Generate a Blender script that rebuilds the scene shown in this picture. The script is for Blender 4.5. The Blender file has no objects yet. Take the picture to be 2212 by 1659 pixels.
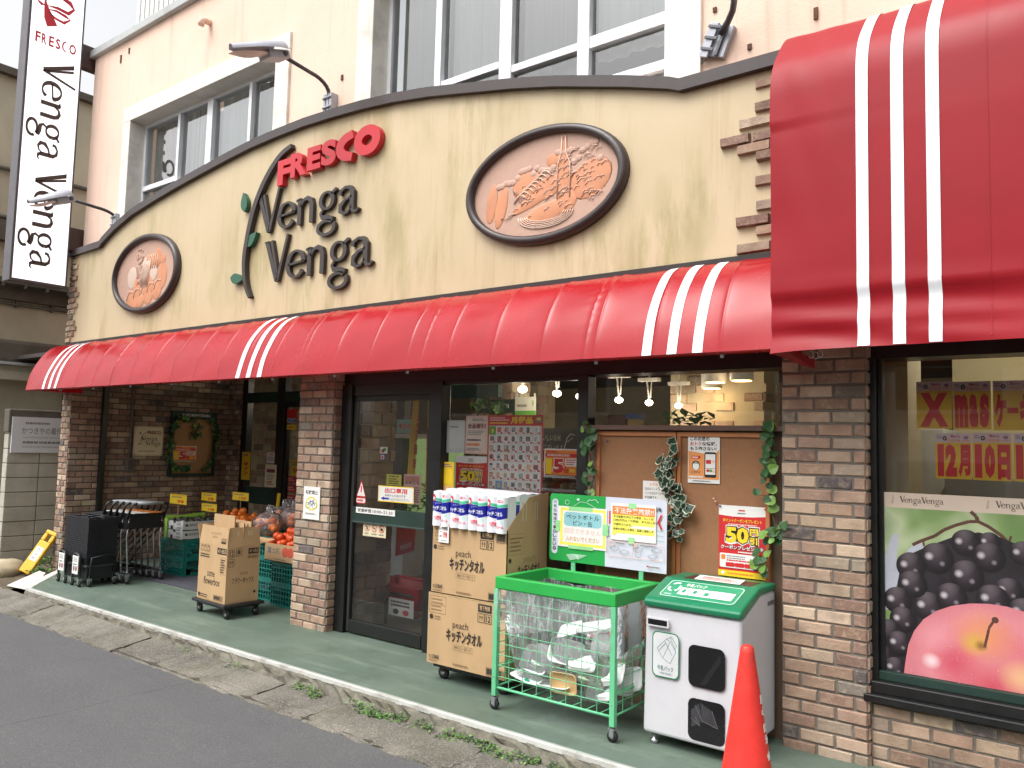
import bpy, math, random
from mathutils import Vector, Matrix
from mathutils.geometry import tessellate_polygon
sc = bpy.context.scene
COL = sc.collection
rnd = random.Random(11)
R = math.radians

# ---------------------------------------------------------------- camera
FPX, CX, CY = 1733.0, 1106.0, 829.5            # focal length and centre in a 2212 px wide survey of the photograph
yaw, pit, rol = R(37.69), R(4.46), R(1.43)
CAM = Vector((0, -4.54, 1.6))
_f = Vector((-math.sin(yaw) * math.cos(pit), math.cos(yaw) * math.cos(pit), math.sin(pit)))
_r0 = Vector((math.cos(yaw), math.sin(yaw), 0)); _u0 = _r0.cross(_f)
_r = _r0 * math.cos(rol) + _u0 * math.sin(rol); _u = -_r0 * math.sin(rol) + _u0 * math.cos(rol)
cd = bpy.data.cameras.new('camera'); cam = bpy.data.objects.new('camera', cd); COL.objects.link(cam)
cd.sensor_width = 36; cd.lens = FPX / 2212 * 36; cd.clip_end = 500; cd.clip_start = .05
cam.matrix_world = Matrix(((_r.x, _u.x, -_f.x, CAM.x), (_r.y, _u.y, -_f.y, CAM.y), (_r.z, _u.z, -_f.z, CAM.z), (0, 0, 0, 1)))
sc.camera = cam

# ---------------------------------------------------------------- overcast daylight
w = bpy.data.worlds.new("World"); sc.world = w; w.use_nodes = True
nt = w.node_tree; bg = nt.nodes['Background']
sky = nt.nodes.new('ShaderNodeTexSky'); sky.sky_type = 'NISHITA'; sky.sun_disc = False
SUN_EL, SUN_AZ = R(58), R(200)
sky.sun_elevation = SUN_EL; sky.sun_rotation = SUN_AZ
sky.air_density = 1.0; sky.dust_density = 6; sky.ozone_density = 1
hs = nt.nodes.new('ShaderNodeHueSaturation'); hs.inputs['Saturation'].default_value = .1
nt.links.new(sky.outputs[0], hs.inputs['Color']); nt.links.new(hs.outputs[0], bg.inputs['Color'])
bg.inputs['Strength'].default_value = .15
sl = bpy.data.lights.new('sun', 'SUN'); sun = bpy.data.objects.new('sun', sl); COL.objects.link(sun)
sl.energy = .5; sl.angle = R(40); sl.color = (1, .97, .93)
sd = Vector((math.sin(SUN_AZ) * math.cos(SUN_EL), math.cos(SUN_AZ) * math.cos(SUN_EL), math.sin(SUN_EL)))
sun.rotation_euler = sd.to_track_quat('Z', 'Y').to_euler()
sc.view_settings.view_transform = 'Standard'; sc.view_settings.look = 'None'
sc.view_settings.exposure = 1.0; sc.view_settings.gamma = 1
sc.cycles.max_bounces = 8; sc.cycles.transparent_max_bounces = 16
sc.cycles.caustics_reflective = False; sc.cycles.caustics_refractive = False
sc.cycles.use_denoising = True
sc.cycles.sample_clamp_indirect = 6

# ---------------------------------------------------------------- survey: where a ray of the photograph meets a real plane
def ray(x, y): return _f + _r * ((x - CX) / FPX) - _u * ((y - CY) / FPX)
def _on(x, y, ax, val):
    d = ray(x, y); return CAM + d * ((val - CAM[ax]) / d[ax])
def PX(x, y, v): return _on(x, y, 0, v)
def PY(x, y, v): return _on(x, y, 1, v)
def PZ(x, y, v): return _on(x, y, 2, v)

# ---------------------------------------------------------------- materials
def S(r, g, b):
    return tuple((c / 255 / 12.92 if c / 255 <= .04045 else ((c / 255 + .055) / 1.055) ** 2.4) for c in (r, g, b)) + (1,)
class NT:
    def __init__(s, m): s.t = m.node_tree; s.n = s.t.nodes; s.l = s.t.links
    def new(s, ty, **k):
        x = s.n.new(ty)
        for a, b in k.items(): setattr(x, a, b)
        return x
    def link(s, a, b): s.l.new(a, b)
    def coords(s, scale=(1, 1, 1)):
        tc = s.new('ShaderNodeTexCoord'); mp = s.new('ShaderNodeMapping'); mp.inputs['Scale'].default_value = scale
        s.link(tc.outputs['Object'], mp.inputs['Vector']); return mp.outputs[0]
    def noise(s, vec, scale, detail=4, rough=.6):
        x = s.new('ShaderNodeTexNoise'); x.inputs['Scale'].default_value = scale; x.inputs['Detail'].default_value = detail
        x.inputs['Roughness'].default_value = rough; s.link(vec, x.inputs['Vector']); return x.outputs['Fac']
    def ramp(s, fac, stops):
        x = s.new('ShaderNodeValToRGB'); e = x.color_ramp.elements
        while len(e) < len(stops): e.new(.5)
        for k, (p, c) in enumerate(stops):
            e[k].position = p; e[k].color = c if len(c) == 4 else (*c, 1)
        s.link(fac, x.inputs[0]); return x.outputs[0]
    def gray(s, fac, a, b, va=0, vb=1): return s.ramp(fac, [(a, (va,) * 3), (b, (vb,) * 3)])
    def mix(s, fac, a, b, mode='MIX'):
        x = s.new('ShaderNodeMix', data_type='RGBA', blend_type=mode)
        for sock, v in ((x.inputs[0], fac), (x.inputs[6], a), (x.inputs[7], b)):
            if isinstance(v, (int, float)): sock.default_value = v
            elif isinstance(v, tuple): sock.default_value = v
            else: s.link(v, sock)
        return x.outputs[2]
    def bump(s, h, strength, dist=.01):
        x = s.new('ShaderNodeBump'); x.inputs['Strength'].default_value = strength; x.inputs['Distance'].default_value = dist
        s.link(h, x.inputs['Height']); return x.outputs[0]
_mats = {}
def newmat(name):
    m = bpy.data.materials.new(name); m.use_nodes = True; n = NT(m); return m, n, n.n['Principled BSDF']
def mat(name, col, rough=.6, metal=0, var=.10, vs=6, bump=0, bs=80, spec=.5, emit=None, es=0, coat=0, trans=0, stretch=(1, 1, 1), grime=0):
    if name in _mats: return _mats[name]
    m, n, b = newmat(name)
    if len(col) == 3: col = S(*col)
    b.inputs['Roughness'].default_value = rough; b.inputs['Metallic'].default_value = metal
    b.inputs['Specular IOR Level'].default_value = spec; b.inputs['Coat Weight'].default_value = coat
    v = n.coords(stretch)
    c = col
    if var:
        f = n.noise(v, vs, 5)
        lo = tuple(x * (1 - var) for x in col[:3]) + (1,); hi = tuple(min(1, x * (1 + var)) for x in col[:3]) + (1,)
        c = n.ramp(f, [(.3, lo), (.7, hi)])
        if grime:
            g = n.noise(v, vs * .37, 6, .7)
            c = n.mix(n.gray(g, .5, .72, 0, grime), c, S(84, 74, 62))
        n.link(c, b.inputs['Base Color'])
        rr = n.gray(f, .3, .7, max(0, rough - .08), min(1, rough + .08)); n.link(rr, b.inputs['Roughness'])
    else: b.inputs['Base Color'].default_value = col
    if bump: n.link(n.bump(n.noise(v, bs, 4), bump), b.inputs['Normal'])
    if emit: b.inputs['Emission Color'].default_value = S(*emit); b.inputs['Emission Strength'].default_value = es
    _mats[name] = m; return m

# ---------------------------------------------------------------- mesh building
class MB:
    def __init__(s): s.v = []; s.f = []; s.m = []; s.c = []; s.sm = []; s.mats = []; s.M = None; s.keep = None
    def vid(s, p):
        p = Vector(p)
        if s.M is not None: p = s.M @ p
        s.v.append(p); return len(s.v) - 1
    def fi(s, ids, m, col=None, sm=False):
        if m not in s.mats: s.mats.append(m)
        s.f.append(ids); s.m.append(s.mats.index(m)); s.c.append(col); s.sm.append(sm)
    def face(s, pts, m, col=None, sm=False): s.fi([s.vid(p) for p in pts], m, col, sm)
    def box(s, a, b, m, col=None, skip=''):
        x0, x1 = sorted((a[0], b[0])); y0, y1 = sorted((a[1], b[1])); z0, z1 = sorted((a[2], b[2]))
        i = [s.vid(p) for p in ((x0, y0, z0), (x1, y0, z0), (x1, y1, z0), (x0, y1, z0), (x0, y0, z1), (x1, y0, z1), (x1, y1, z1), (x0, y1, z1))]
        for k, q in (('b', (3, 2, 1, 0)), ('t', (4, 5, 6, 7)), ('f', (0, 1, 5, 4)), ('r', (1, 2, 6, 5)), ('k', (2, 3, 7, 6)), ('l', (3, 0, 4, 7))):
            if k not in skip: s.fi([i[j] for j in q], m, col)
    def bar(s, p, q, wx, wy, m, up=(0, 0, 1)):
        """square-section bar from p to q"""
        p, q = Vector(p), Vector(q); d = (q - p).normalized(); u = Vector(up)
        if abs(d.dot(u)) > .95: u = Vector((0, 1, 0))
        a = d.cross(u).normalized() * wx / 2; b = a.cross(d).normalized() * wy / 2
        i = [s.vid(c) for c in (p - a - b, p + a - b, p + a + b, p - a + b, q - a - b, q + a - b, q + a + b, q - a + b)]
        for f in ((3, 2, 1, 0), (4, 5, 6, 7), (0, 1, 5, 4), (1, 2, 6, 5), (2, 3, 7, 6), (3, 0, 4, 7)): s.fi([i[j] for j in f], m)
    def tube(s, pts, r, m, n=8, cap=True, closed=False):
        pts = [Vector(p) for p in pts]; rings = []; N = len(pts)
        rr = r if isinstance(r, (list, tuple)) else [r] * N
        up = Vector((0, 0, 1)); pa = None
        for k, p in enumerate(pts):
            if closed: d = (pts[(k + 1) % N] - pts[k - 1]).normalized()
            else: d = (pts[min(k + 1, N - 1)] - pts[max(k - 1, 0)]).normalized()
            if pa is None:
                a = d.cross(up if abs(d.z) < .9 else Vector((0, 1, 0))).normalized()
            else: a = (pa - d * pa.dot(d)).normalized()
            pa = a; b = d.cross(a)
            rings.append([s.vid(p + (a * math.cos(t) + b * math.sin(t)) * rr[k]) for t in [2 * math.pi * j / n for j in range(n)]])
        for k in range(N if closed else N - 1):
            A, B = rings[k], rings[(k + 1) % N]
            for j in range(n): s.fi([A[j], A[(j + 1) % n], B[(j + 1) % n], B[j]], m, None, True)
        if cap and not closed:
            s.fi(rings[0][::-1], m); s.fi(rings[-1], m)
    def lathe(s, c, prof, m, n=20, ax='z', sm=True, sx=1, sy=1):
        rings = []
        for r_, h in prof:
            ring = []
            for j in range(n):
                t = 2 * math.pi * j / n; a, b = r_ * math.cos(t) * sx, r_ * math.sin(t) * sy
                p = {'z': (c[0] + a, c[1] + b, c[2] + h), 'y': (c[0] + a, c[1] + h, c[2] + b), 'x': (c[0] + h, c[1] + a, c[2] + b)}[ax]
                ring.append(s.vid(p))
            rings.append(ring)
        for A, B in zip(rings, rings[1:]):
            for j in range(n): s.fi([A[j], A[(j + 1) % n], B[(j + 1) % n], B[j]], m, None, sm)
        s.fi(rings[0][::-1], m, None, sm); s.fi(rings[-1], m, None, sm)
    def ball(s, c, rx, ry, rz, m, n=12, k=8, col=None, jit=0):
        c = Vector(c); rings = []
        for i in range(1, k):
            ph = math.pi * i / k
            rings.append([s.vid(c + Vector((rx * math.sin(ph) * math.cos(t), ry * math.sin(ph) * math.sin(t), rz * math.cos(ph))) * (1 + rnd.uniform(-jit, jit))) for t in [2 * math.pi * j / n for j in range(n)]])
        a = s.vid(c + Vector((0, 0, rz))); b = s.vid(c - Vector((0, 0, rz)))
        for j in range(n):
            s.fi([a, rings[0][j], rings[0][(j + 1) % n]], m, col, True); s.fi([b, rings[-1][(j + 1) % n], rings[-1][j]], m, col, True)
        for A, B in zip(rings, rings[1:]):
            for j in range(n): s.fi([A[j], B[j], B[(j + 1) % n], A[(j + 1) % n]], m, col, True)
    def grid(s, fn, us, vs, m, sm=True, flip=False):
        I = [[s.vid(fn(u, v)) for v in vs] for u in us]
        for i in range(len(us) - 1):
            for j in range(len(vs) - 1):
                q = [I[i][j], I[i + 1][j], I[i + 1][j + 1], I[i][j + 1]]
                s.fi(q[::-1] if flip else q, m, None, sm)
    def build(s, name, parent=None, bevel=0, label=None, seg=2, local=False):
        if parent is None:
            if s.v and not local:
                xs = [p.x for p in s.v]; ys = [p.y for p in s.v]; zs = [p.z for p in s.v]
                o = Vector(((min(xs) + max(xs)) / 2, (min(ys) + max(ys)) / 2, min(zs)))
            else: o = Vector((0, 0, 0))
            inv = Matrix.Translation(-o)
        else:
            r = parent
            while r.parent: r = r.parent
            inv = Matrix.Identity(4) if local else r.matrix_basis.inverted()
        me = bpy.data.meshes.new(name)
        me.from_pydata([inv @ p for p in s.v], [], s.f)
        for m in s.mats: me.materials.append(m)
        me.polygons.foreach_set('material_index', s.m); me.polygons.foreach_set('use_smooth', s.sm)
        if any(c is not None for c in s.c):
            ca = me.color_attributes.new('Col', 'FLOAT_COLOR', 'CORNER'); k = 0; buf = []
            for f, c in zip(s.f, s.c):
                buf += list(c or (1, 1, 1, 1)) * len(f)
            ca.data.foreach_set('color', buf)
        me.update()
        ob = bpy.data.objects.new(name, me); COL.objects.link(ob)
        if parent is None: ob.location = o
        else: ob.parent = parent
        if bevel:
            b = ob.modifiers.new('bevel', 'BEVEL'); b.width = bevel; b.segments = seg; b.limit_method = 'ANGLE'; b.angle_limit = R(40)
        if label: ob['label'] = label
        return ob
def tag(o, label, cat, group=None):
    o['label'] = label; o['category'] = cat
    if group: o['group'] = group
    return o
def thing(name, label, cat, loc=(0, 0, 0), group=None, rz=0):
    o = bpy.data.objects.new(name, None); COL.objects.link(o); o.empty_display_size = .1
    o.matrix_basis = Matrix.Translation(Vector(loc)) @ Matrix.Rotation(rz, 4, 'Z')
    return tag(o, label, cat, group)
def struct(o): o['kind'] = 'structure'; return o
def kids(o): return [c for c in bpy.data.objects if c.parent == o]
def dup(o, loc=None, label=None, rz=None, parent=None):
    c = o.copy(); COL.objects.link(c)
    if parent is not None: c.parent = parent
    for k in kids(o): dup(k, parent=c)
    if loc is not None: c.location = loc
    if rz is not None: c.rotation_euler = (0, 0, rz)
    if label: c['label'] = label
    return c

# ---------------------------------------------------------------- lettering
_txt = {}
def glyphs(body, bold=0, res=2):
    k = (body, bold, res)
    if k not in _txt:
        c = bpy.data.curves.new('t', 'FONT'); c.body = body; c.size = 1; c.resolution_u = res; c.offset = bold
        o = bpy.data.objects.new('t', c); me = bpy.data.meshes.new_from_object(o)
        vs = [(p.co.x, p.co.y) for p in me.vertices]; fs = [list(p.vertices) for p in me.polygons]
        bpy.data.objects.remove(o); bpy.data.curves.remove(c); bpy.data.meshes.remove(me)
        _txt[k] = (vs, fs)
    return _txt[k]
class Sheet:
    """printed flat thing: coordinates run 0..100 across and up; every layer lies 0.5 mm over the last"""
    def __init__(s, mb, o, U, V, base=None, thick=.0015, step=.0002):
        s.mb = mb; s.o = Vector(o); s.U = Vector(U); s.V = Vector(V); s.N = s.U.cross(s.V).normalized(); s.k = 0; s.step = step; s.r = random.Random(len(mb.v) + 3)
        if base:
            O, U_, V_, N = s.o, s.U, s.V, s.N * -thick
            i = [mb.vid(p) for p in (O, O + U_, O + U_ + V_, O + V_, O + N, O + U_ + N, O + U_ + V_ + N, O + V_ + N)]
            for f in ((0, 1, 2, 3), (7, 6, 5, 4), (1, 0, 4, 5), (2, 1, 5, 6), (3, 2, 6, 7), (0, 3, 7, 4)): mb.fi([i[j] for j in f], base)
    def p(s, u, v): return s.o + s.U * (u / 100) + s.V * (v / 100) + s.N * (s.k * s.step)
    def up(s): s.k += 1; return s
    def poly(s, pts, m):
        s.up(); ids = [s.mb.vid(s.p(*q)) for q in pts]
        if len(pts) <= 4: s.mb.fi(ids, m)
        else:
            for t in tessellate_polygon([[Vector((a, b, 0)) for a, b in pts]]):
                a, b, c = (pts[j] for j in t)
                cr = (b[0] - a[0]) * (c[1] - a[1]) - (b[1] - a[1]) * (c[0] - a[0])
                s.mb.fi([ids[j] for j in (t if cr > 0 else t[::-1])], m)
    def rect(s, a, b, c, d, m): s.poly([(a, b), (c, b), (c, d), (a, d)], m)
    def disc(s, cx, cy, rx, ry, m, n=20, a0=0, a1=360): s.poly([(cx + rx * math.cos(R(a0 + (a1 - a0) * j / n)), cy + ry * math.sin(R(a0 + (a1 - a0) * j / n))) for j in range(n)], m)
    def ring(s, cx, cy, rx, ry, wd, m, n=24):
        s.line([(cx + rx * math.cos(R(360 * j / n)), cy + ry * math.sin(R(360 * j / n))) for j in range(n + 1)], wd, m)
    def rrect(s, a, b, c, d, rx, ry, m, n=5):
        pts = []
        for (x, y, t0) in ((c - rx, b + ry, 270), (c - rx, d - ry, 0), (a + rx, d - ry, 90), (a + rx, b + ry, 180)):
            pts += [(x + rx * math.cos(R(t0 + 90 * j / n)), y + ry * math.sin(R(t0 + 90 * j / n))) for j in range(n + 1)]
        s.poly(pts, m)
    def line(s, pts, wd, m):
        """wd in metres"""
        s.up(); lu, lv = s.U.length / 100, s.V.length / 100
        for (a, b), (c, d) in zip(pts, pts[1:]):
            dx, dy = (c - a) * lu, (d - b) * lv; L = math.hypot(dx, dy) or 1
            nu, nv = -dy / L * wd / 2 / lu, dx / L * wd / 2 / lv
            s.mb.face([s.p(a + nu, b + nv), s.p(a - nu, b - nv), s.p(c - nu, d - nv), s.p(c + nu, d + nv)], m)
    def frame(s, a, b, c, d, wd, m): s.line([(a, b), (c, b), (c, d), (a, d), (a, b)], wd, m)
    def text(s, body, a, b, c, d, m, bold=.012, res=2):
        """fits the word into the box a,b,c,d"""
        s.up(); vs, fs = glyphs(body, bold, res)
        if not vs: return
        x0 = min(v[0] for v in vs); x1 = max(v[0] for v in vs); y0 = min(v[1] for v in vs); y1 = max(v[1] for v in vs)
        ids = [s.mb.vid(s.p(a + (x - x0) / (x1 - x0 or 1) * (c - a), b + (y - y0) / (y1 - y0 or 1) * (d - b))) for x, y in vs]
        for f in fs: s.mb.fi([ids[j] for j in f], m)
    def greek(s, a, b, c, d, rows, m, fill=.5, gap=.25):
        """lines of print too small to read"""
        s.up(); hh = (d - b) / rows
        for i in range(rows):
            u = a; y0 = d - hh * (i + 1) + hh * (1 - fill) / 2; end = a + (c - a) * s.r.uniform(.7, 1)
            while u < end:
                wd = (c - a) * s.r.uniform(.02, .07)
                s.mb.face([s.p(u, y0), s.p(min(u + wd, end), y0), s.p(min(u + wd, end), y0 + hh * fill), s.p(u, y0 + hh * fill)], m)
                u += wd * (1 + gap * s.r.uniform(.3, 1.6))
# the didone lettering of the shop: thick and thin strokes
def arc(cx, cy, rx, ry, a0, a1, tk, tn, n=18):
    o = []
    for j in range(n + 1):
        a = R(a0 + (a1 - a0) * j / n); o.append((cx + rx * math.cos(a), cy + ry * math.sin(a), tn + (tk - tn) * abs(math.cos(a)) ** 1.5))
    return o
VG = {
 'V': ([[(0.02, 1.5, .19), (.54, .02, .17)], [(.23, 1.53, .12), (.58, .2, .1)], [(1.0, 1.66, .11), (.58, 0, .12)], [(-.1, 1.5, .05), (.1, 1.5, .05)]], 1.0),
 'e': ([arc(.42, .5, .36, .47, 8, 325, .2, .07, 22), [(.09, .5, .07), (.8, .57, .07)]], .88),
 'n': ([[(.16, 0, .19), (.16, .96, .19)], [(0, .93, .07), (.2, .97, .07)], [(.2, .68, .08), (.34, .9, .1), (.52, .95, .14), (.67, .85, .18), (.72, .66, .19), (.72, 0, .19)]], .98),
 'g': ([arc(.42, .66, .27, .31, 0, 360, .17, .07, 22), [(.62, .88, .1), (.82, 1.02, .1)], [(.28, .36, .08), (.17, .2, .12), (.24, .06, .15), (.5, .02, .17), (.72, -.06, .15)], arc(.43, -.34, .36, .25, 50, 390, .14, .09, 22)], .9),
 'a': ([[(.1, .72, .15), (.13, .86, .12), (.32, .97, .08), (.52, .93, .13), (.62, .76, .19), (.62, .2, .19), (.68, .04, .13), (.82, .03, .07), (.9, .12, .05)], [(.6, .6, .07), (.34, .52, .09), (.14, .34, .17), (.13, .14, .18), (.27, .02, .1), (.45, .06, .07), (.6, .24, .06)]], .95)}
def venga(word):
    """-> list of strokes [(x, y, w)...], width"""
    out = []; x = 0
    for ch in word:
        st, adv = VG[ch]
        out.append([[(a + x, b, c) for a, b, c in k] for k in st]); x += adv
    return out, x - .05
def stroke(mb, pts, P, m, depth=0):
    """ribbon with varying width; P maps (x, y, lift) into space; depth > 0 gives it solid sides"""
    L = []; Rr = []
    for k, (x, y, wd) in enumerate(pts):
        a = pts[max(k - 1, 0)]; b = pts[min(k + 1, len(pts) - 1)]
        dx, dy = b[0] - a[0], b[1] - a[1]
        if pts[0][:2] == pts[-1][:2] and k in (0, len(pts) - 1): dx, dy = pts[1][0] - pts[-2][0], pts[1][1] - pts[-2][1]
        l = math.hypot(dx, dy) or 1; nx, ny = -dy / l * wd / 2, dx / l * wd / 2
        L.append((x + nx, y + ny)); Rr.append((x - nx, y - ny))
    f = [[mb.vid(P(q[0], q[1], depth)) for q in side] for side in (L, Rr)]
    for k in range(len(pts) - 1): mb.fi([f[0][k], f[1][k], f[1][k + 1], f[0][k + 1]], m)
    if depth:
        g = [[mb.vid(P(q[0], q[1], 0)) for q in side] for side in (L, Rr)]
        for k in range(len(pts) - 1):
            mb.fi([g[0][k], f[0][k], f[0][k + 1], g[0][k + 1]], m); mb.fi([f[1][k], g[1][k], g[1][k + 1], f[1][k + 1]], m)
        mb.fi([g[0][0], g[1][0], f[1][0], f[0][0]], m); mb.fi([f[0][-1], f[1][-1], g[1][-1], g[0][-1]], m)
def solid_text(mb, body, P, box, m, depth, bold=.02, res=4):
    vs, fs = glyphs(body, bold, res); a, b, c, d = box
    x0 = min(v[0] for v in vs); x1 = max(v[0] for v in vs); y0 = min(v[1] for v in vs); y1 = max(v[1] for v in vs)
    q = [(a + (x - x0) / (x1 - x0) * (c - a), b + (y - y0) / (y1 - y0) * (d - b)) for x, y in vs]
    top = [mb.vid(P(x, y, depth)) for x, y in q]; bot = [mb.vid(P(x, y, 0)) for x, y in q]; ed = {}
    for f in fs:
        mb.fi([top[j] for j in f], m)
        for i, j in zip(f, f[1:] + f[:1]): ed[(i, j)] = ed.get((i, j), 0) + 1
    pos = {}
    for (i, j) in ed:
        if (j, i) not in ed: mb.fi([bot[i], bot[j], top[j], top[i]], m)
# ---------------------------------------------------------------- special materials
def m_brick():
    m, n, b = newmat('brick'); v = n.coords()
    at = n.new('ShaderNodeAttribute', attribute_name='Col')
    f = n.noise(v, 28, 6, .7); g = n.noise(v, 7, 4)
    c = n.mix(n.gray(f, .48, .72, 0, .6), at.outputs['Color'], S(196, 176, 150))
    c = n.mix(n.gray(g, .48, .72, 0, .5), c, S(92, 70, 58))
    sp = n.noise(v, 120, 3); c = n.mix(n.gray(sp, .6, .75, 0, .35), c, S(70, 58, 52))
    n.link(c, b.inputs['Base Color']); b.inputs['Roughness'].default_value = .85
    n.link(n.bump(n.noise(v, 60, 6, .7), .55, .012), b.inputs['Normal']); return m
BRICK = m_brick()
MORTAR = mat('mortar', (112, 106, 98), .95, var=.2, vs=30, bump=.4, bs=120)
MORTAR_D = mat('dark_mortar', (96, 89, 82), .95, var=.2, vs=30, bump=.4, bs=120)
PAL = [S(163, 134, 114), S(152, 124, 106), S(143, 114, 98), S(176, 152, 130), S(192, 171, 147), S(156, 140, 122), S(134, 106, 93), S(96, 89, 88), S(128, 118, 109)]
PALW = [6, 6, 4, 5, 3, 3, 3, 1.6, 1]
def bricks(mb, o, U, V, W, H, prot=.009, course=.0715, length=.19, joint=.011, seed=1, ends=(0, 0), weights=PALW, skip=None, mort=MORTAR, back=True):
    """running bond of chamfered brick tiles on a mortar bed; U, V unit vectors"""
    rr = random.Random(seed); o = Vector(o); U = Vector(U); V = Vector(V); N = U.cross(V)
    if back: mb.face([o, o + U * W, o + U * W + V * H, o + V * H], mort)
    rows = int(math.ceil(H / course))
    for k in range(rows):
        v0 = k * course + joint / 2; v1 = min((k + 1) * course - joint / 2, H)
        if v1 - v0 < .012: continue
        x = -(length / 2 if k % 2 else 0) + rr.uniform(-.01, .01)
        while x < W:
            a, b = max(x + joint / 2, 0 if ends[0] == 0 else joint / 2), min(x + length - joint / 2, W)
            x += length
            if b - a < .02: continue
            if skip and skip((a + b) / 2, (v0 + v1) / 2, k): continue
            col = rr.choices(PAL, weights)[0]; q = rr.uniform(.82, 1.14); col = tuple(c * q * rr.uniform(.97, 1.03) for c in col[:3]) + (1,)
            d = prot * rr.uniform(.65, 1.25); j = lambda: rr.uniform(-.0022, .0022); ch = .005
            B = [o + U * (p + j()) + V * (q_ + j()) for p, q_ in ((a, v0), (b, v0), (b, v1), (a, v1))]
            T = [o + U * (p + j()) + V * (q_ + j()) + N * (d + rr.uniform(-.0012, .0012)) for p, q_ in ((a + ch, v0 + ch), (b - ch, v0 + ch), (b - ch, v1 - ch), (a + ch, v1 - ch))]
            iB = [mb.vid(p) for p in B]; iT = [mb.vid(p) for p in T]
            mb.fi(iT, BRICK, col)
            for q_ in range(4): mb.fi([iB[q_], iB[(q_ + 1) % 4], iT[(q_ + 1) % 4], iT[q_]], BRICK, col)
def m_fascia():
    m, n, b = newmat('fascia_render'); v = n.coords()
    base = n.ramp(n.noise(v, 1.3, 5), [(.3, S(209, 195, 161)), (.7, S(224, 209, 175))])
    vs = n.coords((4, 4, .8)); st = n.noise(vs, 1.0, 6, .7)
    blot = n.noise(n.coords((1.5, 1.5, .8)), .9, 3)
    x = n.new('ShaderNodeMath', operation='MULTIPLY'); n.link(n.gray(st, .44, .6), x.inputs[0]); n.link(n.gray(blot, .42, .6, 0, .85), x.inputs[1])
    c = n.mix(x.outputs[0], base, S(166, 160, 112))
    st2 = n.noise(n.coords((14, 14, .5)), .8, 5, .7); c = n.mix(n.gray(st2, .56, .74, 0, .38), c, S(164, 122, 78))
    # grime band along the foot of the panel
    tc = n.new('ShaderNodeTexCoord'); sp = n.new('ShaderNodeSeparateXYZ'); n.link(tc.outputs['Object'], sp.inputs[0])
    ad = n.new('ShaderNodeMath', operation='ADD'); n.link(sp.outputs['Z'], ad.inputs[0])
    mu = n.new('ShaderNodeMath', operation='MULTIPLY_ADD'); n.link(n.noise(n.coords((2.2, 1, 1)), 1.6, 4), mu.inputs[0]); mu.inputs[1].default_value = -.35; mu.inputs[2].default_value = 0
    n.link(mu.outputs[0], ad.inputs[1])
    c = n.mix(n.gray(ad.outputs[0], 2.62, 2.76, .42, 0), c, S(158, 128, 92))
    n.link(c, b.inputs['Base Color']); b.inputs['Roughness'].default_value = .55
    n.link(n.bump(n.noise(v, 30, 4), .06, .01), b.inputs['Normal']); return m
def m_stucco():
    m, n, b = newmat('peach_stucco'); v = n.coords()
    c = n.ramp(n.noise(v, 1.1, 5), [(.3, S(226, 194, 174)), (.7, S(236, 206, 187))])
    st = n.noise(n.coords((10, 10, .5)), .9, 5, .7); c = n.mix(n.gray(st, .54, .76, 0, .4), c, S(168, 136, 116))
    n.link(c, b.inputs['Base Color']); b.inputs['Roughness'].default_value = .9
    n.link(n.bump(n.noise(v, 70, 5, .7), .3, .012), b.inputs['Normal']); return m
def m_asphalt():
    m, n, b = newmat('asphalt'); v = n.coords()
    c = n.ramp(n.noise(v, .55, 6, .65), [(.3, S(76, 76, 78)), (.7, S(90, 90, 91))])
    c = n.mix(n.gray(n.noise(v, 110, 3, .7), .52, .7, 0, .55), c, S(134, 132, 130))
    c = n.mix(n.gray(n.noise(v, 75, 3, .7), .56, .7, 0, .6), c, S(58, 58, 62))
    c = n.mix(n.gray(n.noise(v, 3.2, 5, .7), .6, .72, 0, .3), c, S(72, 72, 76))
    c = n.mix(n.gray(n.noise(v, 38, 4, .75), .6, .74, 0, .4), c, S(124, 121, 118)); vo = n.new('ShaderNodeTexVoronoi', feature='DISTANCE_TO_EDGE'); vo.inputs['Scale'].default_value = .75; nd = n.new('ShaderNodeMix', data_type='VECTOR'); nd.inputs[0].default_value = .12; nx = n.new('ShaderNodeTexNoise'); nx.inputs['Scale'].default_value = 3; nx.inputs['Detail'].default_value = 6; n.link(v, nx.inputs['Vector']); n.link(v, nd.inputs[4]); n.link(nx.outputs['Color'], nd.inputs[5]); n.link(nd.outputs[1], vo.inputs['Vector']); ck = n.new('ShaderNodeMath', operation='MULTIPLY'); n.link(n.gray(vo.outputs['Distance'], 0, .007, .75, 0), ck.inputs[0]); n.link(n.gray(n.noise(v, .7, 3), .5, .6), ck.inputs[1]); c = n.mix(ck.outputs[0], c, S(48, 47, 47)); c = n.mix(n.gray(n.noise(n.coords((.35, 1.6, 1)), .8, 5, .7), .52, .7, 0, .35), c, S(70, 70, 74)); n.link(c, b.inputs['Base Color']); b.inputs['Roughness'].default_value = .82
    n.link(n.bump(n.noise(v, 180, 4, .7), .45, .008), b.inputs['Normal']); return m
def m_gutter():
    m, n, b = newmat('gutter_concrete'); v = n.coords()
    c = n.ramp(n.noise(v, 1.6, 6, .7), [(.36, S(78, 75, 69)), (.64, S(126, 121, 111))])
    c = n.mix(n.gray(n.noise(v, 90, 4, .7), .5, .68, 0, .6), c, S(178, 172, 158))
    c = n.mix(n.gray(n.noise(v, 70, 4, .7), .54, .7, 0, .7), c, S(66, 62, 56))
    c = n.mix(n.gray(n.noise(v, 4.5, 6, .7), .52, .68, 0, .6), c, S(84, 84, 62))
    n.link(c, b.inputs['Base Color']); b.inputs['Roughness'].default_value = .9
    n.link(n.bump(n.noise(v, 90, 5, .75), .7, .012), b.inputs['Normal']); return m
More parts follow.
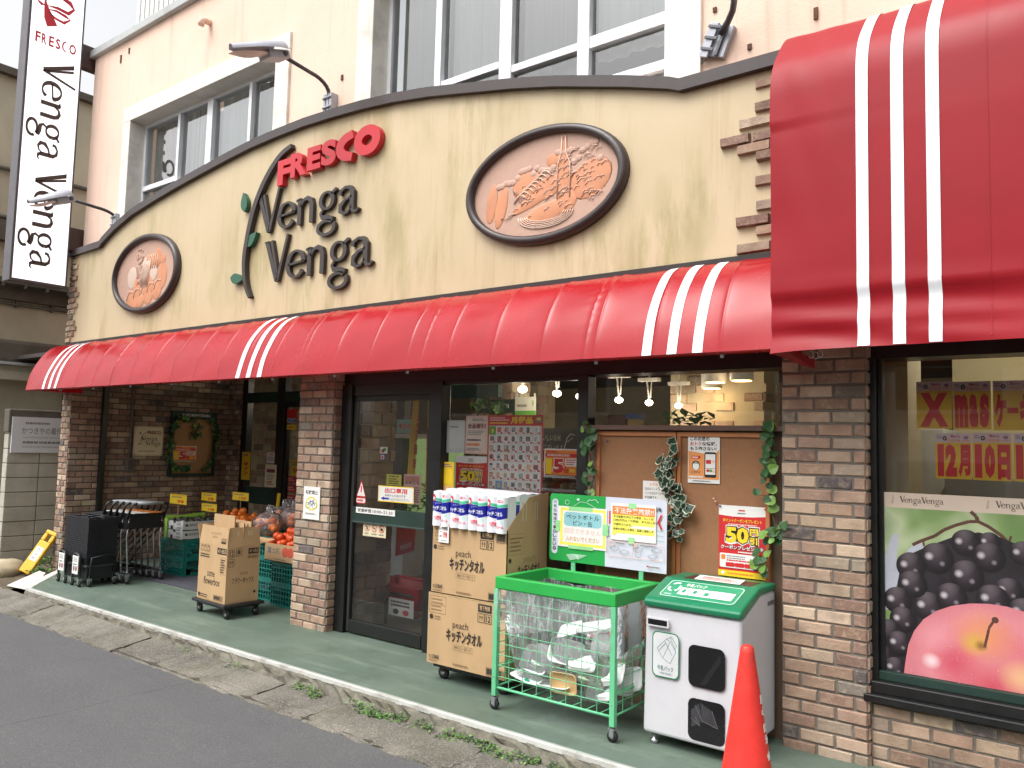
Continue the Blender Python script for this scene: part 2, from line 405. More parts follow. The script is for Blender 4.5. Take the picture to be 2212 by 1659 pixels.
def m_porch():
    m, n, b = newmat('green_floor_paint'); v = n.coords()
    c = n.ramp(n.noise(v, .9, 6, .65), [(.3, S(82, 98, 86)), (.7, S(98, 113, 101))])
    sc_ = n.noise(n.coords((.8, 5, 5)), 1.1, 6, .72); c = n.mix(n.gray(sc_, .52, .7, 0, .6), c, S(128, 142, 124))
    c = n.mix(n.gray(n.noise(v, 2.7, 6, .7), .54, .7, 0, .55), c, S(70, 80, 70))
    c = n.mix(n.gray(n.noise(v, 45, 4), .62, .75, 0, .3), c, S(58, 70, 60))
    n.link(c, b.inputs['Base Color']); n.link(n.gray(n.noise(v, 2, 4), .3, .7, .42, .7), b.inputs['Roughness'])
    n.link(n.bump(n.noise(v, 40, 5), .12, .01), b.inputs['Normal']); return m
def m_glass(name='window_glass', refl=1.7, tint=(1, 1, 1, 1)):
    m, n, b = newmat(name); n.n.remove(b); out = n.n['Material Output']
    tr = n.new('ShaderNodeBsdfTransparent'); tr.inputs['Color'].default_value = tint
    gl = n.new('ShaderNodeBsdfGlossy'); gl.inputs['Roughness'].default_value = .015
    fr = n.new('ShaderNodeFresnel'); fr.inputs['IOR'].default_value = 1.5
    mx = n.new('ShaderNodeMixShader'); mu = n.new('ShaderNodeMath', operation='MULTIPLY', use_clamp=True); mu.inputs[1].default_value = refl
    v = n.coords(); n.link(n.bump(n.noise(v, 1.2, 2), .02, .02), gl.inputs['Normal'])
    n.link(fr.outputs[0], mu.inputs[0]); n.link(mu.outputs[0], mx.inputs[0]); n.link(tr.outputs[0], mx.inputs[1]); n.link(gl.outputs[0], mx.inputs[2])
    n.link(mx.outputs[0], out.inputs['Surface']); return m
FASCIA, STUCCO, ASPHALT, GUTTER, PORCH, GLASS = m_fascia(), m_stucco(), m_asphalt(), m_gutter(), m_porch(), m_glass()
GLASS_UP = m_glass('upper_window_glass', 3.6, (.88, .92, .92, 1))
BROWN = mat('dark_brown_metal', (58, 48, 46), .38, var=.15, vs=12, spec=.5)
BLACKF = mat('black_frame', (22, 23, 23), .38, var=.2, vs=10)
GREENF = mat('dark_green_frame', (24, 50, 42), .65, var=.15)
ALU = mat('window_aluminium', (226, 228, 232), .4, metal=0, var=.08)
WTRIM = mat('white_trim', (226, 222, 212), .85, var=.07, vs=5, bump=.2, bs=70, grime=.35)
WHITE = mat('white_paint', (225, 225, 222), .5, var=.04)
SOFFIT = mat('soffit', (176, 168, 158), .8, var=.2)
RED = mat('red_vinyl', (172, 22, 33), .25, var=.09, vs=3, spec=.4, coat=.06)
REDBIG = mat('red_vinyl_faded', (152, 22, 33), .45, var=.08, vs=2, spec=.3, bump=.05, bs=5)
def translucent(m, col, f):
    n = NT(m); out = n.n['Material Output']; b = n.n['Principled BSDF']; t = n.new('ShaderNodeBsdfTranslucent'); t.inputs[0].default_value = col; x = n.new('ShaderNodeMixShader'); x.inputs[0].default_value = f
    n.link(b.outputs[0], x.inputs[1]); n.link(t.outputs[0], x.inputs[2]); n.link(x.outputs[0], out.inputs['Surface'])
translucent(RED, S(214, 60, 60), .2); translucent(REDBIG, S(200, 50, 54), .12)
STRIPE = mat('white_vinyl', (232, 234, 236), .42, var=.05, vs=14, stretch=(14, 1, .3))
PAPER = mat('paper_white', (228, 226, 222), .7, var=.03)
INK = mat('ink_black', (26, 26, 28), .6, var=0)
GREY = mat('ink_grey', (120, 118, 116), .6, var=0)
PRED = mat('print_red', (200, 36, 40), .55, var=.05)
PYEL = mat('print_yellow', (240, 204, 40), .55, var=.05)
POR = mat('print_orange', (232, 130, 50), .55, var=.05)
PPINK = mat('print_pink', (230, 190, 178), .6, var=.08)
PBLU = mat('print_blue', (40, 52, 150), .55, var=.05)
PGRN = mat('print_green', (92, 158, 62), .55, var=.05)
IVORY = mat('ivory_board', (222, 210, 176), .6, var=.05)
STEEL = mat('chrome', (190, 192, 196), .25, metal=.9, var=.05)
RUBBER = mat('black_rubber', (28, 28, 30), .6, var=.15)
CARD = mat('cardboard', (184, 152, 112), .8, var=.1, vs=4, bump=.12, bs=14, stretch=(1, 1, .4))
CARDIN = mat('cardboard_inside', (168, 136, 98), .85, var=.06, vs=5)
LEAF = mat('ivy_leaf', (46, 84, 42), .45, var=.4, vs=16)
LEAF2 = mat('young_leaf', (104, 140, 58), .45, var=.3, vs=16)
STEM = mat('vine_stem', (76, 62, 44), .8, var=.2)

# ---------------------------------------------------------------- ground, road, kerb, porch
mb = MB(); mb.face([(-200, -200, -.22), (200, -200, -.22), (200, 200, -.22), (-200, 200, -.22)], mat('bare_ground', (110, 100, 86), .95, var=.2, vs=2)); struct(mb.build('ground'))
mb = MB(); xs = [-40, -16] + [-14 + .25 * k for k in range(70)] + [6, 20]; ys = [-5.4, -5.0, -3.5, -2, -1.5, -1.235]
rg = random.Random(3)
def roadp(u, v):
    e = (math.sin(u * 5.1) * .012 + math.sin(u * 13.3 + 1) * .01 + rg.uniform(-.012, .012)) if v > -1.3 else 0
    return (u, v + e, -.122 + (.03 * min(1, (-1.235 - v) / 2)) + (0 if v < -1.3 else -.004))
mb.grid(roadp, xs, ys, ASPHALT, flip=False); struct(mb.build('road'))
mb = MB(); rg = random.Random(5)
for k in range(24):                                             # the row of concrete gutter slabs
    x0 = -13.2 + k * .605; n_ = 8
    us = [x0 + .003 + (.599) * j / n_ for j in range(n_ + 1)]; dz = rg.uniform(-.003, .003); tl = rg.uniform(-.004, .004)
    prof = [(-1.275, -.17), (-1.262, -.122), (-1.25, -.113), (-1.19, -.1), (-1.165, -.1), (-1.16, -.108), (-1.15, -.1), (-1.05, -.094), (-.92, -.086), (-.905, -.12)]
    e = [[(rg.uniform(-.008, .008), rg.uniform(-.006, .004)) for _ in prof] for _ in us]
    def gp(u, v, us=us, e=e, dz=dz, tl=tl):
        i = min(range(len(us)), key=lambda q: abs(us[q] - u)); y, z = prof[int(v)]
        edge = -.008 if i in (0, n_) else 0
        return (u, y + e[i][int(v)][0] * (1.6 if v < 3 else .5), z + dz + e[i][int(v)][1] * .7 + tl * (u - us[0]) + edge + (.045 * max(0, min(1, (-4.5 - u) / 3.5)) * max(0, min(1, (y + 1.15) / .2)) if v < 9 else 0))
    mb.grid(gp, us, list(range(len(prof))), GUTTER, sm=False)
mb.box((-13.2, -1.24, -.2), (1.3, -.9, -.112), mat('joint_dirt', (70, 66, 58), .95, var=.3, vs=40)); struct(mb.build('gutter'))
mb = MB(); rg = random.Random(9)
KERB = mat('white_edging', (200, 200, 194), .6, var=.1, vs=12, grime=.6)
KERBB = mat('broken_kerb', (112, 108, 96), .95, var=.45, vs=9, bump=.8, bs=45, grime=.5)
us = [-9.16 + k * .06 for k in range(165)]
def kp(u, v):
    i = int(v); y, z = [(-.868, -.001), (-.872, -.012), (-.878, -.03), (-.885, -.06), (-.905, -.1), (-.93, -.12)][i]
    j = 0 if i < 2 else rg.uniform(-.02, .012)
    return (u, y + j, z + (rg.uniform(-.01, .01) if i > 2 else 0))
mb.grid(kp, us, list(range(6)), KERBB, sm=False)
mb.box((-9.16, -.874, -.02), (.7, -.846, .006), KERB); mb.box((-9.16, -.846, -.02), (.7, -.822, .003), mat('edging_groove', (150, 156, 150), .6, var=.1))
struct(mb.build('kerb'))
mb = MB()
for a, b in ((-10.0, -9.16),): pass
mb.face([(-9.16, -.823, 0), (3, -.823, 0), (3, 5.9, 0), (-10.4, 5.9, 0), (-10.4, 0, 0), (-9.98, -.2, 0), (-9.3, -.72, 0)][::1], PORCH)
struct(mb.build('porch_floor'))
mb = MB()                                                        # the white painted ramp at the end of the porch
RAMPW = mat('worn_white_concrete', (206, 202, 190), .85, var=.15, vs=5, bump=.3, grime=.4)
mb.face([(-9.16, -.875, -.002), (-9.16, -.823, .0035), (-9.3, -.72, .0035), (-9.98, -.2, .0035), (-10.15, -.15, .0035), (-9.45, -.76, -.002)], RAMPW)
a, b, c_, d = PZ(14, 1262, -.1), PZ(68, 1274, -.1), PZ(98, 1245, -.06), PZ(85, 1240, -.06)
mb.face([(a.x, a.y, -.115), (b.x - .06, b.y, -.115), (c_.x, c_.y, -.02), (d.x, d.y, -.02)], RAMPW); struct(mb.build('porch_ramp'))
mb = MB(); SOIL = mat('soil', (88, 78, 62), .95, var=.35, vs=9, bump=.8, bs=30)
rg = random.Random(2)
mb.grid(lambda u, v: (u, v, -.12 + .06 * max(0, min(1, (v + .5) / .8)) + rg.uniform(-.02, .02)), [-14 + .2 * k for k in range(21)], [-.9 + .2 * k for k in range(24)], SOIL); struct(mb.build('soil'))
mb = MB(); mb.box((-9.6, .25, .0005), (-7.1, 1.6, .012), mat('floor_mat', (74, 74, 82), .95, var=.15, vs=60, bump=.5, bs=200)); 
tag(mb.build('door_mat'), 'dark grey mat on the green floor in front of the entrance', 'mat')
# ---------------------------------------------------------------- the shop building
shop = thing('shop_building', 'peach shop building with brick pillars, arched yellow fascia and glazed shopfront', 'building', (-5.5, 1, 0))
WY = .08                                                         # face of the upper wall
def wallboxes(mb, x0, x1, z0, z1, holes, y0, y1, m):
    xs = sorted({x0, x1, *[h[0] for h in holes], *[h[1] for h in holes]})
    for a, b in zip(xs, xs[1:]):
        zs = [z0]
        for h in sorted((h for h in holes if h[0] <= a and h[1] >= b), key=lambda h: h[2]): zs += [h[2], h[3]]
        zs.append(z1)
        for k in range(0, len(zs), 2):
            if zs[k + 1] > zs[k]: mb.box((a, y0, zs[k]), (b, y1, zs[k + 1]), m)
W1 = (-9.48, -6.6, 3.95, 5.42); W2 = (-5.2, -2.35, 4.05, 5.72)
mb = MB(); wallboxes(mb, -10.56, 1.2, 2.96, 6.5, [W1, W2], WY, .34, STUCCO)
mb.box((-10.56, .34, 2.96), (-10.32, 8, 6.5), STUCCO)
mb.build('upper_wall', shop)
mb = MB()                                                        # broad painted surrounds
for (a, b, c, d), tw in ((W1, .17), (W2, .2)):
    o = Vector((0, 0, 0)); y0, y1 = WY - .03, WY + .24
    mb.box((a - tw, y0, c - .6), (a + .006, y1, d - .006), WTRIM); mb.box((b - .006, y0, c - .6), (b + tw * 1.25, y1, d - .006), WTRIM); mb.box((a - tw, y0, d - .006), (b + tw * 1.25, y1, d + .17), WTRIM)
mb.build('window_surround', shop, bevel=.006)
CURT = mat('net_curtain', (206, 210, 206), .9, var=.12, vs=4, stretch=(9, 1, .25)); CURTG = mat('grey_curtain', (158, 160, 156), .95, var=.15, vs=3, stretch=(8, 1, .2))
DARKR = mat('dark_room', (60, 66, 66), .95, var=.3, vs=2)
def upper_window(h, cuts, rails, curts, name='upper_window'):
    a, b, c, d = h; f = MB(); y = WY + .16
    f.box((a, y, d - .05), (b, y + .09, d), ALU); f.box((a, y, c), (b, y + .09, c + .05), ALU); f.box((a, y, c + .05), (a + .045, y + .09, d - .05), ALU); f.box((b - .045, y, c + .05), (b, y + .09, d - .05), ALU)
    for x, wd in cuts: f.box((x - wd / 2, y - .02, c + .05), (x + wd / 2, y + .07, d - .05), ALU)
    for x0, x1, z, hh in rails: f.box((x0, y - .012, z - hh / 2), (x1, y + .06, z + hh / 2), ALU)
    o = f.build(name, shop, bevel=.004)
    g = MB(); g.face([(a + .045, y + .03, c + .05), (b - .045, y + .03, c + .05), (b - .045, y + .03, d - .05), (a + .045, y + .03, d - .05)], GLASS_UP); g.build('pane', o)
    for x0, x1, mm, hz in curts:
        k = MB(); nn = max(8, int((x1 - x0) / .035))
        k.grid(lambda u, v: (u, y + .14 + .02 * math.sin(u * 46) + .012 * math.sin(u * 19), v), [x0 + (x1 - x0) * j / nn for j in range(nn + 1)], [hz, d], mm); k.build('curtain', o)
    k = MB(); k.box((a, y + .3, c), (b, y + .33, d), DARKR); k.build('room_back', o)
upper_window(W1, [(-8.66, .05), (-8.02, .11), (-7.26, .05)], [(-9.44, -8.69, 4.6, .06), (-8.63, -8.05, 4.55, .06), (-7.97, -7.28, 4.55, .06), (-7.24, -6.64, 4.55, .06)],
             [(-9.44, -8.1, CURTG, 4), (-7.98, -7.3, CURT, 4), (-7.3, -6.64, CURTG, 4), (-8.62, -8.06, CURT, 4)])
upper_window(W2, [(-4.56, .07), (-3.83, .12), (-3.1, .1)], [(-3.77, -3.15, 4.55, .06), (-3.05, -2.39, 4.55, .09), (-4.52, -3.9, 4.62, .06), (-3.05, -2.39, 4.22, .07), (-5.16, -4.6, 4.3, .06)],
             [(-5.16, -4.58, CURTG, 4.1), (-4.52, -3.9, CURT, 4.5), (-3.76, -3.15, CURTG, 4.1), (-3.05, -2.4, CURT, 4.45)])
mb = MB(); COP = mat('coping_metal', (176, 180, 178), .5, var=.1, grime=.3); mb.box((-10.62, WY - .06, 6.5), (1.2, .5, 6.6), COP); mb.box((-10.62, .5, 6.5), (-10.3, 8, 6.6), COP); mb.build('coping', shop, bevel=.008)
mb = MB(); x = -10.0
while x < .9: mb.box((x, .3, 6.7), (x + .075, .34, 7.7), WHITE); x += .115
mb.box((-10.05, .34, 7.55), (1, .38, 7.6), WHITE); mb.box((-10.05, .34, 6.74), (1, .38, 6.8), WHITE)
for k in range(8): mb.box((-9.9 + k * 1.5, .3, 6.6), (-9.84 + k * 1.5, .38, 6.75), WHITE)
mb.build('roof_railing', shop)
mb = MB(); p = PY(455, 50, WY); mb.tube([(p.x, WY + .02, p.z), (p.x, WY - .07, p.z), (p.x + .0, WY - .1, p.z - .01), (p.x, WY - .11, p.z - .07)], .034, STUCCO, 12); mb.build('vent_pipe', shop)
mb = MB(); RUST = mat('rust_mark', (92, 66, 48), .9, var=.4, vs=30)
for (px, py, hh) in ((1763, 30, .07), (1545, 22, .03), (740, 168, .05), (1620, 102, .035), (280, 110, .07), (262, 128, .1)):
    mb = MB(); p = PY(px, py, WY); mb.box((p.x - .012, WY - .012, p.z - hh / 2), (p.x + .012, WY + .01, p.z + hh / 2), RUST); mb.build('wall_stub', shop)
# ---- fascia
TOPC = [(-10.65, 3.9), (-9.86, 3.92), (-9.80, 3.96), (-9.5, 4.085), (-9.1, 4.2), (-8.67, 4.275), (-8.25, 4.34), (-7.83, 4.395), (-7.16, 4.475), (-6.8, 4.51), (-6.4, 4.53), (-6, 4.54), (-5.6, 4.53), (-5.2, 4.51), (-4.8, 4.475), (-4.4, 4.42), (-4.04, 4.355), (-3.55, 4.265), (-3.16, 4.18), (-2.9, 4.11), (-2.6, 4.03), (-2.27, 3.93), (-2.2, 3.9), (-1.39, 3.9)]
FB = 2.752
mb = MB()
for (a, za), (b, zb) in zip(TOPC, TOPC[1:]):
    f = [(a, 0, FB), (b, 0, FB), (b, 0, zb), (a, 0, za)]; k = [(x, WY - .002, z) for x, _, z in f]
    mb.face(f, FASCIA); mb.face([f[3], f[2], k[2], k[3]], FASCIA); mb.face([f[1], f[0], k[0], k[1]], FASCIA)
mb.face([(-10.65, 0, FB), (-10.65, 0, 3.9), (-10.65, WY, 3.9), (-10.65, WY, FB)], FASCIA); mb.face([(-10.65, WY, FB), (-1.39, WY, FB), (-1.39, WY, 3.89), (-10.65, WY, 3.89)], FASCIA)
mb.build('fascia', shop)
mb = MB()
prof = [(-.05, -.035), (-.05, .045), (.1, .055), (.1, -.035)]
def tp(u, v):
    i = int(u); j = int(v) % 4; (x, z) = TOPC[i]; return (x + (-.02 if i == 0 else .02 if i == len(TOPC) - 1 else 0), prof[j][0], z + prof[j][1])
mb.grid(tp, list(range(len(TOPC))), [0, 1, 2, 3, 4], BROWN, sm=False, flip=True)
for i, fl in ((0, 0), (len(TOPC) - 1, 1)):
    q = [tp(i, k) for k in range(4)]; mb.face(q, BROWN)
mb.build('fascia_trim', shop)
mb = MB(); mb.box((-10.65, -.016, FB - .03), (-1.4, .07, FB + .012), mat('fascia_gap_strip', (40, 32, 30), .6, var=.2)); mb.build('fascia_gap_strip', shop)  # dark strip standing in for the dark gap between fascia and awning
# brick quoins at both ends of the fascia
mb = MB(); ln = [1, .85, 1.1, .8, 1, .75, 1.25, .9, 1.15, .85, 1.05, 1.2, .9, 1, .8, 1.1, .9]
bricks(mb, (-10.655, -.001, FB + .01), (1, 0, 0), (0, 0, 1), .3, 1.1, prot=.02, length=.13, seed=21, skip=lambda u, v, k: u > .16 * ln[k % 17] + .02, back=False); mb.build('brick_quoin', shop)
QW = [5, 5, 6, 2, 2, 2, 5, 1, 3]
for k, (yz, xa) in enumerate(((545, -1.72), (700, -1.72), (790, -1.83), (885, -1.935), (955, -1.83), (1018, -1.715), (1175, -1.72), (1335, -1.72), (1428, -1.835), (1497, -1.72), (1600, -1.835))):
    zc = PY(1475 + .0 + 165, yz / 3, 0).z; mb = MB(); bricks(mb, (xa, -.001, zc - .036), (1, 0, 0), (0, 0, 1), -1.4 - xa, .0715, prot=.03, length=.2 if xa < -1.9 else .215, seed=200 + k, back=False, weights=QW, ends=(0, 0)); mb.build('quoin_brick', shop)
mb = MB(); bricks(mb, (-10.652, .2, FB), (0, -1, 0), (0, 0, 1), .2, 1.12, prot=.012, seed=4); mb.build('brick_quoin', shop)
# ---- pillars and brick walls
def pillar(x0, x1, depth, seed, z1=2.75, left=False):
    mb = MB(); mb.box((x0 + .001, .001, -.1), (x1 - .001, depth, z1), MORTAR, skip='f')
    bricks(mb, (x0, 0, -.02), (1, 0, 0), (0, 0, 1), x1 - x0, z1 + .02, seed=seed, length=.187)
    bricks(mb, (x1, .004, -.02), (0, 1, 0), (0, 0, 1), depth, z1 + .02, seed=seed + 1, length=.187)
    if left: bricks(mb, (x0, depth, -.02), (0, -1, 0), (0, 0, 1), depth, z1 + .02, seed=seed + 2, length=.187)
    return mb.build('brick_pillar', shop)
pillar(-5.905, -5.44, .14, 31, left=True)
pillar(-1.565, -1.122, .14, 41)
mb = MB(); mb.box((-10.64, .002, -.2), (-10.41, 2.3, 2.75), MORTAR, skip='fr')
bricks(mb, (-10.645, 0, -.1), (1, 0, 0), (0, 0, 1), .235, 2.86, seed=51, length=.125)
bricks(mb, (-10.41, 0, 0), (0, 1, 0), (0, 0, 1), 2.2, 2.75, seed=52, length=.2, course=.0725, mort=MORTAR_D)
bricks(mb, (-10.645, 2.3, -.1), (0, -1, 0), (0, 0, 1), 2.3, 2.86, seed=53, length=.2)
mb.build('brick_side_wall', shop)
mb = MB(); bricks(mb, (-10.41, 2.2, 0), (1, 0, 0), (0, 0, 1), .33, 2.75, seed=55, length=.11, course=.0725, mort=MORTAR_D); mb.box((-10.4, 2.21, 0), (-10.09, 2.35, 2.75), MORTAR_D, skip='f'); mb.build('brick_return', shop)
mb = MB(); bricks(mb, (-1.118, .05, -.04), (1, 0, 0), (0, 0, 1), 1.9, .36, seed=61, length=.19); mb.box((-1.118, .052, -.1), (.8, .3, .325), MORTAR, skip='f'); mb.build('brick_plinth', shop)
# ---- downpipe, conduit on the side wall
mb = MB(); p = PX(226, 840, -10.4); mb.box((-10.39, p.y - .03, 0), (-10.33, p.y + .035, 2.7), BLACKF); mb.build('downpipe', shop, bevel=.006)
mb = MB(); CONDUIT = mat('grey_conduit', (112, 104, 98), .6, var=.15); p = PX(290, 840, -10.36); q = PX(278, 1000, -10.36); mb.tube([(-10.375, p.y, 2.7), (-10.375, p.y, q.z)], .016, CONDUIT, 8)
mb.box((-10.4, p.y - .045, q.z - .11), (-10.34, p.y + .055, q.z + .06), CONDUIT); mb.box((-10.34, p.y - .03, q.z - .09), (-10.33, p.y + .04, q.z + .04), mat('conduit_cover', (88, 82, 78), .6)); mb.build('conduit', shop)
# ---- floor slab over the porch, soffit, black header
mb = MB(); mb.box((-10.6, .082, 2.76), (1.2, 8, 2.95), SOFFIT); mb.build('soffit', shop)
mb = MB(); mb.box((-5.44, .1, 2.1), (-1.56, .3, 2.758), BLACKF); mb.box((-1.13, .1, 2.125), (1, .3, 2.758), BLACKF); mb.box((-10.42, .02, 2.32), (-5.9, .1, 2.758), BLACKF); mb.build('header', shop)
# ---- front glazing
GY = .13
mb = MB()
for x0, x1 in ((-5.438, -5.31), (-4.385, -4.255), (-3.0, -2.915)): mb.box((x0, GY - .05, 0), (x1, GY + .05, 2.1), BLACKF)
mb.box((-5.31, GY - .03, 2.0), (-4.385, GY + .04, 2.1), BLACKF); mb.box((-4.255, GY - .03, 2.07), (-3.0, GY + .04, 2.1), BLACKF); mb.box((-4.255, GY - .03, 0), (-3.0, GY + .04, .09), BLACKF)
mb.build('glazing_frame', shop, bevel=.004)
mb = MB(); mb.face([(-4.255, GY, .09), (-3.0, GY, .09), (-3.0, GY, 2.07), (-4.255, GY, 2.07)], GLASS); mb.build('window_pane', shop)
mb = MB(); mb.face([(-2.915, GY, 1.76), (-1.562, GY, 1.76), (-1.562, GY, 2.1), (-2.915, GY, 2.1)], GLASS); mb.build('window_pane', shop)
mb = MB()                                                        # sliding exit door
x0, x1 = -5.305, -4.39
mb.box((x0, GY - .02, .015), (x0 + .03, GY + .02, 2.0), mat('door_stile', (52, 54, 54), .35)); mb.box((x1 - .035, GY - .02, .015), (x1, GY + .02, 2.0), BLACKF)
mb.box((x0 + .03, GY - .02, 1.955), (x1 - .035, GY + .02, 2.0), BLACKF); mb.box((x0 + .03, GY - .025, .015), (x1 - .035, GY + .025, .115), BLACKF)
mb.box((x0 + .03, GY - .02, .93), (x1 - .035, GY + .02, 1.06), GREENF); mb.box((x0 + .03, GY - .024, .925), (x1 - .035, GY + .024, .94), mat('rail_edge', (60, 74, 70), .3))
door = mb.build('exit_door', shop, bevel=.003)
for z0, z1 in ((.115, .925), (1.06, 1.955)):
    mb = MB(); mb.face([(x0 + .03, GY, z0), (x1 - .035, GY, z0), (x1 - .035, GY, z1), (x0 + .03, GY, z1)], GLASS); mb.build('pane', door)
# ---- notice-board wall under the small window: ledge, stall riser
mb = MB(); LEDGE = mat('ledge_wood', (98, 74, 62), .5, var=.12, vs=6, stretch=(1, 8, 8)); mb.box((-2.92, .02, 1.725), (-1.56, GY + .1, 1.757), LEDGE); mb.build('window_ledge', shop, bevel=.004)
mb = MB(); mb.box((-2.92, .09, 0), (-1.56, .2, 1.725), mat('stall_riser', (112, 92, 74), .8, var=.15)); mb.build('stall_riser', shop)
# ---- right-hand window
mb = MB(); mb.box((-1.122, GY - .06, .43), (-1.085, GY + .05, 2.125), BLACKF); mb.box((-1.085, GY - .02, .43), (-1.06, GY + .05, 2.125), BLACKF)
mb.box((-1.085, GY - .05, .43), (.9, GY + .05, .475), GREENF)
wf = mb.build('window_frame', shop, bevel=.003)
mb = MB(); mb.box((-1.14, -.015, .33), (.9, .2, .37), BLACKF); mb.box((-1.12, .03, .37), (.9, .2, .43), BLACKF); mb.build('window_sill', shop, bevel=.006)
mb = MB(); mb.face([(-1.06, GY, .475), (.9, GY, .475), (.9, GY, 2.125), (-1.06, GY, 2.125)], GLASS); mb.build('window_pane', shop)
# ---- entrance screen at the back of the porch
EY = 2.2
mb = MB(); x0 = -10.085
for a, b in ((x0, x0 + .13), (-9.27, -9.1), (-7.0, -6.8)): mb.box((a, EY, 0), (b, EY + .1, 2.75), BLACKF)
mb.box((x0 + .13, EY + .01, 2.13), (-9.27, EY + .09, 2.27), GREENF); mb.box((-9.1, EY + .01, 2.13), (-5.4, EY + .09, 2.27), GREENF)
mb.box((x0 + .13, EY + .01, .72), (-9.27, EY + .08, .95), GREENF); mb.box((x0 + .13, EY + .01, 0), (-9.27, EY + .08, .1), BLACKF)
mb.box((-9.1, EY + .02, 0), (-9.04, EY + .07, 2.13), BLACKF); mb.box((-8.1, EY + .02, 0), (-8.0, EY + .07, 2.13), BLACKF); mb.box((-9.04, EY + .02, 2.06), (-8.1, EY + .07, 2.13), BLACKF)
es = mb.build('entrance_screen', shop, bevel=.003)
mb = MB(); mb.face([(-10, EY + .05, .1), (-6.8, EY + .05, .1), (-6.8, EY + .05, 2.75), (-10, EY + .05, 2.75)], GLASS); mb.build('pane', es)
# ---- inside: walls, ceiling, floor
BEIGE = mat('interior_plaster', (172, 160, 132), .85, var=.08); DARKC = mat('interior_ceiling', (70, 62, 58), .8, var=.1)
FLOORI = mat('interior_floor', (96, 92, 86), .35, var=.15, vs=3)
STONE = [S(186, 164, 126), S(168, 148, 116), S(150, 132, 104), S(196, 178, 142)]
mb = MB(); mb.box((-14, 7.9, 0), (3, 8.1, 2.76), BEIGE); mb.box((1.2, .3, 0), (1.35, 8, 2.76), BEIGE); mb.box((-14, 2.3, 0), (-13.85, 8, 2.76), BEIGE); mb.build('interior_wall', shop)
mb = MB(); mb.box((-13.9, .31, 2.7), (1.2, 7.9, 2.755), DARKC); mb.build('interior_ceiling', shop)
mb = MB(); mb.face([(-5.9, .2, .004), (1.2, .2, .004), (1.2, 7.9, .004), (-5.9, 7.9, .004)], FLOORI); mb.face([(-13.9, 2.3, .004), (-5.9, 2.3, .004), (-5.9, 7.9, .004), (-13.9, 7.9, .004)], FLOORI); struct(mb.build('shop_floor'))
def stone_pier(x0, y0, x1, y1, seed, faces='fr', h=2.7, dens=.6):
    """plastered pier with stones set into it"""
    mb = MB(); mb.box((x0, y0, 0), (x1, y1, h), BEIGE); q = random.Random(seed)
    sk = lambda u, v, k: q.random() > dens
    if 'f' in faces: bricks(mb, (x0, y0 - .001, 0), (1, 0, 0), (0, 0, 1), x1 - x0, h, prot=.02, course=.11, length=.24, seed=seed, skip=sk, back=False, weights=[1, 1, .3, 4, 5, 4, 0, .2, 1])
    if 'r' in faces: bricks(mb, (x1 + .001, y0, 0), (0, 1, 0), (0, 0, 1), y1 - y0, h, prot=.02, course=.11, length=.24, seed=seed + 1, skip=sk, back=False, weights=[1, 1, .3, 4, 5, 4, 0, .2, 1])
    if 'l' in faces: bricks(mb, (x0 - .001, y1, 0), (0, -1, 0), (0, 0, 1), y1 - y0, h, prot=.02, course=.11, length=.24, seed=seed + 2, skip=sk, back=False, weights=[1, 1, .3, 4, 5, 4, 0, .2, 1])
    return mb.build('stone_pier', shop)
stone_pier(-5.62, .2, -5.33, .62, 71, 'fr', dens=.95)
stone_pier(-12.6, 3.6, -9.6, 4.0, 73, 'fr', dens=.55)
stone_pier(-6.9, 4.2, -6.3, 4.6, 75, 'fr', dens=.6)
stone_pier(-4.6, 4.7, -3.4, 5.2, 77, 'fr', dens=.3)
stone_pier(-1.12, .34, -.98, .7, 79, 'fr', dens=.0)
# ---------------------------------------------------------------- awnings
def lerp_prof(P, t):
    L = [0]
    for a, b in zip(P, P[1:]): L.append(L[-1] + math.hypot(b[0] - a[0], b[1] - a[1]))
    d = t * L[-1]
    for k in range(len(P) - 1):
        if d <= L[k + 1] + 1e-9:
            q = (d - L[k]) / (L[k + 1] - L[k]); return (P[k][0] + (P[k + 1][0] - P[k][0]) * q, P[k][1] + (P[k + 1][1] - P[k][1]) * q)
    return P[-1]
def smooth(P, n=3):
    for _ in range(n):
        Q = [P[0]]
        for a, b in zip(P, P[1:]): Q += [(a[0] * .75 + b[0] * .25, a[1] * .75 + b[1] * .25), (a[0] * .25 + b[0] * .75, a[1] * .25 + b[1] * .75)]
        P = Q + [P[-1]]
    return P
SP = smooth([(-.016, 2.735), (-.085, 2.722), (-.2, 2.66), (-.31, 2.53), (-.385, 2.38), (-.425, 2.25), (-.445, 2.14)])
AX0, AX1 = -10.64, -1.4
RIBS = [AX0] + [-9.75 + .4 * k for k in range(21)] + [AX1]
SEAMS = [-8.55, -5.42, -4.0, -2.62]
rw = random.Random(8); RH = {k: rw.uniform(.6, 1.3) for k in range(40)}
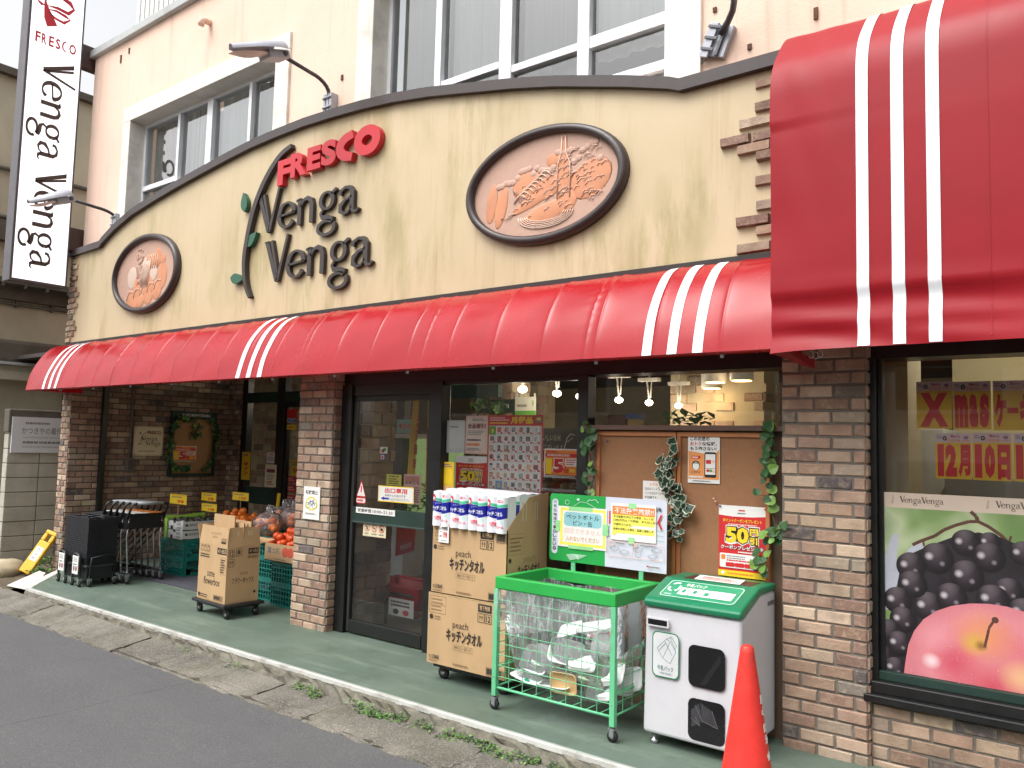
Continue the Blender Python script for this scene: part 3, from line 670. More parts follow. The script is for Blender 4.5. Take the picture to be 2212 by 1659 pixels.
def small_awning(x, t, lift=0):
    y, z = lerp_prof(SP, t); y2, z2 = lerp_prof(SP, min(1, t + .02)); y1, z1 = lerp_prof(SP, max(0, t - .02))
    dy, dz = y2 - y1, z2 - z1; L = math.hypot(dy, dz); ny, nz = dz / L, -dy / L
    k = max(i for i in range(len(RIBS) - 1) if RIBS[i] <= x + 1e-6); a, b = RIBS[k], RIBS[k + 1]; q = (x - a) / (b - a)
    dip = (1 - (2 * abs(q - .5)) ** 8) * .007 * RH[k] * min(1, (b - a) / .4) * max(.0, math.sin(math.pi * min(1, t * .9 + .12))) ** .7
    if t < .08: dip += (1 - t / .08) * .012 * math.sin(math.pi * q)
    wr = 0
    for s_ in SEAMS:
        dd = abs(x - s_)
        if dd < .09: wr += .004 * math.sin(t * 70 + x * 25) * (1 - dd / .09) * math.exp(-((t - .5) / .25) ** 2); wr += .004 * math.exp(-(dd / .008) ** 2)
    wr += .0016 * math.sin(x * 9 + t * 13) 
    e = min(x - a, b - x); wr += .0024 * math.exp(-(e / .007) ** 2) * min(1, t * 6)
    o = -dip + wr + lift
    return (x, y + ny * o, z + nz * o)
aw = thing('long_awning', 'long low red vinyl awning with three groups of white stripes under the yellow fascia', 'awning', (-6, -.2, 2.12))
xs = []
for a, b in zip(RIBS, RIBS[1:]):
    n_ = max(2, int((b - a) / .036)); xs += [a + (b - a) * j / n_ for j in range(n_)] + [a + .006, a + .013, a + .02, b - .006, b - .013, b - .02]
xs = sorted(set(xs + [AX1] + [s_ + d for s_ in SEAMS for d in (-.014, -.006, 0, .006, .014)]))
ts = [j / 34 for j in range(35)]
mb = MB(); mb.grid(small_awning, xs, ts, RED, flip=False)
e0 = [small_awning(AX0, t) for t in ts]
for q in range(len(ts) - 1): mb.face([e0[q], e0[q + 1], (AX0, .0, 2.14 + .2)], RED)
mb.face([e0[-1], (AX0, 0, 2.14), (AX0, 0, 2.34)], RED)
mb.grid(lambda x, v: (x, -.445 + v, 2.138 - (.012 if 0 < v < .05 else 0)), [AX0, AX1], [0, .02, .05], RED)
mb.build('canopy', aw)
mb = MB(); mb.face([(AX0, -.44, 2.136), (AX0 + .03, -.44, 2.136), (AX0 + .5, .0, 2.118), (AX0, .0, 2.13)], RED); mb.face([(AX0 + .03, -.43, 2.14), (AX0 + .5, .0, 2.12), (AX0 + .5, .0, 2.2), (AX0 + .03, -.43, 2.16)], RED); mb.build('end_flap', aw)
for cx_ in (-9.99, -6.06, -2.035):
    for d in (-.16, 0, .155):
        mb = MB(); n_ = [cx_ + d - .03 + .012 * j for j in range(6)]; mb.grid(lambda x, t: small_awning(x, t, .003), n_, [.005 + .995 * j / 40 for j in range(41)], STRIPE); mb.build('stripe', aw)
# frame and rear board
mb = MB()
for k, x in enumerate(RIBS[1:-1:2]):
    mb.tube([(x, *[(a - .0 if i else a) for i, a in enumerate((yy + .03, zz - .03))]) for yy, zz in [lerp_prof(SP, j / 8) for j in range(9)]], .012, mat('awning_frame', (150, 150, 150), .5, metal=.3), 6)
mb.tube([(AX0 + .05, -.42, 2.16), (AX1, -.42, 2.16)], .014, mat('awning_frame', (150, 150, 150), .5, metal=.3), 6)
mb.build('awning_frame', aw)
BP = smooth([(.08, 3.965), (-.2, 3.925), (-.37, 3.76), (-.49, 3.6), (-.5, 3.3)], 3)
BP = BP + [(-.503, 3.3 - .1 * k) for k in range(1, 9)] + [(-.505, 2.44), (-.506, 2.405), (-.492, 2.37), (-.487, 2.33), (-.492, 2.29), (-.498, 2.25), (-.492, 2.22), (-.496, 2.19), (-.507, 2.15), (-.512, 2.118)]
BX0, BX1 = -1.452, 1.1
def big_awning(x, t, lift=0):
    y, z = lerp_prof(BP, t); q = x - BX0; o = 0
    if z < 2.5: o += .008 * math.sin(x * 3.1 + z * 30) * (2.5 - z) / .4 + .003 * math.sin(x * 9 + z * 50) * (2.5 - z) / .4
    o += .0015 * math.sin(x * 5 + z * 2.2) + .002 * math.sin(x * 2.1 - z * 4)
    if z > 3.7: o += .008 * math.sin(x * 8) * (z - 3.7) / .26
    if z > 3.3: o += .012 * math.exp(-q * 5)
    if q < .4 and z < 3: o -= .008 * math.exp(-q * 9) * math.sin((3 - z) * 6) ** 2
    o -= .01 * max(0, (z - 2.4)) * (q < .3) * math.sin(q * 30 + z * 9) * .3
    return (x, y - o - lift * (1 if z < 3.6 else .4), z + (lift if z > 3.5 else 0) - (.012 * math.exp(-q * 8) if z < 2.3 else 0))
ba = thing('tall_awning', 'tall boxy red awning with three broad white stripes at the right end of the shop', 'awning', (-.5, -.2, 2.1))
xs = [BX0 + (BX1 - BX0) * j / 90 for j in range(91)]; ts = [j / 90 for j in range(91)]
mb = MB(); mb.grid(big_awning, xs, ts, REDBIG)
e0 = [big_awning(BX0, t) for t in ts]
for a, b in zip(e0, e0[1:]): mb.face([a, b, (BX0, .075, b[2]), (BX0, .075, a[2])], REDBIG)
mb.build('canopy', ba)
for x in (-1.0, -.842, -.69):
    mb = MB(); mb.grid(lambda u, t: big_awning(u, t, .004), [x - .028 + .014 * j for j in range(5)], [.005 + .993 * j / 110 for j in range(111)], STRIPE); mb.build('stripe', ba)
mb = MB(); mb.grid(lambda t, v: big_awning(-.47 + v, t, .0025), [.02 + .97 * j / 70 for j in range(71)], [-.004, .004], REDBIG); mb.build('seam', ba)
mb = MB(); fl = [PY(1655, 756, -.49), PY(1700, 757, -.47), PY(1758, 772, -.3), PY(1757, 796, -.3), PY(1735, 790, -.34)]
mb.face(fl, REDBIG); mb.face([q + Vector((0, .02, 0)) for q in fl[::-1]], REDBIG); mb.build('end_flap', ba)
mb = MB(); mb.tube([(BX0 + .05, -.46, 2.14), (BX1, -.46, 2.14)], .016, STEEL, 8)
for (px, py) in ((1752, 766), (1762, 768), (1772, 765)):
    p = PY(px, py, -.35); mb.tube([p + Vector((.012 * math.cos(t), 0, .018 * math.sin(t))) for t in [R(q) for q in range(200, 500, 30)]], .002, WHITE, 5)
mb.build('awning_frame', ba)

# ---------------------------------------------------------------- fascia lettering
LD = .036
sg = thing('shop_lettering', 'raised red and dark brown shop name with a leafy bent twig on the yellow fascia', 'sign', (-6, 0, 3.2))
LRED = mat('letter_red', (190, 34, 46), .4, var=.06); LBRN = mat('letter_brown', (52, 44, 42), .45, var=.12)
FP = lambda x, z, d: (x, -.004 - d, z)
words = [('F', (-6.325, 3.995, -6.13, 4.235)), ('R', (-6.13, 4.035, -5.9, 4.262)), ('E', (-5.89, 4.055, -5.7, 4.27)), ('S', (-5.69, 4.055, -5.49, 4.285)), ('C', (-5.485, 4.05, -5.27, 4.29)), ('O', (-5.255, 4.045, -4.925, 4.305))]
for ch, (a, b, c, d) in words:
    mb = MB()
    if ch == 'C':
        pts = [(-5.275, 4.272, .075)] + arc(-5.275, 4.17, .165, .095, 100, 262, .1, .075, 14) + [(-5.275, 4.07, .075)]; stroke(mb, pts, FP, LRED, LD + .02)
    elif ch == 'O': stroke(mb, arc(-5.09, 4.175, .115, .088, 0, 360, .1, .085, 36), FP, LRED, LD + .02)
    else: solid_text(mb, ch, FP, (a, b, c, d), LRED, LD + .02, .05)
    mb.build('red_letter', sg)
def venga_word(parent, x0, z0, x1, z1, D=LD, m=LBRN, name='dark_letter', P=FP):
    st, wd = venga('Venga'); k = (x1 - x0) / wd; kz = (z1 - z0) / 1.66
    for letter in st:
        mb = MB()
        for s_ in letter: stroke(mb, [(x0 + x * k, z0 + y * kz, ww * (k + kz) / 2) for x, y, ww in s_], P, m, D)
        mb.build(name, parent)
a, b = PY(581, 505, -.03), PY(779, 458, -.03); venga_word(sg, -6.625, 3.58, -5.19, 3.99)
venga_word(sg, -6.47, 3.09, -4.99, 3.52)
mb = MB(); tw = [PY(*q, -.03) for q in ((633, 316), (612, 332), (592, 360), (572, 397), (556, 437), (545, 475), (536, 520), (530, 560), (530, 593), (534, 622), (542, 643))]
tws = smooth([(p.x, p.z) for p in tw], 2); n_ = len(tws)
stroke(mb, [(x, z, .022 + .038 * math.sin(math.pi * min(1, (k / n_) * .8 + .15))) for k, (x, z) in enumerate(tws)], FP, LBRN, .05); mb.build('twig', sg)
for (px, py), ang, ln in (((530, 438), 100, .2), ((545, 518), 35, .21), ((513, 603), -12, .2)):
    p = PY(px, py, -.03); mb = MB(); ca, sa = math.cos(R(ang)), math.sin(R(ang))
    stroke(mb, [(p.x + ca * ln * (j / 10 - .5), p.z + sa * ln * (j / 10 - .5), .004 + .1 * math.sin(math.pi * (j / 10) ** .8)) for j in range(11)], FP, mat('leaf_green', (36, 88, 66), .45, var=.08), .045); mb.build('leaf', sg)
# ---------------------------------------------------------------- oval reliefs
TERRA = mat('relief_ground', (186, 150, 132), .6, var=.05, vs=20, bump=.15, bs=120); TERO = mat('relief_orange', (198, 134, 98), .55, var=.1, vs=9)
PALE = mat('relief_pale', (200, 176, 160), .6, var=.05); SCR = mat('relief_ridge', (224, 196, 178), .55, var=.05)
def plaque(cx_, cz, rx, rz, label):
    t = thing('oval_plaque', label, 'plaque', (cx_, 0, cz - rz), 'oval food reliefs on the fascia')
    mb = MB(); N = 56; prof = [(-.03, 0), (-.035, -.05), (-.012, -.072), (.022, -.06), (.03, -.03), (.03, 0)]
    rings = [[mb.vid((cx_ + (rx + d) * math.cos(2 * math.pi * j / N), y, cz + (rz + d) * math.sin(2 * math.pi * j / N))) for d, y in prof] for j in range(N)]
    for j in range(N):
        for k in range(len(prof) - 1): mb.fi([rings[j][k], rings[j][k + 1], rings[(j + 1) % N][k + 1], rings[(j + 1) % N][k]], BROWN, None, True)
    mb.build('frame', t)
    mb = MB(); ids = [mb.vid((cx_ + (rx - .02) * math.cos(2 * math.pi * j / N), -.02, cz + (rz - .02) * math.sin(2 * math.pi * j / N))) for j in range(N)]; mb.fi(ids, TERRA); mb.build('panel', t)
    return t
def rel(mb, cx_, cz, dx, dz, rx, rz, m, rot=0, h=.006):
    c = Vector((cx_ + dx, -.02, cz + dz)); M = Matrix.Translation(c) @ Matrix.Rotation(R(rot), 4, 'Y'); o = mb.M; mb.M = M; mb.ball((0, 0, 0), rx, h, rz, m, 14, 8); mb.M = o
def ridge(mb, cx_, cz, pts, r=.005): mb.tube([(cx_ + a, -.0275, cz + b) for a, b in pts], r, SCR, 5)
p1 = plaque(-3.262, 3.452, .665, .395, 'oval relief of bread, bottle and grapes in the wide dark frame on the fascia'); mb = MB(); C_ = (-3.262, 3.452); rp = random.Random(4)
for dx, dz, rx, rz, ro in ((-.46, -.06, .05, .15, -8), (-.37, -.1, .055, .16, -12), (0, -.06, .3, .05, 22), (.05, -.02, .12, .08, 20), (.4, -.02, .18, .13, 25), (.16, .16, .05, .06, 0), (.18, .02, .065, .2, 0), (.18, .22, .025, .1, 0), (.03, -.2, .2, .07, 12), (.2, -.15, .1, .08, 30), (.08, .17, .05, .05, 0), (-.14, .03, .13, .1, 10)): rel(mb, *C_, dx, dz, rx, rz, TERO, -ro)
for k in range(26):
    a = k * .035 - .4; rel(mb, *C_, a, .05 + .22 * math.sin((a + .45) * 1.9) * rp.uniform(.2, .9), .03, .025, TERRA, 0, .008)
for k in range(8): ridge(mb, *C_, [(-.25 + k * .03 + .03 * q, -.09 + .02 * k + .05 * q - .012 * q * q) for q in range(5)])
for k in range(150):
    a, b = rp.uniform(-.42, .5), rp.uniform(-.22, .22)
    if (a / .62) ** 2 + (b / .3) ** 2 < .8 and (b < .1 + a * .4): 
        q = rp.uniform(.02, .07); ridge(mb, *C_, [(a, b), (a + q * .5, b + q * .3 + .01), (a + q, b + q * .4)], .0025)
for k in range(5): ridge(mb, *C_, [(.03 + .16 * math.cos(R(t)) * (1 + k * .12), -.21 + (.05 + .012 * k) * math.sin(R(t))) for t in range(180, 370, 20)], .0035)
ridge(mb, *C_, [(.13, -.12), (.13, .12), (.16, .2), (.165, .32)]); ridge(mb, *C_, [(.235, -.12), (.235, .12), (.2, .2), (.195, .32)])
mb.build('relief', p1)
p2 = plaque(-8.745, 3.438, .685, .42, 'oval relief of fruit and vegetables in the dark frame left of the shop name'); mb = MB(); C_ = (-8.745, 3.438)
for dx, dz, rx, rz, ro in ((-.3, -.27, .09, .12, 20), (-.1, -.3, .1, .08, 0), (.08, -.27, .1, .09, 0), (.26, -.22, .1, .1, 0), (.36, -.05, .1, .16, 0), (-.18, -.16, .07, .15, 20), (.12, -.13, .07, .11, 15), (.1, .12, .14, .1, 0), (.25, .16, .07, .11, 0), (.36, .12, .06, .07, 0), (-.22, -.33, .06, .1, 15), (0, -.18, .07, .07, 0)): rel(mb, *C_, dx, dz, rx, rz, TERO, -ro)
for dx, dz, rx, rz in ((-.3, -.02, .11, .13), (.17, .0, .09, .1), (-.02, .02, .09, .17)): rel(mb, *C_, dx, dz, rx, rz, PALE)
for k in range(9): ridge(mb, *C_, [(-.08 + k * .018, -.15), (-.1 + k * .024, 0), (-.03 + k * .016, .14)], .004)
for k in range(6): ridge(mb, *C_, [(.02 + k * .045, .04), (.03 + k * .045, .2)], .004)
for k in range(40):
    a, b = rp.uniform(-.2, -.08), rp.uniform(-.12, .28); ridge(mb, *C_, [(a, b), (a + .02, b + .03)], .004)
for k in range(5): ridge(mb, *C_, [(-.3 + k * .15 + .09 * math.cos(R(t)), -.28 + .02 * k + .1 * math.sin(R(t))) for t in range(60, 200, 20)], .004)
mb.build('relief', p2)
# ---------------------------------------------------------------- projecting blade sign
SIGNF = mat('glowing_sign_face', (238, 238, 240), .25, var=.02, spec=.5, emit=(240, 242, 248), es=.55); SIGNS = mat('sign_case', (72, 66, 70), .35, var=.08)  # glow added to whiten the side-facing sign panel
bs_ = thing('blade_sign', 'tall white projecting box sign with brown vertical lettering on the corner of the shop', 'sign', (-10.65, -.41, 3.45))
X1, X0, Y0, Y1, Z0, Z1 = -10.55, -10.76, -.745, -.092, 3.44, 7.6
mb = MB(); mb.box((X0, Y0, Z0), (X1 - .004, Y1, Z1), SIGNS)
for a, b, c, d in ((Y0, Z0, Y1, Z0 + .03), (Y0, Z1 - .03, Y1, Z1), (Y0, Z0 + .03, Y0 + .028, Z1 - .03), (Y1 - .02, Z0 + .03, Y1, Z1 - .03)): mb.box((X1 - .004, a, b), (X1 + .006, c, d), SIGNS)
mb.build('case', bs_, bevel=.004)
mb = MB(); mb.box((X1 - .003, Y0 + .028, Z0 + .03), (X1, Y1 - .02, Z1 - .03), SIGNF); mb.build('face_panel', bs_)
SBRN = mat('sign_brown', (66, 50, 46), .5, var=.05); SRED = mat('sign_red', (186, 34, 46), .5, var=.05)
def QX(px, py): p = PX(px, py, X1 + .002); return p.y, p.z
def venga_down(ztop, zbot, ymid, hh):
    """word reading downwards: its x axis runs down, its up axis runs towards the wall... mirrored so letters stand facing +Y"""
    st, wd = venga('Venga'); k = (ztop - zbot) / wd
    mb = MB()
    for letter in st:
        for s_ in letter: stroke(mb, [(x * k, y * hh, ww * (k + hh) / 2 * 1.1) for x, y, ww in s_], lambda x, y, d: (X1 + .002 + d, ymid + y, ztop - x), SBRN, 0)
    return mb
mb = venga_down(6.27, 4.98, -.54, .235); 
mb.build('lettering', bs_)
mb = venga_down(4.86, 3.62, -.54, .235); mb.build('lettering', bs_)
mb = MB(); sh = Sheet(mb, (X1 + .0015, Y0, 6.42), (0, .65, 0), (0, 0, .16)); P_ = [(('F'), 14), ('R', 25), ('E', 38), ('S', 50), ('C', 62), ('O', 75)]
for ch, u in P_:
    if ch == 'C': sh.line([(u + 7, 92), (u + 2, 75), (u + 1, 50), (u + 2, 25), (u + 7, 8)], .018, SRED)
    else: sh.text(ch, u, 8, u + (13 if ch == 'O' else 9), 92, SRED, .03)
mb.build('lettering', bs_)
mb = MB(); E_ = lambda x, y, d: (X1 + .002, x, y)
a = QX(112, 2); 
stroke(mb, [(y, z, w_) for (y, z), w_ in ((QX(98, 0), .02), (QX(101, 18), .06), (QX(106, 38), .12), (QX(113, 57), .13))], E_, SRED)
stroke(mb, [(y, z, w_) for (y, z), w_ in ((QX(98, 2), .01), (QX(110, -8), .03), (QX(130, -8), .05), (QX(152, 8), .06), (QX(160, 22), .03), (QX(148, 30), .05), (QX(125, 18), .04), (QX(104, 12), .01))], E_, SRED)
stroke(mb, [(y, z, w_) for (y, z), w_ in ((QX(105, 20), .01), (QX(122, 24), .03), (QX(142, 36), .04), (QX(152, 44), .02), (QX(138, 50), .04), (QX(120, 40), .03), (QX(106, 26), .01))], E_, SRED)
stroke(mb, [(y, z, w_) for (y, z), w_ in ((QX(82, 0), .02), (QX(90, 8), .04), (QX(97, 10), .01))], E_, SRED)
mb.build('emblem', bs_)
mb = MB()
for za, zb in ((6.35, 6.66), (3.93, 4.24)): mb = MB(); mb.box((-10.71, Y1, za), (-10.6, WY + .1, zb), mat('bracket_brown', (70, 50, 46), .5, var=.1)); mb.build('bracket', bs_, bevel=.006)
# ---------------------------------------------------------------- floodlights over the fascia
LGREY = mat('lamp_grey', (168, 170, 178), .4, metal=.1, var=.1); LWHITE = mat('lamp_reflector', (214, 214, 216), .5, var=.03); LARM = mat('lamp_arm', (84, 84, 88), .4, metal=.5)
def flood(base, tip, head_end, drop, label):
    t = thing('floodlight', label, 'lamp', base, 'floodlights on bent arms above the fascia')
    b, tp_, he = Vector(base), Vector(tip), Vector(head_end)
    mb = MB(); up = Vector((b.x, b.y - .06, tp_.z - .04)); pts = [b + Vector((0, -.02, -.02)), b + Vector((0, -.03, (tp_.z - b.z) * .4))]
    for j in range(7):
        q = j / 6; pts.append(Vector((b.x, b.y - .03 - .22 * (1 - math.cos(q * math.pi / 2)), b.z + (tp_.z - b.z) * (.45 + .5 * math.sin(q * math.pi / 2)))))
    pts.append(tp_); mb.tube(pts, .018, LARM, 10); mb.build('arm', t)
    mb = MB()
    for dx in (-.045, .0, .04): mb.box((b.x + dx - .016, b.y - .045, b.z - .09), (b.x + dx + .016, b.y + .03, b.z + .11), LGREY)
    mb.tube([(b.x - .06, b.y - .05, b.z + .07), (b.x + .06, b.y - .05, b.z + .07)], .012, LGREY, 6); mb.tube([(b.x - .06, b.y - .05, b.z - .02), (b.x + .06, b.y - .05, b.z - .02)], .012, LGREY, 6); mb.build('bracket', t, bevel=.003)
    d = (he - tp_); L = d.length; d.normalize(); s_ = Vector((1, 0, 0)); n_ = s_.cross(d).normalized()
    if n_.z < 0: n_ = -n_
    mb = MB()
    def hp(u, v):                                                # the leaf-shaped shade, open below
        wd = .14 * math.sin(math.pi * min(1, .22 + u * .72)) ** .7 * (1 - .35 * u ** 3); a = R(180 * v)
        return tp_ + d * (u * L - .03) + s_ * (wd * math.cos(a)) + n_ * (.095 * math.sin(a) * (1 - .55 * u) + .01)
    us = [j / 12 for j in range(13)]; vs_ = [j / 10 for j in range(11)]
    mb.grid(hp, us, vs_, LGREY)
    mb.build('head', t)
    mb = MB(); mb.grid(lambda u, v: tp_ + d * ((.3 + u * .66) * L) + s_ * (.095 * math.sin(math.pi * (.25 + u * .62)) * v) + n_ * (-.018 - .03 * (1 - v * v) * math.sin(math.pi * u)), [j / 8 for j in range(9)], [-1, -.6, -.2, .2, .6, 1], LWHITE); mb.build('lens', t)
    mb = MB(); c = tp_ + d * (.1 * L); mb.M = Matrix.Translation(c) @ Matrix((( s_.x, d.x, n_.x, 0), (s_.y, d.y, n_.y, 0), (s_.z, d.z, n_.z, 0), (0, 0, 0, 1)))
    mb.box((-.08, -.1, -.055), (.08, .11, .012), LGREY); mb.box((-.05, .11, -.03), (.05, .17, .0), LWHITE); mb.tube([(-.1, -.05, -.02), (.1, -.05, -.02)], .022, LARM, 8); mb.M = None; mb.build('housing', t, bevel=.006)
flood((-5.72, .05, 4.66), (-5.68, -.56, 4.9), (-5.68, -1.04, 4.73), 0, 'grey floodlight on a bent arm in front of the smaller upstairs window')
flood((-9.64, .05, 4.17), (-9.58, -.56, 4.31), (-9.55, -.99, 4.12), 0, 'grey floodlight on a bent arm in front of the vertical white sign')
t = thing('floodlight', 'floodlight arm with a tilted grey bracket on the bare wall beside the tall awning', 'lamp', (-2.0, WY, 4.17), 'floodlights on bent arms above the fascia')
mb = MB(); c = PY(1553, 92, WY); mb.M = Matrix.Translation((c.x, WY - .03, c.z)) @ Matrix.Rotation(R(22), 4, 'Y')
mb.box((-.085, -.01, -.1), (.085, .03, .1), LGREY); mb.box((-.06, -.035, -.12), (-.01, -.01, .1), LGREY); mb.box((.03, -.03, -.1), (.05, -.01, .1), LARM)
for z in (-.07, 0, .07): mb.box((-.07, -.045, z - .01), (.02, -.035, z + .01), LARM)
mb.M = None; mb.build('bracket', t, bevel=.003)
mb = MB(); q = [PY(1556, 72, WY - .06), PY(1572, 48, WY - .1), PY(1583, 22, WY - .16), PY(1586, 0, WY - .25), PY(1583, -25, WY - .4), PY(1570, -55, -.55)]; mb.tube(smooth3 := [q[0], q[1], q[2], q[3], q[4], q[5]], .02, LARM, 10); mb.build('arm', t)
mb = MB(); q = [PY(*a, WY - .02) for a in ((1540, 118), (1525, 128), (1508, 145), (1495, 165))]; mb.tube(q, .004, LARM, 5); mb.build('cable', t)
# ---------------------------------------------------------------- the neighbour's side
BLOCK = mat('concrete_block', (176, 172, 158), .95, var=.16, vs=3, bump=.5, bs=60, grime=.3)
CONC = mat('old_render', (190, 182, 160), .95, var=.14, vs=1.2, bump=.3, bs=25, grime=.35, stretch=(1, 1, .6)); CONCD = mat('dark_ledge', (92, 86, 76), .9, var=.25, vs=5, grime=.3)
XW = -11.6
bw = thing('block_wall', 'weathered grey concrete block boundary wall left of the shop', 'wall', (XW, .8, -.25))
mb = MB(); rb = random.Random(6); y0 = -.24; k = 0; z = -.3
while z < 1.62:
    y = y0 - (.2 if k % 2 else 0) * 0; y = y0
    while y < 2.6:
        L = .4; d = rb.uniform(-.004, .004); mb.box((XW - .14, y + .005, z + .005), (XW + d, min(y + L, 2.6) - .005, z + .19 - .005), BLOCK); y += L
    z += .19; k += 1
mb.box((XW - .13, y0 + .01, -.3), (XW - .008, 2.6, 1.6), MORTAR); mb.build('blocks', bw, bevel=.006)
mb = MB(); mb.box((XW - .15, y0 - .01, 1.62), (XW + .012, 2.6, 1.93), CONCD); mb.build('coping', bw, bevel=.015)
p, q = PX(24, 916, XW + .02), PX(132, 996, XW + .02)
mb = MB(); zt, zb = 1.83, 1.36; sh = Sheet(mb, (XW + .03, -.21, zb), (0, .98, 0), (0, 0, zt - zb), mat('faded_board', (206, 208, 210), .6, var=.04), .02)
sh.greek(16, 78, 56, 88, 1, GREY, .6); sh.text('かつきやの着付教室', 12, 52, 78, 72, GREY, .01); sh.greek(14, 40, 76, 46, 1, mat('faint_print', (176, 176, 178), .7), .5); sh.greek(14, 24, 72, 34, 1, GREY, .6); sh.greek(14, 13, 76, 20, 1, mat('faint_print', (176, 176, 178), .7), .6)
tag(mb.build('sign_board'), 'faded white sign board with brush lettering on the grey block wall', 'sign')
nb = thing('neighbour_building', 'old grey rendered building with dark roof edges behind the block wall', 'building', (-14, 3, -.2))
NX = -13.2
mb = MB(); mb.box((NX - 5, -.4, -.3), (NX, 9, 6.95), CONC); mb.build('wall', nb)
def nz(px, py): return PX(px, py, NX)
a = nz(20, 153); mb = MB(); mb.box((NX - 5, -.6, 6.95), (NX + .12, 9, 7.06), CONCD); mb.build('roof', nb)
mb = MB(); z1 = nz(20, 785).z; z0 = nz(20, 822).z
mb.box((NX, -.5, z0), (NX + .3, 9, z0 + .12), CONC); mb.box((NX, -.5, z1 - .04), (NX + .34, 9, z1), mat('metal_flashing', (176, 178, 180), .4, var=.1)); mb.box((NX, -.48, z0 + .12), (NX + .26, 9, z1 - .04), CONC); mb.build('canopy_ledge', nb)
mb = MB(); za = nz(10, 735).z; mb.box((NX, -.45, z1), (NX + .2, 9, za), CONCD); mb.build('gutter_box', nb, bevel=.05)
mb = MB()
for py in (655, 470, 365):
    q = nz(10, py); mb.tube([(NX + .05, -.4, q.z), (NX + .05, 9, q.z)], .035 if py != 655 else .02, CONCD, 8)
for k in range(9): mb.box((NX + .02, -.2 + k * .5, nz(10, 655).z - .05), (NX + .08, -.17 + k * .5, nz(10, 655).z + .06), CONCD)
mb.build('pipe', nb)
mb = MB(); q = nz(100, 625); mb.box((NX, -.4, q.z - .05), (NX + .35, 9, q.z + .03), CONCD); mb.box((NX, -.4, q.z - .25), (NX + .12, 9, q.z - .05), CONCD); 
for k in range(14): mb.box((NX + .3, -.3 + k * .3, q.z - .1), (NX + .36, -.27 + k * .3, q.z - .05), CONCD)
mb.build('eave', nb)
mb = MB(); q = nz(10, 480); mb.box((NX, -.4, q.z - .3), (NX + .18, 9, q.z), CONCD); mb.build('string_course', nb)
mb = MB(); q0, q1 = nz(90, 850), nz(140, 900); mb.box((NX - .02, q0.y + .3, q1.z), (NX + .02, q1.y + .9, q0.z), mat('dark_opening', (30, 30, 32), .8)); mb.build('window', nb)
rb2 = thing('rear_house', 'grey house with a dark roof edge seen between the white sign and the shop', 'building', (-14.5, 10, 0))
mb = MB(); mb.box((-16, 8.5, 0), (-12.2, 13, 5.35), mat('rear_grey_wall', (112, 106, 96), .9, var=.15)); mb.build('wall', rb2); mb = MB(); mb.box((-16.2, 8.2, 5.35), (-12, 13.2, 5.5), CONCD); mb.build('roof', rb2)  # rear house wall in plain grey with random tone
# yellow stop board leaning on the corner, stone, weeds
YEL = mat('yellow_plastic', (226, 178, 34), .45, var=.06, vs=8, grime=.15)
t0, t1 = PY(50, 1240, -.32), PY(112, 1147, -.03)
A = Vector((t0.x, t0.y, t0.z + .02)); B = Vector((t1.x + .02, t1.y, t1.z)); d = (B - A); L = d.length; d.normalize(); s_ = Vector((.78, .62, 0)); s_ = (s_ - d * s_.dot(d)).normalized(); n_ = s_.cross(d).normalized()
yb = thing('stop_board', 'yellow plastic board with a white label leaning on the corner brick wall', 'board', A)
M_ = Matrix(((s_.x, d.x, n_.x, A.x), (s_.y, d.y, n_.y, A.y), (s_.z, d.z, n_.z, A.z), (0, 0, 0, 1)))
if (CAM - A).dot(n_) < 0: n_ = -n_; s_ = -s_; M_ = Matrix(((s_.x, d.x, n_.x, A.x), (s_.y, d.y, n_.y, A.y), (s_.z, d.z, n_.z, A.z), (0, 0, 0, 1)))
mb = MB(); mb.M = M_; hw = .075
mb.box((-hw, 0, -.05), (hw, L - .14, 0), YEL); mb.box((-hw, L - .14, -.05), (-.025, L - .05, 0), YEL); mb.box((.025, L - .14, -.05), (hw, L - .05, 0), YEL); mb.box((-hw, L - .05, -.05), (hw, L, 0), YEL)
mb.build('body', yb, bevel=.012)
mb = MB(); mb.M = M_; sh = Sheet(mb, (-.05, .16, .002), (.1, 0, 0), (0, L - .38, 0), PAPER); sh.greek(30, 80, 70, 90, 2, INK); sh.disc(50, 45, 18, 8, mat('print_palegreen', (170, 196, 160), .7)); sh.greek(20, 12, 80, 28, 3, GREY); mb.build('label', yb)
mb = MB(); p = PZ(12, 1225, -.02); rs = random.Random(5); mb.ball((p.x, p.y, -.06), .2, .24, .14, mat('pale_stone', (176, 162, 134), .9, var=.2, bump=.5, bs=20), 12, 8, jit=.08); tag(mb.build('stone'), 'pale rounded stone at the road edge near the block wall', 'stone')
def leafquad(mb, p, r, m, rr, flat=.5):
    a = rr.uniform(0, 6.283); e = rr.uniform(-.5, .9) * flat; d = Vector((math.cos(a) * math.cos(e), math.sin(a) * math.cos(e), math.sin(e))); s_ = d.cross(Vector((0, 0, 1))).normalized(); n_ = s_.cross(d)
    p = Vector(p); mb.face([p, p + d * r * .5 + s_ * r * .38 + n_ * r * .08, p + d * r, p + d * r * .5 - s_ * r * .38 + n_ * r * .08], m)
WEED = mat('weed_leaf', (86, 128, 58), .55, var=.35, vs=20); WEEDD = mat('dark_weed_leaf', (48, 78, 42), .6, var=.35, vs=20)
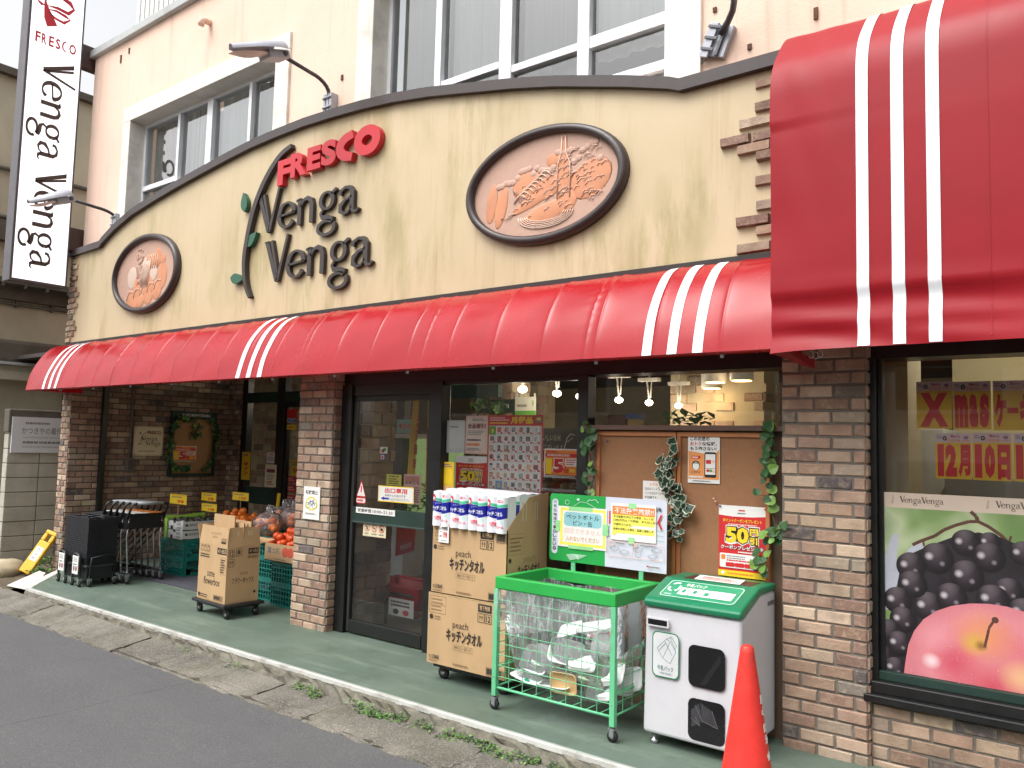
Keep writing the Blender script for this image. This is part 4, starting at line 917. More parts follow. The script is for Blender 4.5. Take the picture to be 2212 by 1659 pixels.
def weed(px, py, z, n_, sp, hh, label, m=WEED, r=.05):
    p = PZ(px, py, z); rr = random.Random(int(px * 7 + py)); t = thing('weed', label, 'weed', p, 'weeds at the foot of the walls')
    mb = MB(); st = MB()
    for k in range(n_):
        a = rr.uniform(0, 6.283); q = sp * rr.random() ** .6; x, y, h_ = p.x + q * math.cos(a), p.y + q * math.sin(a), p.z + hh * rr.random() * (1.2 - q / sp)
        for j in range(3): leafquad(mb, (x + rr.uniform(-.02, .02), y + rr.uniform(-.02, .02), h_), r * rr.uniform(.6, 1.3), m, rr)
        if k % 4 == 0: st.tube([(p.x + (x - p.x) * .3, p.y + (y - p.y) * .3, p.z - .02), (x, y, h_)], .003, STEM, 4)
    mb.build('foliage', t); st.build('stem', t)
weed(112, 1222, -.03, 40, .16, .12, 'bright green weed at the foot of the corner brick wall', r=.06)
weed(85, 1235, -.05, 26, .12, .06, 'low green weed beside the white ramp', r=.05)
weed(30, 1190, -.05, 34, .22, .1, 'pale weed spreading behind the rounded stone', r=.05)
weed(52, 1228, -.06, 22, .12, .06, 'small weed by the foot of the yellow board', WEED, .045)
weed(75, 1165, .0, 60, .2, .4, 'dark bushy weed behind the yellow board', WEEDD, .055)
mb = MB(); rm = random.Random(12)                                # moss and grass along the kerb
for xa, xb, dn in ((-4.65, -4.3, 190), (-4.1, -3.95, 40), (-3.95, -3.55, 300), (-3.5, -3.3, 60), (-3.25, -2.55, 420), (-2.5, -2.1, 120), (-5.6, -5.2, 50), (-6.2, -5.9, 30)):
    for k in range(int(dn * 1.35)):
        x = xa + (xb - xa) * rm.random(); q = rm.random(); leafquad(mb, (x, -.915 - q * q * .07 + .02 * math.sin(x * 12), -.09 + .045 * rm.random() * (1 - q)), rm.uniform(.008, .024), rm.choice((WEED, WEED, LEAF2, WEEDD)), rm, 1)
mo = mb.build('kerb_moss'); mo['kind'] = 'stuff'; mo['label'] = 'bright green moss and grass in the joint along the white kerb'; mo['category'] = 'moss'
# the houses across the street, seen in the panes and the shiny awning
op = thing('facing_house', 'two storey house across the street mirrored in the shop windows', 'house', (-5, -9, -.1))
mb = MB(); mb.box((-16, -15, -.1), (4, -9.9, 3.9), mat('facing_wall', (206, 200, 188), .9, var=.1)); mb.build('wall', op)
mb = MB(); mb.box((-16.6, -15.6, 3.9), (4.6, -9.4, 4.05), CONCD); mb.face([(-16.6, -9.4, 4.06), (4.6, -9.4, 4.06), (4.6, -12.6, 5.2), (-16.6, -12.6, 5.2)], CONCD); mb.face([(-16.6, -15.6, 4.06), (4.6, -15.6, 4.06), (4.6, -12.6, 5.2), (-16.6, -12.6, 5.2)], CONCD); mb.build('roof', op)
for k in range(5):
    for z in (.4, 2.3):
        mb = MB(); x = -14 + k * 3.6; mb.box((x, -9.9, z), (x + 1.7, -9.84, z + 1.2), ALU); mb.box((x + .08, -9.84, z + .08), (x + 1.62, -9.83, z + 1.12), mat('facing_pane', (60, 66, 72), .15, var=0)); mb.build('window', op)
# ---------------------------------------------------------------- ivy
def ivy(name, pts, n_, r, spread, N, label, group, m=LEAF, m2=LEAF2, rim=None, mixp=.25, seed=1):
    """a trailing garland: stem along pts, leaves standing off it, facing N"""
    rr = random.Random(seed); N = Vector(N); pts = [Vector(p) for p in pts]
    t = thing(name, label, 'ivy', (sum(p.x for p in pts) / len(pts), sum(p.y for p in pts) / len(pts), min(p.z for p in pts)), group)
    mb = MB(); mb.tube(pts, .004, STEM, 5)
    L = [0]
    for a, b in zip(pts, pts[1:]): L.append(L[-1] + (b - a).length)
    lf = MB()
    for k in range(n_):
        d = L[-1] * rr.random(); i = max(j for j in range(len(L)) if L[j] <= d); i = min(i, len(pts) - 2)
        p0 = pts[i].lerp(pts[i + 1], (d - L[i]) / max(1e-6, L[i + 1] - L[i]))
        T = N.cross(Vector((0, 0, 1))).normalized()
        p = p0 + T * rr.gauss(0, spread) + Vector((0, 0, rr.gauss(0, spread * .7))) + N * rr.uniform(.012, .06)
        nn = (N + T * rr.uniform(-.7, .7) + Vector((0, 0, rr.uniform(-.3, .9)))).normalized()
        a = rr.uniform(-2.6, -.5); x = (T - nn * T.dot(nn)).normalized(); y = nn.cross(x); u = x * math.cos(a) + y * math.sin(a); v = nn.cross(u)
        q = r * rr.uniform(.65, 1.3); mm = m2 if rr.random() < mixp else m
        shp = [(0, 0), (.12, .42), (.42, .34), (.5, .5), (.72, .22), (1, 0), (.72, -.22), (.5, -.5), (.42, -.34), (.12, -.42)] if rim or name == 'ivy_garland' else [(0, 0), (.05, .38), (.35, .52), (.7, .34), (1, 0), (.7, -.34), (.35, -.52), (.05, -.38)]
        def put(sc_, off, m_):
            ids = [lf.vid(p + (u * ((a_ - .45) * sc_ + .45) + v * b_ * sc_) * q + nn * (off + .12 * q * abs(b_))) for a_, b_ in shp]
            c = lf.vid(p + u * .45 * q + nn * (off - .03 * q))
            for j in range(len(ids)): lf.fi([c, ids[j], ids[(j + 1) % len(ids)]], m_)
        if rim: put(1, 0, rim); put(.84, .0015, mm)
        else: put(1, 0, mm)
        mb.tube([p0, p], .0015, STEM, 3, cap=False)
    lf.build('leaves', t); mb.build('stem', t); return t
# ---------------------------------------------------------------- information board and sign plate on the brick side wall
WX = -10.39
ib = thing('information_board', 'green framed cork information board with white heading on the brick side wall', 'board', (WX, 1.64, 1.08))
y0, y1, z0, z1 = 1.30, 1.985, 1.075, 1.975
mb = MB(); 
for a, b, c, d in ((y0, z1 - .105, y1, z1), (y0, z0, y1, z0 + .045), (y0, z0 + .045, y0 + .045, z1 - .105), (y1 - .045, z0 + .045, y1, z1 - .105)): mb.box((WX, a, b), (WX + .035, c, d), GREENF)
mb.build('frame', ib, bevel=.003)
CORK = mat('cork', (166, 128, 86), .9, var=.12, vs=60, bump=.2, bs=160)
mb = MB(); mb.box((WX, y0 + .04, z0 + .04), (WX + .018, y1 - .04, z1 - .1), CORK); mb.build('cork_panel', ib)
mb = MB(); sh = Sheet(mb, (WX + .0355, y0, z1 - .105), (0, y1 - y0, 0), (0, 0, .105)); sh.text('INFORMATION', 22, 32, 82, 68, PAPER, .012); mb.build('lettering', ib)
G_ = 'ivy round the information board'
mkg = lambda pts, n_, lab, sd: ivy('ivy_garland', [(WX + .04, a, b) for a, b in pts], n_, .052, .026, (1, 0, 0), lab, G_, seed=sd, mixp=.12)
mkg([(1.42, 1.87), (1.36, 1.82), (1.3, 1.7), (1.29, 1.5), (1.27, 1.36), (1.24, 1.24)], 80, 'ivy garland down the street side of the information board', 3)
mkg([(1.36, 1.85), (1.45, 1.87), (1.55, 1.83), (1.62, 1.86), (1.66, 1.78), (1.67, 1.66), (1.66, 1.58)], 44, 'ivy garland along the top of the information board with a hanging tail', 4)
mkg([(1.86, 1.86), (1.93, 1.8), (1.98, 1.65), (1.95, 1.45), (1.92, 1.3), (1.9, 1.2), (1.78, 1.15)], 62, 'ivy garland down the inner side of the information board', 5)
mkg([(1.33, 1.2), (1.4, 1.17), (1.5, 1.18), (1.58, 1.16)], 45, 'short ivy garland in the lower corner of the information board', 6)
def five_sheet(mb, o, U, V):
    sh = Sheet(mb, o, U, V, POR, .001); sh.frame(1, 1.5, 99, 98.5, .008, PAPER); sh.rect(2, 72, 98, 84, PRED); sh.greek(8, 73, 92, 83, 1, PPINK, .8); sh.rect(2, 2, 98, 9, INK); sh.greek(4, 3, 90, 8, 1, PAPER, .5)
    sh.rect(5, 12, 22, 66, PYEL); sh.text('5', 25, 14, 58, 68, PAPER, .09); sh.text('5', 26.5, 16, 56.5, 66, PRED, .045); sh.text('倍', 56, 16, 72, 38, PRED, .03); sh.rrect(60, 40, 95, 68, 5, 6, PAPER); sh.greek(63, 43, 92, 66, 3, PRED, .5); sh.greek(72, 18, 94, 34, 1, PYEL, .7); sh.greek(8, 87, 40, 93, 1, PRED, .6)
p, q = PX(375, 963, WX + .03), PX(423, 997, WX + .03)
mb = MB(); five_sheet(mb, (WX + .024, p.y, q.z), (0, q.y - p.y, 0), (0, 0, p.z - q.z)); tag(mb.build('flyer'), 'orange points flyer with a big red 5 pinned on the information board', 'flyer')
p, q = PX(291, 920, WX + .02), PX(350, 985, WX + .02)
sp_ = thing('shop_plate', 'cream square plate with the shop lettering on the brick side wall', 'sign', (WX, (p.y + q.y) / 2, q.z))
mb = MB(); sh = Sheet(mb, (WX + .025, p.y, q.z), (0, q.y - p.y, 0), (0, 0, p.z - q.z), IVORY, .022); sh.frame(2.5, 2.5, 97.5, 97.5, .008, mat('ivory_edge', (196, 180, 140), .6)); PW, PH = q.y - p.y, p.z - q.z
sh.text('FRESCO', 44, 74, 92, 85, mat('plate_maroon', (128, 36, 40), .5), .04); sh.greek(16, 12, 92, 20, 1, mat('plate_faint', (176, 162, 128), .6), .6)
sh.line([(46, 84), (34, 76), (26, 64), (22, 50), (26, 38)], .007, GREY); sh.disc(20, 76, 2, 4, GREENF); sh.disc(27, 58, 4, 2, GREENF); sh.disc(18, 40, 4, 2, GREENF)
for (x0, x1, zz) in ((.25, .8, .52), (.4, .92, .36)):
    st, wd = venga('Venga'); k = PW * (x1 - x0) / wd; kz = PH * .145 / 1.5
    for L_ in st:
        for s_ in L_: stroke(mb, [(p.y + PW * x0 + x * k, q.z + PH * zz + y * kz, w_ * k * .8) for x, y, w_ in s_], lambda a, b, d: (WX + .0272, a, b), INK)
mb.build('plate', sp_); mb = MB()
for a, b in ((.04, .04), (.96, .04), (.04, .96), (.96, .96)): mb.lathe((WX + .027, p.y + PW * a, q.z + PH * b), [(.007, 0), (.006, .004)], STEEL, 8, 'x')
mb.build('screw', sp_)
# ---------------------------------------------------------------- basket stack on its castored stand
BLK = mat('basket_black', (34, 35, 40), .45, var=.2, vs=10); BLKM = mat('cart_black', (30, 31, 34), .4, var=.2, vs=10, spec=.5)
def caster(mb, x, y, r=.035, dx=0):
    mb.lathe((x + dx, y - .012, r), [(r * .5, 0), (r, .004), (r, .02), (r * .5, .024)], RUBBER, 12, 'y'); mb.lathe((x + dx, y - .0135, r), [(r * .4, 0), (r * .4, .027)], STEEL, 8, 'y')
    mb.box((x + dx - .014, y - .018, r), (x + .014, y + .018, r * 2 + .012), STEEL); mb.box((x - .02, y - .02, r * 2 + .008), (x + .02, y + .02, r * 2 + .014), STEEL)
BXa, BXb, BYa, BYb = -9.36, -8.83, -.43, -.11
st_ = thing('basket_stand', 'black castored stand with white labels carrying a stack of black baskets', 'stand', ((BXa + BXb) / 2, (BYa + BYb) / 2, 0))
mb = MB(); mb.box((BXa + .02, BYa + .02, .07), (BXb - .02, BYb - .02, .21), BLKM); mb.box((BXa, BYa, .2), (BXb, BYb, .225), mat('stand_band', (52, 54, 54), .5)); mb.build('tray', st_, bevel=.008)
for x in (BXa + .06, BXb - .14, BXb - .02): 
    mb = MB()
    pts = [(x - .09, BYa - .03, .085), (x - .09, BYa - .035, .29), (x - .07, BYa - .03, .335), (x - .03, BYa - .03, .345), (x + .03, BYa - .03, .33), (x + .06, BYa - .03, .3), (x + .075, BYa - .03, .085)] if x < BXb - .1 else [(x, BYb - .01, .08), (x + .03, BYb - .01, .3), (x + .035, BYb - .1, .33), (x + .035, BYa + .05, .3), (x + .03, BYa + .04, .09)]
    mb.tube(pts, .012, BLKM, 8); mb.build('leg_hoop', st_)
for x in (BXa + .06, BXb - .14):
    mb = MB(); sh = Sheet(mb, (x - .07, BYa - .046, .13), (.13, 0, 0), (0, 0, .19), PAPER, .004); sh.greek(12, 66, 88, 92, 3, GREY); sh.disc(30, 30, 16, 16, GREY); sh.disc(70, 30, 15, 15, mat('print_maroon', (150, 50, 50), .6)); sh.greek(15, 48, 85, 58, 1, INK); mb.build('label', st_)
for (x, y) in ((BXa - .03, BYa - .03), (BXa + .135, BYa - .03), (BXb - .23, BYa - .03), (BXb - .065, BYa - .03), (BXb + .01, BYa + .04), (BXb, BYb - .01)):
    mb = MB(); caster(mb, x, y); mb.build('caster', st_)
def make_basket():
    t = thing('shopping_basket', 'topmost black shopping basket of the stack on the castored stand', 'basket', (0, 0, 0), 'black baskets stacked on the stand')
    lx, ly, h = (BXb - BXa) / 2 - .012, (BYb - BYa) / 2 - .012, .21; mb = MB()
    bx, by = lx * .86, ly * .84
    for k in range(9):                                           # slatted sides
        za, zb = h * k / 9 + .006, h * (k + 1) / 9 - .004
        fx = lambda z: bx + (lx - bx) * z / h
        fy = lambda z: by + (ly - by) * z / h
        for sx, sy, ax in ((1, 0, 0), (-1, 0, 0), (0, 1, 1), (0, -1, 1)):
            if ax == 0: q = [(sx * fx(za), -fy(za), za), (sx * fx(za), fy(za), za), (sx * fx(zb), fy(zb), zb), (sx * fx(zb), -fy(zb), zb)]
            else: q = [(-fx(za), sy * fy(za), za), (fx(za), sy * fy(za), za), (fx(zb), sy * fy(zb), zb), (-fx(zb), sy * fy(zb), zb)]
            mb.face(q, BLK)
    for sx in (-1, 1):
        for sy in (-1, 1): mb.bar((sx * bx, sy * by, 0), (sx * lx, sy * ly, h), .016, .016, BLK)
    for j in range(-3, 4): mb.bar((bx * j / 3.6, -by, 0), (lx * j / 3.6, -ly, h), .008, .008, BLK); mb.bar((bx * j / 3.6, by, 0), (lx * j / 3.6, ly, h), .008, .008, BLK)
    mb.box((-bx, -by, 0), (bx, by, .006), BLK); mb.build('body', t, local=True)
    mb = MB(); 
    for a, b, c, d in ((-lx - .012, -ly - .012, lx + .012, -ly + .004), (-lx - .012, ly - .004, lx + .012, ly + .012), (-lx - .012, -ly + .004, -lx + .004, ly - .004), (lx - .004, -ly + .004, lx + .012, ly - .004)): mb.box((a, b, h - .014), (c, d, h), BLK)
    mb.build('rim', t, local=True)
    mb = MB(); mb.tube([(lx * .6 , -ly, h - .004), (lx * .55, -ly * .35, h + .008), (-lx * .55, -ly * .35, h + .008), (-lx * .6, -ly, h - .004)], .006, BLK, 6); mb.tube([(lx * .6, ly, h - .004), (lx * .55, ly * .35, h + .008), (-lx * .55, ly * .35, h + .008), (-lx * .6, ly, h - .004)], .006, BLK, 6); mb.build('handle', t, local=True)
    return t
b0 = make_basket(); c0 = Vector(((BXa + BXb) / 2, (BYa + BYb) / 2, 0)); NB = 22
for k in range(NB):
    z = .1 + .0198 * k; pos = c0 + Vector((rnd.uniform(-.004, .004), rnd.uniform(-.004, .004), z))
    if k == NB - 1: b0.location = pos
    else: dup(b0, pos, 'black shopping basket nested below the topmost one in the stack')
# ---------------------------------------------------------------- nested shopping carts
CWHITE = mat('cart_ad_white', (214, 214, 206), .5, var=.05); CORG = mat('cart_ad_orange', (206, 120, 48), .5, var=.05); CGREY = mat('cart_grip', (150, 154, 158), .4, var=.1)
def make_cart():
    t = thing('shopping_cart', 'nearest of the nested black shopping carts beside the basket stack', 'shopping cart', (0, 0, 0), 'nested shopping carts')
    ya, yb = -.2, .22                                            # rear at x = 0, front at x = -.72
    mb = MB()
    mb.tube([(.0, ya, .7), (.07, ya, .83), (.085, ya + .01, .858), (.08, ya + .05, .872), (.08, yb - .05, .872), (.085, yb - .01, .858), (.07, yb, .83), (.0, yb, .7)], .013, BLKM, 8); mb.build('handle', t, local=True)
    mb = MB(); mb.tube([(.08, ya + .06, .872), (.08, yb - .06, .872)], .017, CGREY, 8); mb.build('grip', t, local=True)
    mb = MB()
    for y in (ya + .02, yb - .02):
        mb.tube([(.0, y, .72), (-.03, y, .5), (.03, y, .12)], .011, STEEL, 6); mb.tube([(.0, y, .6), (-.5, y, .3), (-.68, y, .12)], .01, BLKM, 6); mb.tube([(.03, y, .12), (-.68, y, .12)], .012, BLKM, 6)
    for x in (-.68, -.4, -.15): mb.tube([(x, ya + .02, .12), (x, yb - .02, .12)], .009, BLKM, 6)
    mb.build('frame', t, local=True)
    mb = MB()
    f = [(.0, ya, .765), (.0, yb, .765), (.0, yb, .59), (.0, ya, .59)]; b_ = [(-.55, ya + .05, .7), (-.55, yb - .05, .7), (-.5, yb - .05, .56), (-.5, ya + .05, .56)]
    mb.face(f, BLKM); mb.face(b_[::-1], BLKM); mb.face([f[0], b_[0], b_[3], f[3]], BLKM); mb.face([f[1], f[2], b_[2], b_[1]], BLKM); mb.face([f[3], f[2], b_[2], b_[3]], BLKM)
    for k in range(4): mb.bar((.004, ya, .605 + k * .05), (.004, yb, .605 + k * .05), .006, .006, BLKM)
    mb.build('basket_bin', t, local=True)
    mb = MB(); mb.box((-.02, ya + .04, .76), (.05, (ya + yb) / 2, .768), CWHITE); mb.box((-.02, (ya + yb) / 2 + .01, .76), (.05, yb - .05, .768), CORG); mb.build('seat_flap', t, local=True)
    for x, y in ((.03, ya + .02), (.03, yb - .02), (-.66, ya + .05), (-.66, yb - .05)):
        mb = MB(); caster(mb, x, y, .045); mb.build('caster', t, local=True)
    return t
CY_ = .14
ct = make_cart(); ct.location = (-8.74, CY_, 0)
for k, lab in ((1, 'second nested black shopping cart behind the nearest one'), (2, 'middle cart in the row of nested black shopping carts'), (3, 'fourth nested black shopping cart counting from the crates'), (4, 'rearmost nested black shopping cart by the downpipe')): dup(ct, (-8.74 - .115 * k, CY_ - .012 * k, 0), lab)
# ---------------------------------------------------------------- crates, cartons, fruit
TEAL = mat('teal_plastic', (22, 116, 106), .4, var=.12, vs=8)
def make_crate():
    t = thing('plastic_crate', 'teal crate', 'crate', (0, 0, 0), 'teal plastic crates'); lx, ly, h = .25, .17, .212; mb = MB()
    for sx, sy, L in ((0, -1, lx), (0, 1, lx), (1, 0, ly), (-1, 0, ly)):
        def P(u, v, o=0): return (u, sy * (ly - o), v) if sx == 0 else (sx * (lx - o), u, v)
        def bb(u0, v0, u1, v1, d): a = P(u0, v0, 0); b = P(u1, v1, d); mb.box(a, b, TEAL)
        bb(-L, h - .03, L, h, .016); bb(-L, 0, L, .022, .014); bb(-L, .1, L, .112, .01)
        if sx == 0:
            for j in range(13):
                u = -L + 2 * L * j / 12; bb(max(-L, u - .006), .022, min(L, u + .006), h - .03, .009)
            bb(-L, .06, L, .068, .007); bb(-L, .15, L, .158, .007)
        else:
            bb(-L, .022, -L + .04, h - .03, .012); bb(L - .04, .022, L, h - .03, .012); bb(-.075, .022, .075, .05, .012)
            for j in range(9):
                u = -L + .05 + (2 * L - .1) * j / 8; mb.bar(P(u - .012, .112, .004), P(u + .012, h - .03, .004), .006, .006, TEAL)
    mb.box((-lx + .01, -ly + .01, .004), (lx - .01, ly - .01, .012), TEAL); mb.build('walls', t, local=True)
    mb = MB(); mb.box((lx - .012, -.06, .045), (lx - .006, .06, .1), mat('crate_slot', (16, 40, 40), .6)); mb.bar((lx - .004, -.05, .085), (lx - .004, .05, .085), .012, .012, TEAL); mb.build('grip', t, local=True)
    return t
c0 = make_crate(); c0.location = (-8.94, .77, 0); c0['label'] = 'teal crate on the floor under the white fruit cartons by the carts'
dup(c0, (-8.94, .77, .212), 'teal crate directly beneath the two white printed fruit cartons')
dup(c0, (-8.94, 1.13, 0), 'teal crate on the floor behind the one under the white cartons'); dup(c0, (-8.94, 1.13, .212), 'upper teal crate behind the white fruit cartons by the side wall')
dup(c0, (-8.35, 1.2, 0), 'teal crate on the floor behind the tall cardboard box'); dup(c0, (-8.35, 1.2, .212), 'middle teal crate behind the tall cardboard box'); dup(c0, (-8.35, 1.2, .424), 'teal crate carrying the oranges behind the tall cardboard box')
RX = -6.47; RYc = .52
for k, lab in ((0, 'bottom teal crate under the persimmon carton by the brick pillar'), (1, 'teal crate right under the persimmon carton by the brick pillar')): dup(c0, (RX, RYc + .02, .212 * k), lab)
for k, lab in ((0, 'bottom crate of the teal stack between tall box and persimmon carton'), (1, 'middle crate of the teal stack between tall box and persimmon carton'), (2, 'top crate of the teal stack between tall box and persimmon carton')): dup(c0, (RX - .56, RYc + .1, .212 * k), lab)
p = PX(438, 1178, -8.69); q = MB(); q.box((-8.692, p.y - .03, .29), (-8.688, p.y + .03, .35), PAPER); tag(q.build('crate_tag'), 'small white tag on the teal crate below the white cartons', 'tag')
CWH = mat('carton_white', (206, 208, 206), .7, var=.05); CGR = mat('carton_green', (44, 86, 44), .7, var=.08)
def make_carton():
    t = thing('fruit_carton', 'upper white and green fruit carton full of avocados', 'carton', (0, 0, 0), 'white printed fruit cartons'); lx, ly, h = .17, .26, .105; mb = MB()
    for a, b in (((-lx, -ly, 0), (lx, -ly + .006, h)), ((-lx, ly - .006, 0), (lx, ly, h)), ((-lx, -ly + .006, 0), (-lx + .006, ly - .006, h)), ((lx - .006, -ly + .006, 0), (lx, ly - .006, h)), ((-lx, -ly, .0), (lx, ly, .006))): mb.box(a, b, CWH)
    mb.box((lx - .05, -ly - .001, h), (lx, -ly + .03, h + .012), CWH)
    sh = Sheet(mb, (lx + .0005, -ly, 0), (0, 2 * ly, 0), (0, 0, h)); sh.poly([(0, 0), (100, 0), (100, 62), (85, 55), (65, 30), (45, 14), (20, 10), (0, 16)], CGR); sh.rect(6, 48, 13, 74, CGR); sh.text('AVOVAL', 15, 46, 52, 78, mat('carton_ink', (70, 88, 70), .7), .02); sh.greek(60, 72, 95, 84, 1, GREY)
    sh = Sheet(mb, (-lx, -ly - .0005, 0), (2 * lx, 0, 0), (0, 0, h)); sh.rect(0, 0, 100, 9, CGR); sh.greek(60, 55, 92, 85, 3, GREY); sh.rect(24, 10, 38, 48, INK); sh.rect(40, 82, 56, 100, INK); sh.greek(62, 18, 92, 42, 2, GREY)
    mb.build('tray', t, local=True); return t
k0 = make_carton(); k0.location = (-8.86, .83, .532); dup(k0, (-8.86, .83, .426), 'lower white and green fruit carton on the teal crate')
mb = MB(); mb.grid(lambda u, v: (-9.06 + .012 * math.sin(v * 30) + u * .02, .56 + u * .5, .43 + v * .26 + .01 * math.sin(u * 20)), [0, .25, .5, .75, 1], [j / 8 for j in range(9)], mat('lime_film', (140, 190, 70), .35, var=.1)); mb.box((-9.06, .555, .43), (-9.0, .56, .66), mat('lime_film', (140, 190, 70), .35)); tag(mb.build('plastic_sheet'), 'lime green plastic sheet tucked beside the white fruit cartons', 'sheet')
AVO = mat('avocado_skin', (44, 48, 34), .55, var=.3, vs=30, bump=.3, bs=120); ORA = mat('orange_peel', (226, 120, 32), .45, var=.12, vs=10, bump=.12, bs=200); PER = mat('persimmon_skin', (222, 84, 34), .32, var=.14, vs=8); CAL = mat('calyx', (96, 104, 60), .7)
mb = MB(); mb.ball((0, 0, .03), .03, .043, .03, AVO, 12, 8); av = tag(mb.build('avocado', local=True), 'dark avocado lying in the upper white carton', 'avocado', 'avocados in the carton'); av.rotation_euler = (0, 0, .3)
n_ = 0
for i in range(4):
    for j in range(6):
        pos = (-8.98 + i * .075 + rnd.uniform(-.008, .008), .63 + j * .08 + rnd.uniform(-.01, .01), .595 + rnd.uniform(0, .02))
        if n_ == 0: av.location = pos
        else: c = av.copy(); COL.objects.link(c); c.location = pos; c.rotation_euler = (rnd.uniform(-.4, .4), 0, rnd.uniform(0, 6))
        n_ += 1
mb = MB(); mb.ball((0, 0, .04), .041, .041, .039, ORA, 14, 9); orr = tag(mb.build('orange', local=True), 'orange in the heap behind the tall cardboard box', 'orange', 'oranges heaped on the crate')
n_ = 0
for k, (dx, dy, z) in enumerate([(i * .085 - .2 + (j % 2) * .04, j * .075 - .14, .0) for i in range(6) for j in range(4)] + [(i * .085 - .16, j * .08 - .1, .06) for i in range(5) for j in range(3)] + [(-.12, 0, .115), (-.03, .02, .12), (.06, -.02, .115)]):
    pos = (-8.4 + dx + rnd.uniform(-.01, .01), 1.18 + dy, .63 + z)
    if k == 0: orr.location = pos
    else: c = orr.copy(); COL.objects.link(c); c.location = pos; c.rotation_euler = (rnd.uniform(0, 3), rnd.uniform(0, 3), 0)
# persimmon carton
px0, px1, py0, py1, pz = RX - .34, RX + .22, RYc - .17, RYc + .19, .426
pc = thing('persimmon_carton', 'open brown carton with red fruit print holding persimmons beside the brick pillar', 'carton', ((px0 + px1) / 2, (py0 + py1) / 2, pz))
mb = MB(); h = .17
for a, b in (((px0, py0, pz), (px1, py0 + .008, pz + h)), ((px0, py1 - .008, pz), (px1, py1, pz + h)), ((px0, py0 + .008, pz), (px0 + .008, py1 - .008, pz + h)), ((px1 - .008, py0 + .008, pz), (px1, py1 - .008, pz + h)), ((px0, py0, pz), (px1, py1, pz + .008))): mb.box(a, b, CARD)
sh = Sheet(mb, (px0, py0 - .0005, pz), (px1 - px0, 0, 0), (0, 0, h)); sh.text('富士柿', 8, 45, 44, 82, GREY, .03); 
for cx_ in (58, 72): sh.disc(cx_, 60, 9, 28, mat('carton_redprint', (196, 84, 62), .7)); 
sh.greek(30, 12, 72, 20, 1, GREY); mb.build('box', pc)
mb = MB(); a = [(px0, py0 + .004, pz + h), (px0, py1, pz + h), (px0 - .24, py1 - .02, pz + h + .02), (px0 - .2, py0 + .05, pz + h - .015)]; mb.face(a, CARDIN); mb.face([(x, y, z - .005) for x, y, z in a[::-1]], CARD); mb.build('flap', pc)
def make_pers():
    t = thing('persimmon', 'orange red persimmon in the heap on the brown carton', 'persimmon', (0, 0, 0), 'persimmons heaped in the carton'); mb = MB(); mb.ball((0, 0, .036), .043, .043, .036, PER, 14, 9); mb.build('fruit', t, local=True)
    mb = MB(); 
    for k in range(4): a = k * math.pi / 2; mb.face([(0, 0, .074), (.02 * math.cos(a - .5), .02 * math.sin(a - .5), .072), (.026 * math.cos(a), .026 * math.sin(a), .07), (.02 * math.cos(a + .5), .02 * math.sin(a + .5), .072)], CAL)
    mb.build('calyx', t, local=True); return t
ps = make_pers()
lay = [(i * .083 + (j % 2) * .03, j * .08, 0) for i in range(5) for j in range(4)] + [(i * .085 + .03, j * .085 + .03, .055) for i in range(4) for j in range(3)] + [(.1, .1, .11), (.2, .08, .115), (.27, .14, .11), (.19, .18, .12)]
for k, (dx, dy, z) in enumerate(lay):
    pos = (px0 + .05 + dx + rnd.uniform(-.006, .006), py0 + .05 + dy, pz + h - .025 + z)
    if k == 0: ps.location = pos
    else: c = dup(ps, pos); c.rotation_euler = (rnd.uniform(-1, 1), rnd.uniform(-1, 1), rnd.uniform(0, 6))
def film():
    m, n, b = newmat('clear_film'); n.n.remove(b); tr = n.new('ShaderNodeBsdfTransparent'); tr.inputs[0].default_value = (.97, .98, .98, 1); gl = n.new('ShaderNodeBsdfGlossy'); gl.inputs['Roughness'].default_value = .12; gl.inputs['Color'].default_value = (.95, .97, 1, 1)
    df = n.new('ShaderNodeBsdfDiffuse'); df.inputs[0].default_value = (.8, .82, .84, 1); mx = n.new('ShaderNodeMixShader'); m2 = n.new('ShaderNodeMixShader'); v = n.coords()
    n.link(n.bump(n.noise(v, 9, 3), .5, .03), gl.inputs['Normal']); fr = n.new('ShaderNodeFresnel'); fr.inputs[0].default_value = 1.28
    ad = n.new('ShaderNodeMath', operation='ADD', use_clamp=True); ad.inputs[1].default_value = .012; n.link(fr.outputs[0], ad.inputs[0])
    cr_ = n.noise(n.coords((4, 4, 1.2)), 2.2, 4, .55); rp_ = n.ramp(cr_, [(.47, (.1,) * 3), (.5, (.34,) * 3), (.53, (.1,) * 3)]); n.link(rp_, m2.inputs[0]); n.link(tr.outputs[0], m2.inputs[1]); n.link(df.outputs[0], m2.inputs[2]); n.link(ad.outputs[0], mx.inputs[0]); n.link(m2.outputs[0], mx.inputs[1]); n.link(gl.outputs[0], mx.inputs[2]); n.link(mx.outputs[0], n.n['Material Output'].inputs[0]); return m
FILM = film()
for k, (x, y, z, lab) in enumerate(((-6.98, .5, .66, 'clear bag of oranges lying on the teal crate beside the persimmons'), (-6.86, .72, .72, 'clear bag of oranges propped behind the other bag near the persimmons'), (-7.1, .78, .7, 'clear bag of oranges at the back of the teal stack'))):
    t = thing('orange_bag', lab, 'bag', (x, y, z), 'bagged oranges'); mb = MB()
    for i in range(9): mb.ball((x + rnd.uniform(-.11, .11), y + rnd.uniform(-.08, .08), z + .04 + rnd.uniform(0, .1)), .04, .04, .038, ORA, 12, 8)
    mb.build('fruit', t); mb = MB(); mb.ball((x, y, z + .09), .17, .14, .13, FILM, 16, 10, jit=.07); mb.tube([(x, y, z + .2), (x + .03, y, z + .27)], [.03, .05], FILM, 8); mb.build('film', t)
